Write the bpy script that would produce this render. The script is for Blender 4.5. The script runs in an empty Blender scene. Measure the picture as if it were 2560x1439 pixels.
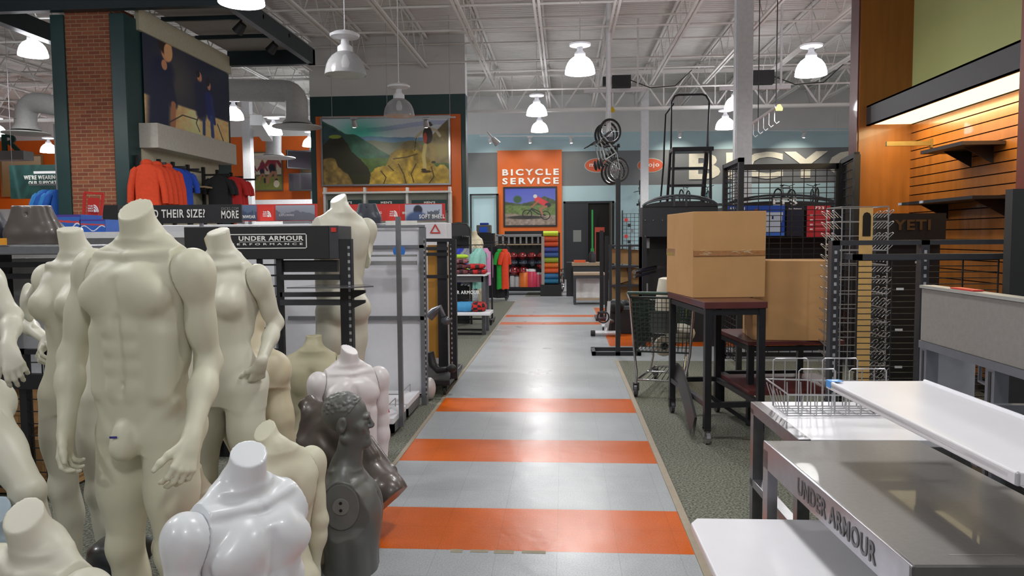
import bpy, math, random
import numpy as np
from mathutils import Vector, Matrix, Euler
random.seed(5); rng=np.random.default_rng(5)
SC=bpy.context.scene; COL=SC.collection
R=math.radians
# ---------------------------------------------------------------- camera, view, world
F=1902.; CX,CY=1280.,719.5; CAM=Vector((0,0,1.58))
CR=Matrix.Rotation(R(3.935),3,'Z')@Matrix.Rotation(math.pi/2-R(3.8),3,'X')@Matrix.Rotation(R(-.45),3,'Z')
cd=bpy.data.cameras.new('camera'); cam=bpy.data.objects.new('camera',cd); COL.objects.link(cam)
cam.location=CAM; cam.rotation_euler=CR.to_euler(); cd.sensor_width=36; cd.lens=F/2560*36
cd.clip_start=.05; cd.clip_end=200; SC.camera=cam
vs=SC.view_settings; vs.view_transform='Standard'; vs.look='None'; vs.gamma=1; vs.use_curve_mapping=False; vs.exposure=-.26
w=bpy.data.worlds.new('world'); SC.world=w; w.use_nodes=True
bg=w.node_tree.nodes['Background']; bg.inputs[0].default_value=(.88,.89,.93,1); bg.inputs[1].default_value=.30
def ray(px,py): return CR@Vector(((px-CX)/F,-(py-CY)/F,-1))
def at(px,py,Y): d=ray(px,py); return CAM+d*(Y/d.y)
def atz(px,py,z): d=ray(px,py); return CAM+d*((z-CAM.z)/d.z)
def atx(px,py,x): d=ray(px,py); return CAM+d*(x/d.x)
# lamps of the hall, then added fill lamps out of view: dome pendants, (x, y, z of the rim, lit?)
def _pt(px,py,Y): p=at(px,py,Y); return (p.x,p.y,p.z)
LIT=[_pt(1450,184,14.2),_pt(2027,188,14.2),_pt(1342,288,20.4),_pt(1349,329,24.6),_pt(1813,322,22.4),_pt(1838,272,20.2),
     _pt(684,336,24.0),_pt(584,298,20.6),_pt(776,366,27.0),_pt(122,381,26.5),_pt(604,9,9.3),_pt(83,140,15.0),
     (.3,8.6,4.75),(.5,3.4,4.75),(.5,-1.6,4.75),(5.2,8.4,4.75),(5.2,2.5,4.75),(-4.9,3.2,4.75),(-4.9,-2,4.75),(-10,6,4.75),(-12.5,14,4.75),(-17,22,4.75),(-4.6,9.2,4.75),(-9.8,9.6,4.75),(9.6,20,4.75),(7.6,15.6,4.75),(-4.3,25.2,4.75)]  # bare coordinates: unseen domes added to light the foreground and dim walls
UNLIT=[_pt(864,188,10.2),_pt(998,290,13.6)]
LAMP_W=165.
for i,(x,y,z) in enumerate(LIT):
    L=bpy.data.lights.new('lamp_light','SPOT'); L.energy=LAMP_W*2.2; L.color=(1.0,.99,.96); L.shadow_soft_size=.26; L.spot_size=R(168); L.spot_blend=.35
    o=bpy.data.objects.new('lamp_light',L); o.location=(x,y,z-.04); COL.objects.link(o); 
CANL=bpy.data.lights.new('canopy_tube_light','AREA'); CANL.shape='RECTANGLE'; CANL.size=.3; CANL.size_y=2.6; CANL.energy=38; CANL.color=(1,.83,.46)
# ---------------------------------------------------------------- materials
def s2l(c):
    c=np.asarray(c,float)/255.; return np.where(c<=.04045,c/12.92,((c+.055)/1.055)**2.4)
MATS={}
def mat(name,rgb,rough=.5,metal=0.,var=.06,scale=18.,bump=0.,emit=0.,trans=0.,spec=.5,coat=0.,bscale=None,alpha=1.):
    """rgb in display values; a little procedural variation on every surface"""
    if name in MATS: return MATS[name]
    m=bpy.data.materials.new(name); m.use_nodes=True; nt=m.node_tree; b=nt.nodes['Principled BSDF']
    c=s2l(rgb); tc=nt.nodes.new('ShaderNodeTexCoord'); n=nt.nodes.new('ShaderNodeTexNoise'); n.inputs['Scale'].default_value=scale; n.inputs['Detail'].default_value=4
    nt.links.new(tc.outputs['Object'],n.inputs['Vector'])
    r=nt.nodes.new('ShaderNodeValToRGB'); r.color_ramp.elements[0].position=.3; r.color_ramp.elements[1].position=.7
    r.color_ramp.elements[0].color=(*(c*(1-var)),1); r.color_ramp.elements[1].color=(*np.minimum(c*(1+var),1),1)
    nt.links.new(n.outputs['Fac'],r.inputs[0]); nt.links.new(r.outputs[0],b.inputs['Base Color'])
    b.inputs['Roughness'].default_value=rough; b.inputs['Metallic'].default_value=metal; b.inputs['Specular IOR Level'].default_value=spec
    b.inputs['Coat Weight'].default_value=coat; b.inputs['Transmission Weight'].default_value=trans; b.inputs['Alpha'].default_value=alpha
    if emit: b.inputs['Emission Color'].default_value=(*c,1); b.inputs['Emission Strength'].default_value=emit
    if bump:
        bp=nt.nodes.new('ShaderNodeBump'); bp.inputs['Strength'].default_value=bump; bp.inputs['Distance'].default_value=.01
        n2=nt.nodes.new('ShaderNodeTexNoise'); n2.inputs['Scale'].default_value=bscale or scale*4; nt.links.new(tc.outputs['Object'],n2.inputs['Vector'])
        nt.links.new(n2.outputs['Fac'],bp.inputs['Height']); nt.links.new(bp.outputs[0],b.inputs['Normal'])
    MATS[name]=m; return m
def nodes(m): return m.node_tree,m.node_tree.nodes['Principled BSDF']
# ---------------------------------------------------------------- mesh builder
class MB:
    def __init__(s,w=True): s.v=[];s.f=[];s.m=[];s.w=w
    def add(s,v,f,mi=0):
        n=len(s.v); s.v+= [tuple(p) for p in v]; s.f+=[tuple(i+n for i in q) for q in f]; s.m+=[mi]*len(f); return s
    def hexa(s,p,mi=0): return s.add(p,[(0,3,2,1),(4,5,6,7),(0,1,5,4),(1,2,6,5),(2,3,7,6),(3,0,4,7)],mi)
    def bb(s,x0,y0,z0,x1,y1,z1,mi=0):
        return s.hexa([(x0,y0,z0),(x1,y0,z0),(x1,y1,z0),(x0,y1,z0),(x0,y0,z1),(x1,y0,z1),(x1,y1,z1),(x0,y1,z1)],mi)
    def box(s,c,d,rot=None,mi=0):
        M=rot if rot is not None else Matrix.Identity(3)
        if isinstance(M,(int,float)): M=Matrix.Rotation(M,3,'Z')
        c=Vector(c); h=[x/2 for x in d]
        return s.hexa([c+M@Vector((a*h[0],b*h[1],e*h[2])) for e in (-1,1) for a,b in ((-1,-1),(1,-1),(1,1),(-1,1))],mi)
    def bar(s,a,b,w,h=None,up=(0,0,1),mi=0):
        a=Vector(a);b=Vector(b);d=(b-a); L=d.length; d.normalize(); u=Vector(up)
        if abs(d.dot(u))>.97: u=Vector((0,1,0)) if abs(d.y)<.9 else Vector((1,0,0))
        x=d.cross(u).normalized(); y=x.cross(d).normalized(); h=h or w
        P=[q+x*(i*w/2)+y*(j*h/2) for q in (a,b) for i,j in ((-1,-1),(1,-1),(1,1),(-1,1))]
        return s.hexa(P,mi)
    def tube(s,pts,r,n=8,closed=False,mi=0,cap=True):
        P=[Vector(p) for p in pts]; N=len(P); rr=r if hasattr(r,'__len__') else [r]*N; V=[]; ref=None
        for i,p in enumerate(P):
            if closed: t=P[(i+1)%N]-P[i-1]
            else: t=P[min(i+1,N-1)]-P[max(i-1,0)]
            t.normalize()
            if ref is None: ref=t.orthogonal().normalized()
            x=(ref-t*ref.dot(t)); 
            if x.length<1e-5: x=t.orthogonal()
            x.normalize(); ref=x; y=t.cross(x)
            for k in range(n): a=2*math.pi*k/n; V.append(p+x*(math.cos(a)*rr[i])+y*(math.sin(a)*rr[i]))
        Fc=[]
        for i in range(N if closed else N-1):
            j=(i+1)%N
            for k in range(n): l=(k+1)%n; Fc.append((i*n+k,i*n+l,j*n+l,j*n+k))
        if not closed and cap: Fc+= [tuple(range(n))[::-1], tuple(range((N-1)*n,N*n))]
        return s.add(V,Fc,mi)
    def cyl(s,a,b,r,r2=None,n=16,mi=0): return s.tube([a,b],[r,r if r2 is None else r2],n,mi=mi)
    def lathe(s,prof,c=(0,0,0),n=24,mi=0,M=None,squash=1.):
        M=M or Matrix.Identity(3); c=Vector(c); V=[]
        for r,z in prof:
            for k in range(n): a=2*math.pi*k/n; V.append(c+M@Vector((r*math.cos(a),r*squash*math.sin(a),z)))
        Fc=[(i*n+k,i*n+(k+1)%n,(i+1)*n+(k+1)%n,(i+1)*n+k) for i in range(len(prof)-1) for k in range(n)]
        if prof[0][0]>1e-4: Fc.append(tuple(range(n))[::-1])
        if prof[-1][0]>1e-4: Fc.append(tuple(range((len(prof)-1)*n,len(prof)*n)))
        return s.add(V,Fc,mi)
    def prism(s,poly,o,u,v,w,mi=0):
        """polygon (2d) in the plane o,u,v extruded by vector w"""
        o=Vector(o);u=Vector(u);v=Vector(v);w=Vector(w);n=len(poly)
        P=[o+u*a+v*b for a,b in poly]; return s.add(P+[p+w for p in P],[tuple(range(n))[::-1],tuple(range(n,2*n))]+[(i,(i+1)%n,(i+1)%n+n,i+n) for i in range(n)],mi)
    def ell(s,c,rad,n=12,m=8,mi=0,M=None,fn=None):
        M=M or Matrix.Identity(3); c=Vector(c); V=[];Fc=[]
        for i in range(m+1):
            t=math.pi*i/m
            for k in range(n):
                a=2*math.pi*k/n; q=Vector((rad[0]*math.sin(t)*math.cos(a),rad[1]*math.sin(t)*math.sin(a),-rad[2]*math.cos(t)))
                if fn: q=q*fn(t,a)
                V.append(c+M@q)
        for i in range(m):
            for k in range(n): Fc.append((i*n+k,i*n+(k+1)%n,(i+1)*n+(k+1)%n,(i+1)*n+k))
        return s.add(V,Fc,mi)
    def build(s,name,mats,parent=None,smooth=False,bevel=0.,**tg):
        me=bpy.data.meshes.new(name); v=s.v
        if parent is not None and s.w:
            Mi=Matrix.LocRotScale(parent.location,parent.rotation_euler,parent.scale).inverted(); v=[Mi@Vector(p) for p in v]
        me.from_pydata([tuple(p) for p in v],[],s.f); 
        for m in (mats if isinstance(mats,(list,tuple)) else [mats]): me.materials.append(m)
        me.polygons.foreach_set('material_index',s.m)
        if smooth: me.polygons.foreach_set('use_smooth',[True]*len(s.f))
        me.update(); o=bpy.data.objects.new(name,me); COL.objects.link(o)
        if smooth is True or smooth==1:
            try: me.set_sharp_from_angle(angle=R(50))
            except Exception: pass
        if bevel:
            b=o.modifiers.new('bevel','BEVEL'); b.width=bevel; b.segments=2; b.limit_method='ANGLE'; b.angle_limit=R(40)
        if parent is not None: o.parent=parent
        if tg: tag(o,**tg)
        return o
def tag(o,label=None,cat=None,group=None,kind=None):
    if label: o['label']=label
    if cat: o['category']=cat
    if group: o['group']=group
    if kind: o['kind']=kind
    return o
def T(name,label,cat,loc=(0,0,0),rz=0,group=None,rot=None):
    o=bpy.data.objects.new(name,None); o.empty_display_size=.1; COL.objects.link(o); o.location=Vector(loc); o.rotation_euler=rot or (0,0,rz)
    return tag(o,label,cat,group)
def dup(root,loc,rz=0,label=None,group=None,rot=None,scale=None):
    def cp(o,par=None):
        c=o.copy(); COL.objects.link(c)
        if par is not None: c.parent=par
        for ch in list(o.children): cp(ch,c)
        return c
    r=cp(root); r.location=Vector(loc); r.rotation_euler=rot or (0,0,rz)
    if scale: r.scale=(scale,)*3
    if label: r['label']=label
    if group: r['group']=group
    return r
def struct(name,mb,m,**k): return mb.build(name,m,kind='structure',**k)
def text(name,body,o,u,v,W,H,m,parent=None,ext=.002,off=.0,sp=1.12):
    """lettering as a mesh: lower left corner o, along u, up v, W wide and H tall"""
    c=bpy.data.curves.new(name,'FONT'); c.body=body; c.size=1; c.offset=off; c.extrude=.01; c.resolution_u=3; c.space_character=sp
    t=bpy.data.objects.new(name,c); COL.objects.link(t); dg=bpy.context.evaluated_depsgraph_get(); dg.update()
    me=bpy.data.meshes.new_from_object(t.evaluated_get(dg)); bpy.data.objects.remove(t); 
    n=len(me.vertices); a=np.empty(n*3); me.vertices.foreach_get('co',a); a=a.reshape(-1,3)
    mn=a.min(0); mx=a.max(0); a=(a-mn)/np.maximum(mx-mn,1e-6)
    o=Vector(o);u=Vector(u).normalized();v=Vector(v).normalized();w=u.cross(v)
    P=np.array(o)+a[:,:1]*W*np.array(u)+a[:,1:2]*H*np.array(v)+(a[:,2:]*ext)*np.array(w)
    if parent is not None:
        Mi=np.array(Matrix.LocRotScale(parent.location,parent.rotation_euler,parent.scale).inverted()); P=P@Mi[:3,:3].T+Mi[:3,3]
    me.vertices.foreach_set('co',P.ravel()); me.materials.clear(); me.materials.append(m); me.update()
    ob=bpy.data.objects.new(name,me); COL.objects.link(ob)
    if parent is not None: ob.parent=parent
    return ob
# ---------------------------------------------------------------- printed pictures (colours of the print stored per vertex)
def print_mat():
    if 'print' in MATS: return MATS['print']
    m=mat('print',(200,200,200),rough=.45,var=0); nt,b=nodes(m)
    a=nt.nodes.new('ShaderNodeAttribute'); a.attribute_name='Col'; nt.links.new(a.outputs['Color'],b.inputs['Base Color']); return m
def fbm(h,w,s,seed=0,oct=4):
    r=np.random.default_rng(seed); out=np.zeros((h,w)); amp=1;tot=0
    for o in range(oct):
        gh,gw=int(s*(2**o)*h/w)+3,int(s*(2**o))+3; g=r.random((gh,gw))
        y=np.linspace(0,gh-2.01,h);x=np.linspace(0,gw-2.01,w); yi=y.astype(int);xi=x.astype(int); fy=(y-yi)[:,None];fx=(x-xi)[None]
        fy=fy*fy*(3-2*fy);fx=fx*fx*(3-2*fx)
        a=g[yi][:,xi];b=g[yi][:,xi+1];c=g[yi+1][:,xi];d=g[yi+1][:,xi+1]
        out+=amp*((a*(1-fx)+b*fx)*(1-fy)+(c*(1-fx)+d*fx)*fy); tot+=amp; amp*=.5
    return out/tot
class Pic:
    def __init__(s,w,h,top,bot):
        s.w,s.h=w,h; s.X,s.Y=np.meshgrid((np.arange(w)+.5)/w,(np.arange(h)+.5)/h)   # Y down
        t=s.Y[...,None]; s.a=np.array(top,float)*(1-t)+np.array(bot,float)*t
    def mix(s,mask,c):
        m=np.clip(mask,0,1)[...,None]; s.a=s.a*(1-m)+(np.array(c,float) if np.ndim(c)<3 else c)*m; return s
    def ell(s,cx,cy,rx,ry,c,soft=.15,ang=0):
        dx,dy=(s.X-cx)*s.w/s.h,(s.Y-cy); rx=rx*s.w/s.h; ca,sa=math.cos(ang),math.sin(ang); x=(dx*ca+dy*sa)/rx;y=(-dx*sa+dy*ca)/ry
        return s.mix((1-np.sqrt(x*x+y*y))/soft+.5,c)
    def line(s,pts,r,c,soft=.5):
        A=s.w/s.h; D=np.full(s.X.shape,9.)
        for (x0,y0),(x1,y1) in zip(pts[:-1],pts[1:]):
            px,py=s.X*A-x0*A,s.Y-y0; vx,vy=(x1-x0)*A,y1-y0; t=np.clip((px*vx+py*vy)/max(vx*vx+vy*vy,1e-9),0,1); D=np.minimum(D,np.hypot(px-t*vx,py-t*vy))
        return s.mix((r-D)/(r*soft)+.5,c)
    def poly(s,pts,c):
        ins=np.zeros(s.X.shape,bool); n=len(pts)
        for i in range(n):
            (x0,y0),(x1,y1)=pts[i],pts[(i+1)%n]
            if y0!=y1: ins^=((y0>s.Y)!=(y1>s.Y))&(s.X<(x1-x0)*(s.Y-y0)/(y1-y0)+x0)
        return s.mix(ins.astype(float),c)
    def tex(s,mask,amp,scale,seed=1):
        n=(fbm(s.h,s.w,scale,seed)-.5)*2*amp; s.a=s.a*(1+n[...,None]*np.clip(mask,0,1)[...,None]); return s
    def put(s,name,o,u,v,W,H,parent=None,**tg):
        """o = lower left corner; u along the width, v up"""
        h,w=s.h,s.w; u=np.array(Vector(u).normalized());v=np.array(Vector(v).normalized()); o=np.array(Vector(o))
        gx,gz=np.meshgrid(np.linspace(0,W,w+1),np.linspace(H,0,h+1)); P=(o+gx[...,None]*u+gz[...,None]*v).reshape(-1,3)
        if parent is not None:
            Mi=np.array(Matrix.LocRotScale(parent.location,parent.rotation_euler,parent.scale).inverted()); P=P@Mi[:3,:3].T+Mi[:3,3]
        i=np.arange(h)[:,None]*(w+1)+np.arange(w)[None]; q=np.stack([i+w+1,i+w+2,i+1,i],-1).reshape(-1,4)
        me=bpy.data.meshes.new(name); me.from_pydata(P.tolist(),[],q.tolist())
        cl=np.ones((h*w,4)); cl[:,:3]=s2l(np.clip(s.a,0,255)).reshape(-1,3); at_=me.color_attributes.new('Col','FLOAT_COLOR','CORNER')
        at_.data.foreach_set('color',np.repeat(cl,4,axis=0).astype(np.float32).ravel()); me.materials.append(print_mat())
        ob=bpy.data.objects.new(name,me); COL.objects.link(ob)
        if parent is not None: ob.parent=parent
        if tg: tag(ob,**tg)
        return ob
def circle(c,r,n=24,ax='y',sq=1.):
    c=Vector(c); o=[]
    for k in range(n):
        a=2*math.pi*k/n; x,y=r*math.cos(a),r*sq*math.sin(a)
        o.append(c+Vector({'y':(x,0,y),'z':(x,y,0),'x':(0,x,y)}[ax]))
    return o
# common materials
BLK=mat('black_metal',(38,38,42),.45,.3,var=.1); BLK2=mat('black_plastic',(30,30,33),.5); DGR=mat('dark_grey_metal',(70,71,76),.42,.5)
WHT=mat('white_paint',(214,214,216),.45); WHG=mat('white_gloss',(226,226,232),.32,coat=.08,var=.015,scale=6); STL=mat('brushed_steel',(150,152,156),.32,.85); CHR=mat('chrome',(205,205,208),.15,1.,var=.02)
WIRE=mat('zinc_wire',(176,176,178),.35,.7); RUB=mat('rubber',(34,34,34),.7); WDK=mat('dark_wood',(92,50,38),.35,coat=.2)
RED=mat('red_print',(196,44,34),.45); ORG=mat('orange_paint',(212,98,20),.5,var=.03,scale=3); CRD=mat('cardboard',(182,140,92),.85,var=.05,scale=5,bump=.1)
GRN=mat('dark_green_paint',(28,60,60),.4,var=.08,scale=4); WTX=mat('white_print',(236,236,232),.5); GREY=mat('grey_paint',(126,128,132),.5)

def slot_mat():
    if 'slotted_steel' in MATS: return MATS['slotted_steel']
    m=mat('slotted_steel',(170,172,176),.5); nt,b=nodes(m); tc=nt.nodes.new('ShaderNodeTexCoord'); wv=nt.nodes.new('ShaderNodeTexWave'); wv.bands_direction='Z'; wv.wave_profile='SIN'; wv.inputs['Scale'].default_value=6.3
    r=nt.nodes.new('ShaderNodeValToRGB'); r.color_ramp.interpolation='CONSTANT'; r.color_ramp.elements[0].color=(*s2l((44,44,48)),1); r.color_ramp.elements[1].color=(*s2l((150,152,156)),1); r.color_ramp.elements[1].position=.62
    nt.links.new(tc.outputs['Object'],wv.inputs['Vector']); nt.links.new(wv.outputs['Fac'],r.inputs[0]); nt.links.new(r.outputs[0],b.inputs['Base Color']); return m
# ---------------------------------------------------------------- the building
YB=28.7; ZD=6.85; AX0,AX1=-1.19,.655
def tile_mat(name,rgb,rough=.17):
    m=mat(name,rgb,rough,var=.035,scale=7,spec=.38); nt,b=nodes(m); tc=nt.nodes.new('ShaderNodeTexCoord')
    br=nt.nodes.new('ShaderNodeTexBrick'); br.offset=0; br.inputs['Scale'].default_value=1; br.inputs['Brick Width'].default_value=.305; br.inputs['Row Height'].default_value=.305
    br.inputs['Mortar Size'].default_value=.0016; br.inputs['Mortar Smooth'].default_value=.3; br.inputs['Color1'].default_value=(1,1,1,1); br.inputs['Color2'].default_value=(.95,.95,.95,1); br.inputs['Mortar'].default_value=(.72,.72,.72,1)
    mp=nt.nodes.new('ShaderNodeMapping'); mp.inputs['Location'].default_value=(.04,-.08,0); nt.links.new(tc.outputs['Object'],mp.inputs[0]); nt.links.new(mp.outputs[0],br.inputs['Vector'])
    mx=nt.nodes.new('ShaderNodeMix'); mx.data_type='RGBA'; mx.blend_type='MULTIPLY'; mx.inputs[0].default_value=1
    l=b.inputs['Base Color'].links[0].from_socket; nt.links.new(l,mx.inputs[6]); nt.links.new(br.outputs['Color'],mx.inputs[7])
    # fine marbling chips of the vinyl
    n=nt.nodes.new('ShaderNodeTexNoise'); n.inputs['Scale'].default_value=130; nt.links.new(tc.outputs['Object'],n.inputs['Vector'])
    r=nt.nodes.new('ShaderNodeValToRGB'); r.color_ramp.elements[0].color=(.82,.82,.82,1); r.color_ramp.elements[1].color=(1.1,1.1,1.1,1); r.color_ramp.elements[0].position=.35;r.color_ramp.elements[1].position=.6
    nt.links.new(n.outputs['Fac'],r.inputs[0]); m2=nt.nodes.new('ShaderNodeMix'); m2.data_type='RGBA'; m2.blend_type='MULTIPLY'; m2.inputs[0].default_value=1
    nt.links.new(mx.outputs[2],m2.inputs[6]); nt.links.new(r.outputs[0],m2.inputs[7]); nt.links.new(m2.outputs[2],b.inputs['Base Color'])
    n3=nt.nodes.new('ShaderNodeTexNoise'); n3.inputs['Scale'].default_value=2.2; n3.inputs['Detail'].default_value=6; nt.links.new(tc.outputs['Object'],n3.inputs['Vector'])
    r3=nt.nodes.new('ShaderNodeMapRange'); r3.inputs[3].default_value=rough-.03; r3.inputs[4].default_value=rough+.17; nt.links.new(n3.outputs['Fac'],r3.inputs[0]); nt.links.new(r3.outputs[0],b.inputs['Roughness'])
    n4=nt.nodes.new('ShaderNodeTexNoise'); n4.inputs['Scale'].default_value=9; nt.links.new(tc.outputs['Object'],n4.inputs['Vector'])
    bp=nt.nodes.new('ShaderNodeBump'); bp.inputs['Strength'].default_value=.10; bp.inputs['Distance'].default_value=.02; nt.links.new(n4.outputs['Fac'],bp.inputs['Height']); nt.links.new(bp.outputs[0],b.inputs['Normal'])
    return m
FG=tile_mat('vinyl_tile_grey',(164,169,173),.24); FO=tile_mat('vinyl_tile_orange',(200,90,4),.24)
FC=mat('carpet',(104,106,95),.95,var=.9,scale=75,bump=.4,bscale=260)
fl=MB()
def fq(x0,y0,x1,y1,mi,z=0): fl.add([(x0,y0,z),(x1,y0,z),(x1,y1,z),(x0,y1,z)],[(0,1,2,3)],mi)
XL,XR,Y0=-24,14,-4
YS=[Y0]; OR=[(-.86,-.25),(.67,1.28),(2.20,2.81),(3.74,4.34),(5.265,5.855),(6.80,7.39),(13.72,14.15),(15.05,15.45)]
cur=Y0
for a,b in OR: fq(AX0,cur,AX1,a,0); fq(AX0,a,AX1,b,1); cur=b
fq(AX0,cur,AX1,YB,0)
fq(XL,Y0,AX0,18.8,2); fq(XL,18.8,AX0,YB,0)
fq(AX1,Y0,XR,9.7,2); fq(AX1,9.7,XR,11.0,0); fq(AX1,11.0,XR,12.6,1); fq(AX1,12.6,XR,14.2,0); fq(AX1,14.2,XR,17.0,1); fq(AX1,17.0,XR,YB,0)
struct('floor',fl,[FG,FO,FC])
TAN=mat('vinyl_edge_strip',(150,138,120),.5)
struct('trim_1',MB().bb(AX0-.018,Y0,0,AX0+.012,18.8,.006),TAN); struct('trim_2',MB().bb(AX1-.012,Y0,0,AX1+.03,9.7,.009),TAN)
ch=MB(); p=atz(1130,1368,0); 
for i,(x,dx) in enumerate(((p.x,.06),(p.x+.10,.09),(p.x+.22,.10),(p.x+.36,.12))): ch.bb(x,3.705+.008*(i%2),0,x+dx,3.745,.0015)
ch.build('worn_tile_edge',mat('bare_concrete',(150,142,124),.8),kind='structure')
carp=MB().bb(-1.05,20.3,.001,-.05,21.9,.004); carp.build('floor_carpet',FC,kind='structure')
# walls
WB=mat('wall_light_blue',(176,204,210),.6,var=.02,scale=2); WG=mat('wall_grey_band',(116,119,121),.6,var=.02,scale=2); WW=mat('wall_white',(206,206,204),.7,var=.03,scale=2)
b=MB(); ZS=[0,3.48,4.76,5.44,ZD]; xw0=at(1100,500,YB).x; xo=at(777,500,YB).x
for i in range(4): b.bb(xo,YB,ZS[i],XR,YB+.2,ZS[i+1],[0,1,0,2][i])
b.bb(XL,YB,0,xo,YB+.2,5.5,3); b.bb(XL,YB,5.5,xo,YB+.2,ZD,2)
struct('wall_back',b,[WB,WG,WW,ORG])
struct('wall_left',MB().bb(XL-.2,Y0,0,XL,YB,5.5).bb(XL-.2,Y0,5.5,XL,YB,ZD,1),[ORG,WW]); struct('wall_right',MB().bb(XR,Y0,0,XR+.2,YB,ZD),WW)
# ceiling deck with corrugation
DK=mat('roof_deck',(206,202,196),.8,var=.05,scale=1.2); nt,bs=nodes(DK); tc=nt.nodes.new('ShaderNodeTexCoord'); wv=nt.nodes.new('ShaderNodeTexWave'); wv.bands_direction='Y'; wv.inputs['Scale'].default_value=2.1
nt.links.new(tc.outputs['Object'],wv.inputs['Vector']); bp=nt.nodes.new('ShaderNodeBump'); bp.inputs['Strength'].default_value=.9; bp.inputs['Distance'].default_value=.04; nt.links.new(wv.outputs['Fac'],bp.inputs['Height']); nt.links.new(bp.outputs[0],bs.inputs['Normal'])
struct('ceiling',MB().bb(XL,Y0,ZD,XR,YB,ZD+.15),DK)
JP=mat('joist_paint',(208,205,200),.6,var=.04,scale=3); JD=mat('joist_shadow_gap',(90,84,78),.8)
zj=6.02; xs=[atz(px,0,zj).x for px in (1134,1334,1538,1749)]; sp=(xs[3]-xs[0])/3
def joist_mesh(y0,y1,z0,z1,pan):
    m=MB(w=False)
    for dx in (-.045,.045): m.bar((dx,y0+(.6 if y0>0 else 0),z0),(dx,y1-.35,z0),.05,.045); m.bar((dx,y0,z1),(dx,y1,z1),.05,.045)
    n=round((y1-y0)/pan); st=(y1-y0)/n
    for i in range(n):
        a=y0+i*st; m.bar((0,a,z1),(0,a+st/2,z0),.019); m.bar((0,a+st/2,z0),(0,a+st,z1),.019)
    return m
def repeat(first,spots,kind='structure'):
    for s_ in spots: c=first.copy(); c.location=s_; c['kind']=kind; COL.objects.link(c)
JA=joist_mesh(.5,23.2,zj,ZD-.09,1.25).build('ceiling_joist',JP,kind='structure'); JA.location=(xs[0],0,0)
allx=[xs[0]+i*sp for i in range(-15,9) if i!=0]; allx=[x for x in allx if XL+.5<x<XR-.3]
repeat(JA,[(x,0,0) for x in allx])
JB=joist_mesh(23.7,28.5,zj+.12,ZD-.09,1.2).build('ceiling_joist',JP,kind='structure'); JB.location=(xs[0],0,0); repeat(JB,[(x,0,0) for x in allx])
g=MB(); zg0,zg1=5.42,6.5
for dy in (-.06,.06): g.bar((XL,23.45+dy,zg0),(XR,23.45+dy,zg0),.08,.08); g.bar((XL,23.45+dy,zg1),(XR,23.45+dy,zg1),.08,.08)
x=XL+.4
while x<XR-1: g.bar((x,23.45,zg1),(x+.76,23.45,zg0),.042); g.bar((x+.76,23.45,zg0),(x+1.52,23.45,zg1),.042); g.bar((x+.76,23.45,zg0),(x+.76,23.45,zg1),.035); x+=1.52
struct('ceiling_girder',g,JP)
g2=MB(); yq=12.0
for dy in (-.05,.05): g2.bar((XL,yq+dy,zj+.1),(XR,yq+dy,zj+.1),.05)
for i,(py,z) in enumerate(((4,zj+.03),(66,zj+.03),(146,zj+.05),(172,zj+.06),(40,ZD-.25),(100,ZD-.25),(220,5.6))):
    y=atz(1500,py,z).y; pm=MB().tube([(XL,y,z),(XR,y,z)],.024,6); struct('ceiling_pipe',pm,JP)
# steel columns
def column(px0,px1,Y,z1=6.6):
    a=at(px0,400,Y);c=at(px1,400,Y); w=c.x-a.x; m=MB().bb(a.x,Y,0,c.x,Y+w,z1); m.bb(a.x-.012,Y+.02,0,a.x,Y+w*.5,z1)
    o=struct('column',m,WHT,bevel=.01); return o
column(1840,1880,12.4); column(1603,1622,26.2); column(607,627,24.5)
# middle block with the mountain picture
YM=20.0; x0=at(778,400,YM).x; x1=at(1165,400,YM).x; zt=at(970,238,YM).z
m=MB(); m.bb(x0,YM,0,x1,YM+.4,zt,0); m.bb(x0,YM,zt,x1,YM+.4,ZD,1); struct('wall_middle',m,[GRN,WW])
xa=at(793,400,YM).x; xb=at(1153,400,YM).x; za=at(970,289,YM).z
struct('trim_3',MB().bb(xa,YM-.06,0,xb,YM,za),ORG)
# tall orange panel on the back wall
a=at(1245,500,YB); c=at(1405,500,YB); zt2=at(1325,376,YB).z
struct('trim_4',MB().bb(a.x,YB-.12,0,c.x,YB-.005,zt2),ORG)
# brick pillar, green posts and the wall that runs back from it
YP=13.0; xl=at(145,500,YP).x; xb0=at(178,500,YP).x; xb1=at(291,500,YP).x; xr=at(327,500,YP).x
BRK=mat('brick',(150,84,62),.85,var=.1,scale=10); nt,bs=nodes(BRK); tc=nt.nodes.new('ShaderNodeTexCoord'); mp=nt.nodes.new('ShaderNodeMapping'); mp.inputs['Rotation'].default_value=(R(90),0,0)
nt.links.new(tc.outputs['Object'],mp.inputs[0]); br=nt.nodes.new('ShaderNodeTexBrick'); br.inputs['Scale'].default_value=1; br.inputs['Brick Width'].default_value=.205; br.inputs['Row Height'].default_value=.068; br.inputs['Mortar Size'].default_value=.006
br.inputs['Color1'].default_value=(*s2l((152,90,62)),1); br.inputs['Color2'].default_value=(*s2l((128,70,54)),1); br.inputs['Mortar'].default_value=(*s2l((160,134,100)),1); nt.links.new(mp.outputs[0],br.inputs['Vector']); nt.links.new(br.outputs['Color'],bs.inputs['Base Color'])
struct('wall_brick_pillar',MB().bb(xb0,YP+.04,0,xb1,YP+.8,5.7),BRK)
zbeam=at(700,158,17).z; pm=MB(); pm.bb(xl,YP,0,xb0,YP+.5,zbeam); pm.bb(xb1,YP,0,xr,YP+.4,zbeam); struct('trim_5',pm,GRN,bevel=.01)
yw=atx(577,300,xr).y; z0p=at(320,300,YP+.1).z
struct('wall_side',MB().bb(xr-.3,YP+.4,0,xr-.02,yw,zbeam+.02),GRN)
cw=mat('cream_wall',(196,190,164),.6)
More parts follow.
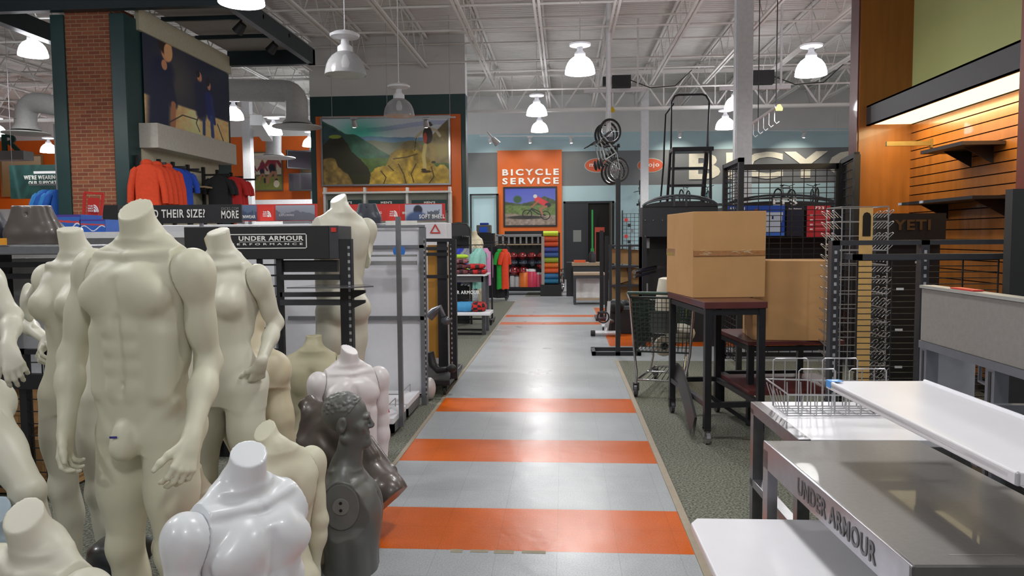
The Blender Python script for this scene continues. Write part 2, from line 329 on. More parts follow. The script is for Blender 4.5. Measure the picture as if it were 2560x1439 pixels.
struct('trim_6',MB().bb(xr-.02,YP+.4,zbeam-.18,xr+.05,yw,zbeam+.2),cw)
# white soffit box below the big picture and the cream panelling under it
zs0=atx(592,412,xr+.35).z; ys1=atx(592,400,xr+.35).y; zs1=atx(592,362,xr+.35).z
struct('trim_7',MB().bb(xr-.02,YP+.35,zs0,xr+.35,ys1,zs1),mat('soffit_cream',(200,196,184),.6),bevel=.01)
struct('trim_8',MB().bb(xr-.02,YP+.4,0,xr+.02,ys1-.2,zs0),cw)
# canopy of dark green beams
xo=-(0)+at(785,140,yw).x; bz=zbeam; bh=.32; m=MB()
m.bb(XL+.4,YP-.25,bz,xo,YP-.1,bz+bh+.05); m.bb(xr,yw-.08,bz,xo,yw+.07,bz+bh); m.bb(xo-.13,YP-.25,bz,xo,yw+.07,bz+bh+.02)
m.bb(xl-1.3,YP-.2,bz-.02,xl-1.1,yw+6,bz+bh)
for f in (.3,.62): m.bb(xr,YP+(yw-YP)*f,bz+.2,xo,YP+(yw-YP)*f+.06,bz+.28)
struct('trim_9',m,mat('canopy_green',(20,36,42),.4))
struct('trim_10',MB().bb(xr-.02,YP,bz+.34,xo,yw,bz+.36),mat('canopy_board',(150,146,140),.8))
# wood framed alcove on the right
YA=9.5; xw=at(2278,300,YA).x; xcan=at(2166,300,YA).x; xpl=at(2148,300,YA).x
CH=mat('cherry_wood',(148,90,36),.32,var=.16,scale=1.6,coat=.15); nt,bs=nodes(CH)
for nd in nt.nodes:
    if nd.type=='TEX_NOISE': 
        mp=nt.nodes.new('ShaderNodeMapping'); mp.inputs['Scale'].default_value=(5,5,.5); tc=nt.nodes.new('ShaderNodeTexCoord'); nt.links.new(tc.outputs['Object'],mp.inputs[0]); nt.links.new(mp.outputs[0],nd.inputs['Vector']); nd.inputs['Scale'].default_value=2.5; nd.inputs['Detail'].default_value=8
zc0=atx(2173,312,xcan).z; yc0=YA; yn=atx(2545,300,xcan).y
struct('wall_alcove_end',MB().bb(xpl,YA,0,xw+.3,YA+.28,5.9),CH); struct('trim_11',MB().bb(xpl-.02,YA+.02,0,xpl,YA+.27,5.9),mat('mahogany_edge',(96,52,50),.35,coat=.3))
OLV=mat('olive_wall',(176,180,118),.7,var=.02,scale=2)
struct('wall_alcove',MB().bb(xw,yn,zc0+.1,xw+.2,YA,5.9),OLV)
m=MB(); z=zc0; k=0
SLC=.105
while z>.2: m.bb(xw,yn,z-SLC+.012,xw+.02,YA,z); z-=SLC
struct('wall_slat_panel',m,CH); struct('wall_slat_backing',MB().bb(xw+.02,yn,0,xw+.2,YA,zc0+.1),mat('slat_groove',(30,20,18),.8))
struct('trim_12',MB().bb(xcan,yn-.3,0,xw+.2,yn,5.9),mat('mahogany_post',(120,58,44),.35,coat=.3)) if False else struct('trim_12',MB().bb(xcan-.0,yn-.4,0,xw+.2,yn,5.9),mat('mahogany_post',(120,58,44),.35,coat=.3))
# canopy light box
CB=mat('canopy_black',(44,42,46),.45); zc1=zc0+.235
m=MB(); m.bb(xcan,yn,zc0,xcan+.03,YA,zc1); m.bb(xcan,yn,zc1-.02,xw,YA,zc1); m.bb(xcan,yn,zc0,xcan+.05,YA,zc0+.01)
struct('trim_13',m,CB)
DIF=mat('light_diffuser',(255,226,150),.5,emit=2.6); DIF.node_tree.nodes['Principled BSDF'].inputs['Emission Color'].default_value=(1,.80,.42,1)
dl=MB().bb(xcan+.05,yn,zc0+.015,xw,YA,zc0+.03).build('canopy_light_panel',DIF,label='long glowing warm light panel under the black canopy on the slat wall',cat='light')
o=bpy.data.objects.new('canopy_tube_light',CANL); o.location=((xcan+xw)/2,(yn+YA)/2,zc0-.01); COL.objects.link(o)
# door opening in the back wall
a=at(1409,600,YB-.05); c=at(1535,600,YB-.05); zd=at(1470,503,YB).z; mid=at(1471,600,YB-.05).x
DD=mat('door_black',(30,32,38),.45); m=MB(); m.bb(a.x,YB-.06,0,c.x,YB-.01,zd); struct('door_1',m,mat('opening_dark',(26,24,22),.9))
m=MB(); m.bb(a.x,YB-.14,0,a.x+.07,YB-.05,zd); m.bb(c.x-.07,YB-.14,0,c.x,YB-.05,zd); m.bb(a.x,YB-.14,zd-.08,c.x,YB-.05,zd); struct('door_frame',m,DD)
o=MB().bb(a.x+.07,YB-.13,.02,mid,YB-.08,zd-.08).build('door_2',DD,kind='structure',bevel=.005)
q0=at(1433,596,YB-.14);q1=at(1453,604,YB-.14); q2=at(1433,575,YB-.14); MB().bb(q0.x,YB-.145,q1.z,q1.x,YB-.13,q2.z).build('door_window',mat('door_glass',(120,122,118),.2),parent=o)
q=at(1520,540,YB-.1); o=MB().box((c.x-.16,YB-.62,zd/2),(.05,.98,zd-.16),0.0).build('door_3',mat('door_inner',(70,68,62),.5),kind='structure')
# ---------------------------------------------------------------- smooth bodies: blended solids turned into one continuous skin
import openvdb
def vec(*a): return np.array(a,float)
class Solid:
    def __init__(s,lo,hi,h):
        s.lo=np.array(lo,float); s.h=h; s.n=np.ceil((np.array(hi)-s.lo)/h).astype(int)+1; s.D=np.full(s.n,.2,np.float32)
    def sub(s,lo,hi):
        a=np.clip(np.floor((np.array(lo)-s.lo)/s.h).astype(int),0,s.n); b=np.clip(np.ceil((np.array(hi)-s.lo)/s.h).astype(int)+1,0,s.n)
        sl=tuple(slice(i,j) for i,j in zip(a,b)); g=np.ogrid[sl]; return sl,[s.lo[i]+g[i]*s.h for i in range(3)]
    def comb(s,sl,d,k,neg=False):
        A=s.D[sl]
        if A.size==0: return
        if neg: # smooth subtraction
            h=np.maximum(k-np.abs(-d-A),0)/k; s.D[sl]=np.maximum(A,-d)+h*h*k/4
        else:
            h=np.maximum(k-np.abs(d-A),0)/k; s.D[sl]=np.minimum(A,d)-h*h*k/4
    def cone(s,a,b,ra,rb,k=.02,neg=False,sq=None):
        a=np.array(a,float);b=np.array(b,float); m=max(ra,rb)+k+3*s.h; sl,(X,Y,Z)=s.sub(np.minimum(a,b)-m,np.maximum(a,b)+m); v=b-a; L=max(v@v,1e-9)
        t=np.clip(((X-a[0])*v[0]+(Y-a[1])*v[1]+(Z-a[2])*v[2])/L,0,1)
        dx,dy,dz=X-a[0]-t*v[0],Y-a[1]-t*v[1],Z-a[2]-t*v[2]; q=dx*dx+dy*dy+dz*dz
        if sq is not None: # flattened along direction sq[:3] by factor sq[3]
            e=dx*sq[0]+dy*sq[1]+dz*sq[2]; q=q+e*e*(1/sq[3]**2-1)
        s.comb(sl,(np.sqrt(q)-(ra+(rb-ra)*t)).astype(np.float32),k,neg); return s
    def ell(s,c,r,k=.02,neg=False,M=None):
        c=np.array(c,float);r=np.array(r,float); m=max(r)+k+3*s.h; sl,(X,Y,Z)=s.sub(c-m,c+m); x,y,z=X-c[0],Y-c[1],Z-c[2]
        if M is not None: M=np.array(M); x,y,z=[M[0,i]*x+M[1,i]*y+M[2,i]*z for i in range(3)]
        k0=np.sqrt((x/r[0])**2+(y/r[1])**2+(z/r[2])**2); k1=np.sqrt((x/r[0]**2)**2+(y/r[1]**2)**2+(z/r[2]**2)**2)+1e-6
        s.comb(sl,(k0*(k0-1)/k1).astype(np.float32),k,neg); return s
    def loft(s,S,k=.02,ex=2.25,cxf=None):
        S=np.array(S,float); z0,z1=S[0,0],S[-1,0]; rm=S[:,1:3].max()+.03; sl,(X,Y,Z)=s.sub((-rm-.1,-rm-.1,z0-.03),(rm+.1,rm+.1,z1+.03))
        zz=np.linspace(z0,z1,160); tb=[np.interp(zz,S[:,0],S[:,i]) for i in range(1,S.shape[1])]
        kr=np.exp(-np.linspace(-2,2,17)**2); kr/=kr.sum(); tb=[np.convolve(np.pad(t,8,'edge'),kr,'valid') for t in tb]
        zf=np.clip(Z,z0,z1).ravel(); rx,ry,cy=[np.interp(zf,zz,t)[None,None,:] for t in tb[:3]]; cx=np.interp(zf,zz,tb[3])[None,None,:] if len(tb)>3 else 0
        q=(np.abs((X-cx)/rx)**ex+np.abs((Y-cy)/ry)**ex)**(1/ex); d=(q-1)*np.minimum(rx,ry); d=np.maximum(d,np.maximum(Z-z1,z0-Z)); s.comb(sl,d.astype(np.float32),k); return s
    def cut(s,c,n,zmin=None,zmax=None,gap=0.):
        n=np.array(n,float); n/=np.linalg.norm(n); g=np.ogrid[tuple(slice(0,i) for i in s.n)]; X,Y,Z=[s.lo[i]+g[i]*s.h for i in range(3)]
        p=((X-c[0])*n[0]+(Y-c[1])*n[1]+(Z-c[2])*n[2]+gap).astype(np.float32)
        if zmin is not None: p=p-np.maximum(0,zmin-Z).astype(np.float32)*.42
        if zmax is not None: p=np.where(Z>zmax,-9,p)
        s.D=np.maximum(s.D,p); return s
    def mesh(s,name,m,parent=None):
        D=s.D.copy(); D[[0,-1]]=.1;D[:,[0,-1]]=.1;D[:,:,[0,-1]]=.1
        g=openvdb.FloatGrid(background=.05); g.copyFromArray(np.clip(D,-.05,.05)); P,Q=g.convertToQuads(isovalue=0.0)
        P=P*s.h+s.lo; a,b,c=P[Q[:,0]],P[Q[:,1]],P[Q[:,2]]
        if np.einsum('ij,ij->i',a,np.cross(b,c)).sum()<0: Q=Q[:,::-1]
        me=bpy.data.meshes.new(name); me.vertices.add(len(P)); me.vertices.foreach_set('co',P.astype(np.float32).ravel())
        me.loops.add(Q.size); me.loops.foreach_set('vertex_index',Q.astype(np.int32).ravel()); me.polygons.add(len(Q)); me.polygons.foreach_set('loop_start',np.arange(0,Q.size,4,dtype=np.int32))
        me.update(calc_edges=True); me.polygons.foreach_set('use_smooth',np.ones(len(Q),bool)); me.materials.append(m)
        try: me.set_sharp_from_angle(angle=R(46))
        except Exception: pass
        o=bpy.data.objects.new(name,me); COL.objects.link(o)
        if parent is not None: o.parent=parent
        return o
def unit(v): v=np.array(v,float); return v/np.linalg.norm(v)
def rotv(v,ax,a): ax=unit(ax); return v*math.cos(a)+np.cross(ax,v)*math.sin(a)+ax*(ax@v)*(1-math.cos(a))
def hand(S,w,d,n,side,sz=1.,curl=(25,35,25),thumb=.6,spread=4):
    """w wrist, d direction of the hand, n direction the palm faces, side +1/-1: which way the thumb lies along cross(d,n)"""
    d=unit(d); n=unit(n-(np.array(n)@d)*d); t=np.cross(d,n)*side
    kn=[]
    for i,(L,off) in enumerate(((.088,.031),(.092,.011),(.087,-.009),(.079,-.028))):
        kp=w+d*L*sz+t*off*sz; kn.append(kp); S.cone(w+t*off*.45*sz+d*.012*sz,kp,.0145*sz,.0105*sz,.014)
    S.cone(w-d*.02*sz,w+d*.02*sz,.024*sz,.026*sz,.02,sq=(*n,.72))
    for i,L in enumerate((.072,.08,.074,.058)):
        p=kn[i]; dd=rotv(d,n,R(-spread*(1.5-i))*side*1.0); ang=0
        for j,(f,c,r0,r1) in enumerate(((.46,curl[0]+i*3,.0098,.0088),(.30,curl[1]+i*3,.0088,.0078),(.24,curl[2],.0078,.0064))):
            ang+=R(c); v=dd*math.cos(ang)+n*math.sin(ang); q=p+v*L*f*sz; S.cone(p,q,r0*sz,r1*sz,.004); p=q
    p=w+d*.018*sz+t*.020*sz; v=unit(d*.75+t*thumb+n*.35)
    for L,r0,r1 in ((.045,.016,.0125),(.032,.0115,.0105),(.026,.0105,.0078)):
        q=p+v*L*sz; S.cone(p,q,r0*sz,r1*sz,.008); p=q; v=unit(v+d*.35+n*.12)
    return S
MALE=dict(top=1.60,sh=(.196,.010,1.405),tor=[(.83,.150,.092,.012),(.90,.166,.106,.014),(.96,.163,.106,.010),(1.02,.152,.098,.0),(1.09,.145,.092,-.006),(1.15,.149,.094,-.008),(1.22,.160,.104,-.006),(1.30,.174,.114,-.002),(1.36,.178,.114,.004),(1.42,.150,.092,.012),(1.46,.10,.066,.018),(1.49,.066,.056,.018)])
FEM=dict(top=1.54,sh=(.160,.012,1.345),tor=[(.80,.150,.095,.012),(.88,.168,.108,.016),(.94,.158,.102,.012),(1.01,.130,.086,.0),(1.06,.116,.076,-.006),(1.12,.119,.078,-.008),(1.20,.133,.088,-.006),(1.27,.143,.093,.0),(1.33,.140,.084,.008),(1.38,.112,.066,.014),(1.41,.075,.05,.016),(1.43,.055,.046,.016)])
def figure(name,label,sex,loc,rz,scale,mt,cat='mannequin',group=None,arms='LR',la=None,ra=None,ll=None,rl=None,neck=None,ncut=(0,-.35,.94),zc=None,zcn=(0,0,-1),h=.006,tilt=None,root=None,lh=None,rh=None,soft=False,head=False,stump=True,bulge=False,sway=0,hipform=False,fat=1.,scut=.012):
    """la / ra: (elbow, wrist, palm normal, hand direction) ; ll / rl: (knee, ankle) in the figure's own metres, facing -y"""
    B=MALE if sex=='m' else FEM; r=root or T(name,label,cat,loc,rz,group); r.scale=(scale,)*3
    if tilt: r.rotation_euler=tilt
    lo=vec(-.30,-.30,(zc-.06) if zc else -.005); hi=vec(.30,.30,B['top']+.06)
    if zc is None:
        for lg in (ll,rl):
            if lg is not None: lo=np.minimum(lo,np.min(lg,0)-vec(.1,.17,.09)); hi=np.maximum(hi,np.max(lg,0)+.1)
        lo[2]=-.005
    if hipform: hi[2]=1.12
    if head: hi[2]=1.86
    S=Solid(lo,hi,h); m=sex=='m'; sx,sy,sz=B['sh']
    tor=[(q[0],q[1],q[2]*fat,q[3],(sway*math.sin((q[0]-.85)*5))) for q in B['tor']]
    S.loft(tor,.02)
    nt=np.array(neck) if neck is not None else vec(0,-.012,B['top']); nr=(.057,.0505) if m else (.048,.045)
    nt=nt if len(nt)==3 else nt
    S.cone((0,.022,B['top']-.18),nt+vec(0,-.004,.03),nr[0]*1.12*fat**.35,nr[1]*fat**.35,.035)
    for s_ in (-1,1):
        # trapezius, shoulder stub, collar bone
        S.cone((s_*.02,.03,B['top']-.09),(s_*(sx-.05),.016,sz+.035),.042 if m else .030,.034 if m else .026,.04)
        S.cone((s_*.07,.014,sz-.03),(s_*(sx-.01),sy,sz-.005-(fat-1)*.06),(.070 if m else .050)*fat,(.064 if m else .046)*fat,.045)
        S.cone((s_*.018,-.062 if m else -.046,sz+.045),(s_*(sx-.055),-.026,sz+.052),.011,.010,.026)
        # latissimus and shoulder blade
        S.cone((s_*(.125 if m else .10),.055,sz-.04),(s_*(.115 if m else .09),.03,1.12),.046 if m else .034,.026,.045)
        S.ell((s_*.085,.082 if m else .066,sz-.10),(.055,.03,.075),.035)
        if m:
            S.ell((s_*.080,-.074,1.325),(.090,.050,.068),.016); S.ell((s_*.05,-.070,1.36),(.07,.045,.06),.03)
            for i,(zz,yy) in enumerate(((1.222,-.096),(1.160,-.090),(1.098,-.084),(1.03,-.086))): S.ell((s_*.031,yy+.003,zz),(.032,.019,.028 if i<3 else .038),.020)
            S.cone((s_*.125,-.05,1.20),(s_*.115,-.055,1.02),.030,.034,.03)
            S.cone((s_*.145,-.04,.985),(s_*.05,-.085,.87),.012,.010,.03)
        else:
            S.ell((s_*.068,-.076,1.235),(.058,.060,.060),.028); S.cone((s_*.07,-.04,1.31),(s_*.068,-.08,1.25),.04,.045,.03)
        S.ell((s_*.078,.085,.885),(.082,.062,.085),.028)
    S.cone((0,-.125,1.37),(0,-.125,1.27),.008,.008,.03,neg=True) if m else None
    S.cone((0,-.112,1.25),(0,-.106,1.02),.007,.006,.024,neg=True) if m else S.cone((0,-.10,1.16),(0,-.10,1.02),.006,.005,.03,neg=True)
    S.cone((0,.125,1.36),(0,.112,.99),.012,.012,.04,neg=True); S.cone((0,.165,.93),(0,.15,.80),.006,.006,.018,neg=True)
    S.ell((0,-.100 if m else -.084,1.045 if m else 1.0),(.006,.012,.008),.010,neg=True)
    # legs
    for s_,lg in ((1,ll),(-1,rl)):
        kn,an=(vec(s_*.098,-.008,.49),vec(s_*.10,.022,.085)) if lg is None else (np.array(lg[0],float),np.array(lg[1],float))
        if zc is not None and zc>.85: continue
        hp=vec(s_*.088,.006,.86); d=kn-hp; f=1 if m else .92
        S.cone(hp,hp+d*.5,.093,.078*f,.03); S.cone(hp+d*.45,kn,.080*f,.054*f,.03); S.ell(hp+d*.4+vec(s_*.008,-.03,0),(.06,.055,.15),.03)
        if zc is None or zc<.45:
            e=an-kn; S.ell(kn+vec(0,-.036,-.005),(.036,.026,.046),.024); S.cone(kn,kn+e*.35+vec(s_*.006,.016,0),.052*f,.054*f,.025); S.cone(kn+e*.33+vec(s_*.004,.016,0),an,.053*f,.031*f,.025)
            S.ell(kn+e*.27+vec(0,.030,0),(.040*f,.034,.10),.025); S.cone(kn+e*.05+vec(0,-.03,0),an+vec(0,-.016,0),.022,.014,.03)
            S.cone(an+vec(0,.03,-.045),an+vec(0,-.05,-.05),.030,.032,.03); S.cone(an+vec(0,-.04,-.045),an+vec(s_*.01,-.14,-.062),.034,.022,.03,sq=(0,0,1,.75)); S.ell(an+vec(0,.045,-.05),(.028,.03,.032),.02)
    if bulge: S.ell((0,-.088,.872),(.046,.042,.058),.016); S.ell((0,-.100,.845),(.042,.040,.042),.016)
    for s_,key in ((1,'L'),(-1,'R')):
        if key in arms: S.cut((s_*(sx-.034),0,sz),(s_,0,.22),zmin=sz-.09,gap=0.)
        elif stump: S.cut((s_*(sx-scut),0,sz),(s_,0,.22 if scut<.02 else -.05),zmin=sz-.13)
    if not head and not hipform: S.cut(nt,ncut,zmin=B['top']-.10)
    if zc is not None: S.cut((0,0,zc),zcn)
    if hipform: S.cut((0,0,1.06),(0,-.06,1))
    if head:
        hz=B['top']+.115; 
        S.ell((0,.012,hz+.035),(.076,.098,.088),.02); S.ell((0,-.034,hz-.035),(.057,.060,.076),.03); S.cone((0,-.048,hz-.095),(0,-.074,hz-.098),.030,.021,.03)
        S.cone((-.05,.01,hz-.07),(0,-.07,hz-.10),.022,.018,.02); S.cone((.05,.01,hz-.07),(0,-.07,hz-.10),.022,.018,.02)
        S.cone((0,-.090,hz+.016),(0,-.110,hz-.020),.008,.010,.008); S.ell((0,-.102,hz-.028),(.017,.013,.009),.007); S.ell((0,-.080,hz-.102),(.024,.022,.020),.016)
        S.cone((-.034,-.086,hz+.020),(.034,-.086,hz+.020),.011,.011,.014)
        for s_ in (-1,1): S.ell((s_*.031,-.096,hz+.002),(.017,.014,.010),.012,neg=True); S.ell((s_*.031,-.081,hz+.001),(.014,.012,.010),.004); S.ell((s_*.045,-.062,hz-.022),(.022,.022,.024),.02)
        S.cone((-.020,-.0885,hz-.060),(.020,-.0885,hz-.060),.007,.007,.008); S.cone((-.018,-.087,hz-.072),(.018,-.087,hz-.072),.008,.008,.008); S.cone((-.024,-.100,hz-.066),(.024,-.100,hz-.066),.0025,.0025,.004,neg=True)
        for s_ in (-1,1):
            S.ell((s_*.080,.016,hz-.004),(.012,.023,.037),.004,M=Matrix.Rotation(R(12),3,'X')); S.ell((s_*.092,.010,hz),(.008,.012,.021),.004,neg=True)
    o=S.mesh('torso' if zc or hipform else 'body',mt,r)
    if head:
        Hs=Solid((-.12,-.12,hz-.06),(.12,.15,hz+.15),.004); Hs.ell((0,.018,hz+.040),(.079,.099,.086),.01)
        rr=np.random.default_rng(3)
        for i in range(170):
            a=rr.uniform(0,2*math.pi); e=rr.uniform(.15,1.35); q=vec(.079*math.cos(a)*math.cos(e),.018+.099*math.sin(a)*math.cos(e),hz+.040+.087*math.sin(e))
            if q[1]<-.045 and q[2]<hz+.085: continue
            nn=unit(q-vec(0,.018,hz+.04)); v=vec(rr.normal()*.6,.9+rr.normal()*.4,rr.normal()*.5-.3); v=unit(v-nn*(v@nn)); top=q[2]>hz+.06; rad=.0062 if top else .0035; q=q-nn*(.0025 if top else .002); Hs.cone(q-v*.018,q+v*.018,rad,rad*.6,.004)
        Hs.cut((0,-.055,hz+.02),(0,-1,-.45)); Hs.cut((0,.0,hz+.028),(0,-.9,-.8)) ; Hs.mesh('hair',mt,r)
    for s_,key,A in ((1,'L',la),(-1,'R',ra)):
        if key not in arms: continue
        sh=vec(s_*sx,sy,sz)
        if A is None: A=(vec(s_*(sx+.035),.02,sz-.29),vec(s_*(sx+.03),-.03,sz-.54),(-s_,.2,0),(0,-.12,-1))
        el,wr=np.array(A[0],float),np.array(A[1],float); hand_on=len(A)>2 and A[2] is not None; hd=np.array(A[3],float) if len(A)>3 else wr-el; hs=1. if m else .88
        cu=A[4] if len(A)>4 else (22,30,20); f=1 if m else .74
        P=np.array([sh,el,wr,wr+unit(hd)*.2*hs]); Sa=Solid(P.min(0)-.10,P.max(0)+.10,min(h,.0045) if not soft else h); d=el-sh; e=wr-el
        Sa.cone((s_*.07,.014,sz-.03),(s_*(sx-.01),sy,sz-.005),.070 if m else .050,.064 if m else .046,.03)
        Sa.ell(sh+vec(s_*.004,0,-.02),(.058*f,.062*f,.085*(1 if m else .85)),.03); Sa.cone(sh+vec(0,0,-.01),el,.052*f,.038*f,.035); Sa.ell(sh+d*.55+vec(0,-.014,0),(.040*f,.042*f,.085),.03)
        Sa.cone(el,el+e*.4,.040*f,.040*f,.03); Sa.cone(el+e*.35,wr,.040*f,.025 if m else .021,.03)
        if hand_on: hand(Sa,wr+unit(hd)*.01,hd,A[2],-s_,hs,cu)
        else: Sa.cut(wr+unit(e)*.012,unit(e))
        if arms: Sa.cut((s_*(sx-.034),0,sz),(-s_,0,-.22),zmin=sz-.09,gap=.0022)
        Sa.mesh('arm',mt,r)
    return r
CRM=mat('cream_fibreglass',(204,202,180),.48,var=.035,scale=4,bump=.02); CRM2=mat('pale_cream_fibreglass',(206,204,188),.45,var=.03,scale=4); IVY=mat('ivory_fibreglass',(200,190,162),.45,var=.03,scale=4)
OCR=mat('aged_cream_fibreglass',(172,166,138),.55,var=.07,scale=5); GWH=mat('gloss_white_fibreglass',(220,224,228),.3,var=.01,coat=.12); PBL=mat('pale_blue_fibreglass',(168,186,198),.3,coat=.3)
MWH=mat('satin_white_fibreglass',(222,217,219),.35,var=.015); GRF=mat('grey_fibreglass',(92,94,92),.42,var=.05,scale=6); BRZ=mat('bronze_fibreglass',(88,80,76),.36,.15,var=.12,scale=5,coat=.15)
# ---------------------------------------------------------------- lamps
SHD=mat('lit_acrylic_shade',(255,255,255),.4,emit=26.0); SHD.node_tree.nodes['Principled BSDF'].inputs['Emission Color'].default_value=(.93,.94,1,1)
CLR=mat('clear_acrylic_shade',(222,222,224),.12,trans=.82,var=.0); CLR.node_tree.nodes['Principled BSDF'].inputs['IOR'].default_value=1.15
def lamp(lit,label,z):
    r=T('pendant_lamp',label,'lamp',group='dome pendant lamps under the roof')
    pr=[(.275,0),(.272,.04),(.255,.12),(.225,.19),(.18,.25),(.11,.30)]
    m=MB(w=False); m.lathe(pr+[(.105,.295),(.172,.245),(.217,.186),(.247,.12),(.264,.04),(.267,0),(.275,0)],n=32) if not lit else m.lathe(pr+[(.0,.30)],n=32).lathe([(.262,.012),(0,.02)],n=32)
    m.build('shade',SHD if lit else CLR,r,smooth=True)
    MB(w=False).lathe([(0,.30),(.10,.30),(.10,.37),(.055,.41),(.05,.47),(.19,.50),(.20,.53),(.15,.56),(0,.57)],n=28).build('housing',WHT,r,smooth=True)
    MB(w=False).lathe([(0,.57),(.02,.57),(.02,.60),(.007,.60),(.007,ZD-z-.05),(0,ZD-z-.05)],n=8).build('cable',WHT,r)
    if not lit: MB(w=False).lathe([(0,.08),(.045,.10),(.06,.17),(.03,.26),(0,.28)],n=14).build('bulb',mat('bulb_glass',(235,235,230),.2),r,smooth=True)
    return r
lb=['lit white dome pendant lamp above the aisle, left of the hanging bicycles','lit white dome pendant lamp beside the top of the cherry wood post','upper of two lit pendant lamps above the orange bicycle service panel','lower of two lit pendant lamps above the orange bicycle service panel',
 'lower lit pendant lamp left of the big white column','upper lit pendant lamp half hidden by the big white column','lit pendant lamp in front of the air duct by the soccer picture','lit pendant lamp touching the edge of the basketball picture wall','lit pendant lamp half hidden by the left edge of the mountain picture wall',
 'lit pendant lamp left of the brick pillar near the letter R','lit pendant lamp cut by the top edge above the green beam','small glaring pendant lamp high up left of the brick pillar']
p0=lamp(True,lb[0],LIT[0][2]); p0.location=LIT[0]
for i,q in enumerate(LIT[1:]): dup(p0,q,0,lb[i+1] if i+1<len(lb) else 'lit dome pendant lamp added out of view to brighten the hall')
p1=lamp(False,'unlit clear dome pendant lamp under the roof beside the green beam end',UNLIT[0][2]); p1.location=UNLIT[0]; dup(p1,UNLIT[1],0,'unlit clear dome pendant lamp above the mountain picture')
# ---------------------------------------------------------------- ducts
DUC=mat('duct_paint',(176,176,174),.5,.0)
def duct(label,pts,Y,dp,r=.26,rd=.62):
    P=[at(*q) for q in pts]; R_=T('air_duct',label,'air duct',(P[-1].x,P[-1].y,P[-1].z)); 
    Q=[P[0]]; 
    for i in range(1,len(P)-1):
        a,b,c=P[i-1],P[i],P[i+1]; k=.35; s0=b+(a-b).normalized()*k; s1=b+(c-b).normalized()*k
        for t in (0,.2,.4,.6,.8,1): Q.append(s0*(1-t)**2+b*2*t*(1-t)+s1*t*t)
    Q.append(P[-1]); MB().tube(Q,r,20).build('duct_pipe',DUC,R_,smooth=True)
    if dp: e=P[-1]; MB().lathe([(r,.0),(r,-.12),(r*1.35,-.22),(r*1.35,-.24),(r*.9,-.24)],e,24).lathe([(rd*.3,-.26),(rd,-.30),(rd,-.325),(rd*.5,-.33),(rd*.3,-.36),(0,-.36)],e,32).build('duct_diffuser',DUC,R_,smooth=True)
    return R_
duct('white round air duct bending down beside the soccer wall',[(560,225,18.6),(742,228,18.6),(742,285,18.6)],18.6,True,.27,.6)
duct('white drop duct with disc diffuser in front of the soccer picture',[(684,312,26.8),(684,330,26.8),(684,372,26.8)],26.8,True,.27,.75)
duct('white air duct elbow with disc diffuser left of the brick pillar',[(190,272,17.5),(66,252,17.5),(64,300,17.5)],17.5,True,.24,.52)
a=at(640,300,22.0); c=at(668,325,25.6); o=MB().bar(a,(c.x,c.y,a.z),.34,.3).build('rectangular_duct',DUC,label='white rectangular air duct beside the lamp left of soccer picture',cat='air duct')
# ---------------------------------------------------------------- track lights
TRW=mat('track_white',(205,205,205),.4)
def track(label,x0,x1,py,Y,heads,hang=(),m=TRW,name='track_light',aim=0):
    a=at(x0,py,Y); b=at(x1,py,Y); r=T(name,label,'track light',a); MB().bar(a,b,.05,.03).build('track_rail',m,r)
    for hx,hy in heads:
        q=at(hx,py,Y); e=at(hx,hy,Y); h=MB(); h.cyl(q,q-Vector((0,0,.08)),.012,n=8); d=Vector((0,.5,-.6)).normalized(); c=q-Vector((0,0,.14)); h.cyl(c-d*.09,c+d*.09,.05,.072,n=16); h.box(q-Vector((0,0,.03)),(.18,.05,.05)); h.build('track_head',m,r,smooth=True)
    for hx,hy in (heads if aim else ()):
        q=at(hx,py,Y); L=bpy.data.lights.new('track_lamp','SPOT'); L.energy=aim; L.color=(1,.93,.8); L.spot_size=R(95); L.spot_blend=.8; L.shadow_soft_size=.06; o=bpy.data.objects.new('track_lamp',L); COL.objects.link(o); o.location=q+Vector((0,.0,-.24)); o.rotation_euler=(R(50),0,0)
    for hx in hang:
        q=at(hx,py,Y); MB().cyl(q,(q.x,q.y,ZD),.006,n=6).build('suspension_wire',m,r)
    return r
track('silver track light bar hanging across the mountain picture',806,1138,293,18.3,[(885,306),(1065,306)],(830,968,1125),mat('track_silver',(170,170,170),.35,.4),aim=110)
track('white track light along the blue wall above bicycle service panel',1200,1482,340,27.2,[(1225,350),(1325,350),(1428,350)],(1200,1482),aim=120)
track('white track light on the blue wall behind the rolling ladder',1610,2122,326,27.4,[(1700,336),(1850,336),(2010,336)],(1640,2090),aim=230)
for px,py in ((1232,345),):
    q=at(px,py,19.5); m=MB(); d=Vector((.5,.2,-.6)).normalized(); m.cyl(q-d*.22,q+d*.05,.018,n=8).cyl(q,q+d*.2,.05,.09,n=14); m.build('spotlight',TRW,smooth=True,label='small white spotlight on an arm right of the mountain picture wall',cat='spotlight')
def spot(px,py,Y,label):
    q=at(px,py,Y); r=T('spotlight',label,'spotlight',q); MB().cyl(q-Vector((.0,0,.0)),q+Vector((0,0,.25)),.02,n=8).build('stem',BLK2,r); d=Vector((-.6,.2,-.6)).normalized(); MB().cyl(q-d*.06,q+d*.14,.08,.11,n=16).build('lamp_head',BLK2,r,smooth=True)
spot(603,66,14.6,'black spotlight hanging below the canopy beam, nearer the camera'); spot(684,116,16.0,'black spotlight hanging near the corner of the green canopy')
q=at(555,71,16); MB().lathe([(0,0),(.05,0),(.05,.05),(0,.05)],q,14).build('alarm_strobe',RED,label='small round red alarm device above the canopy beams',cat='alarm')
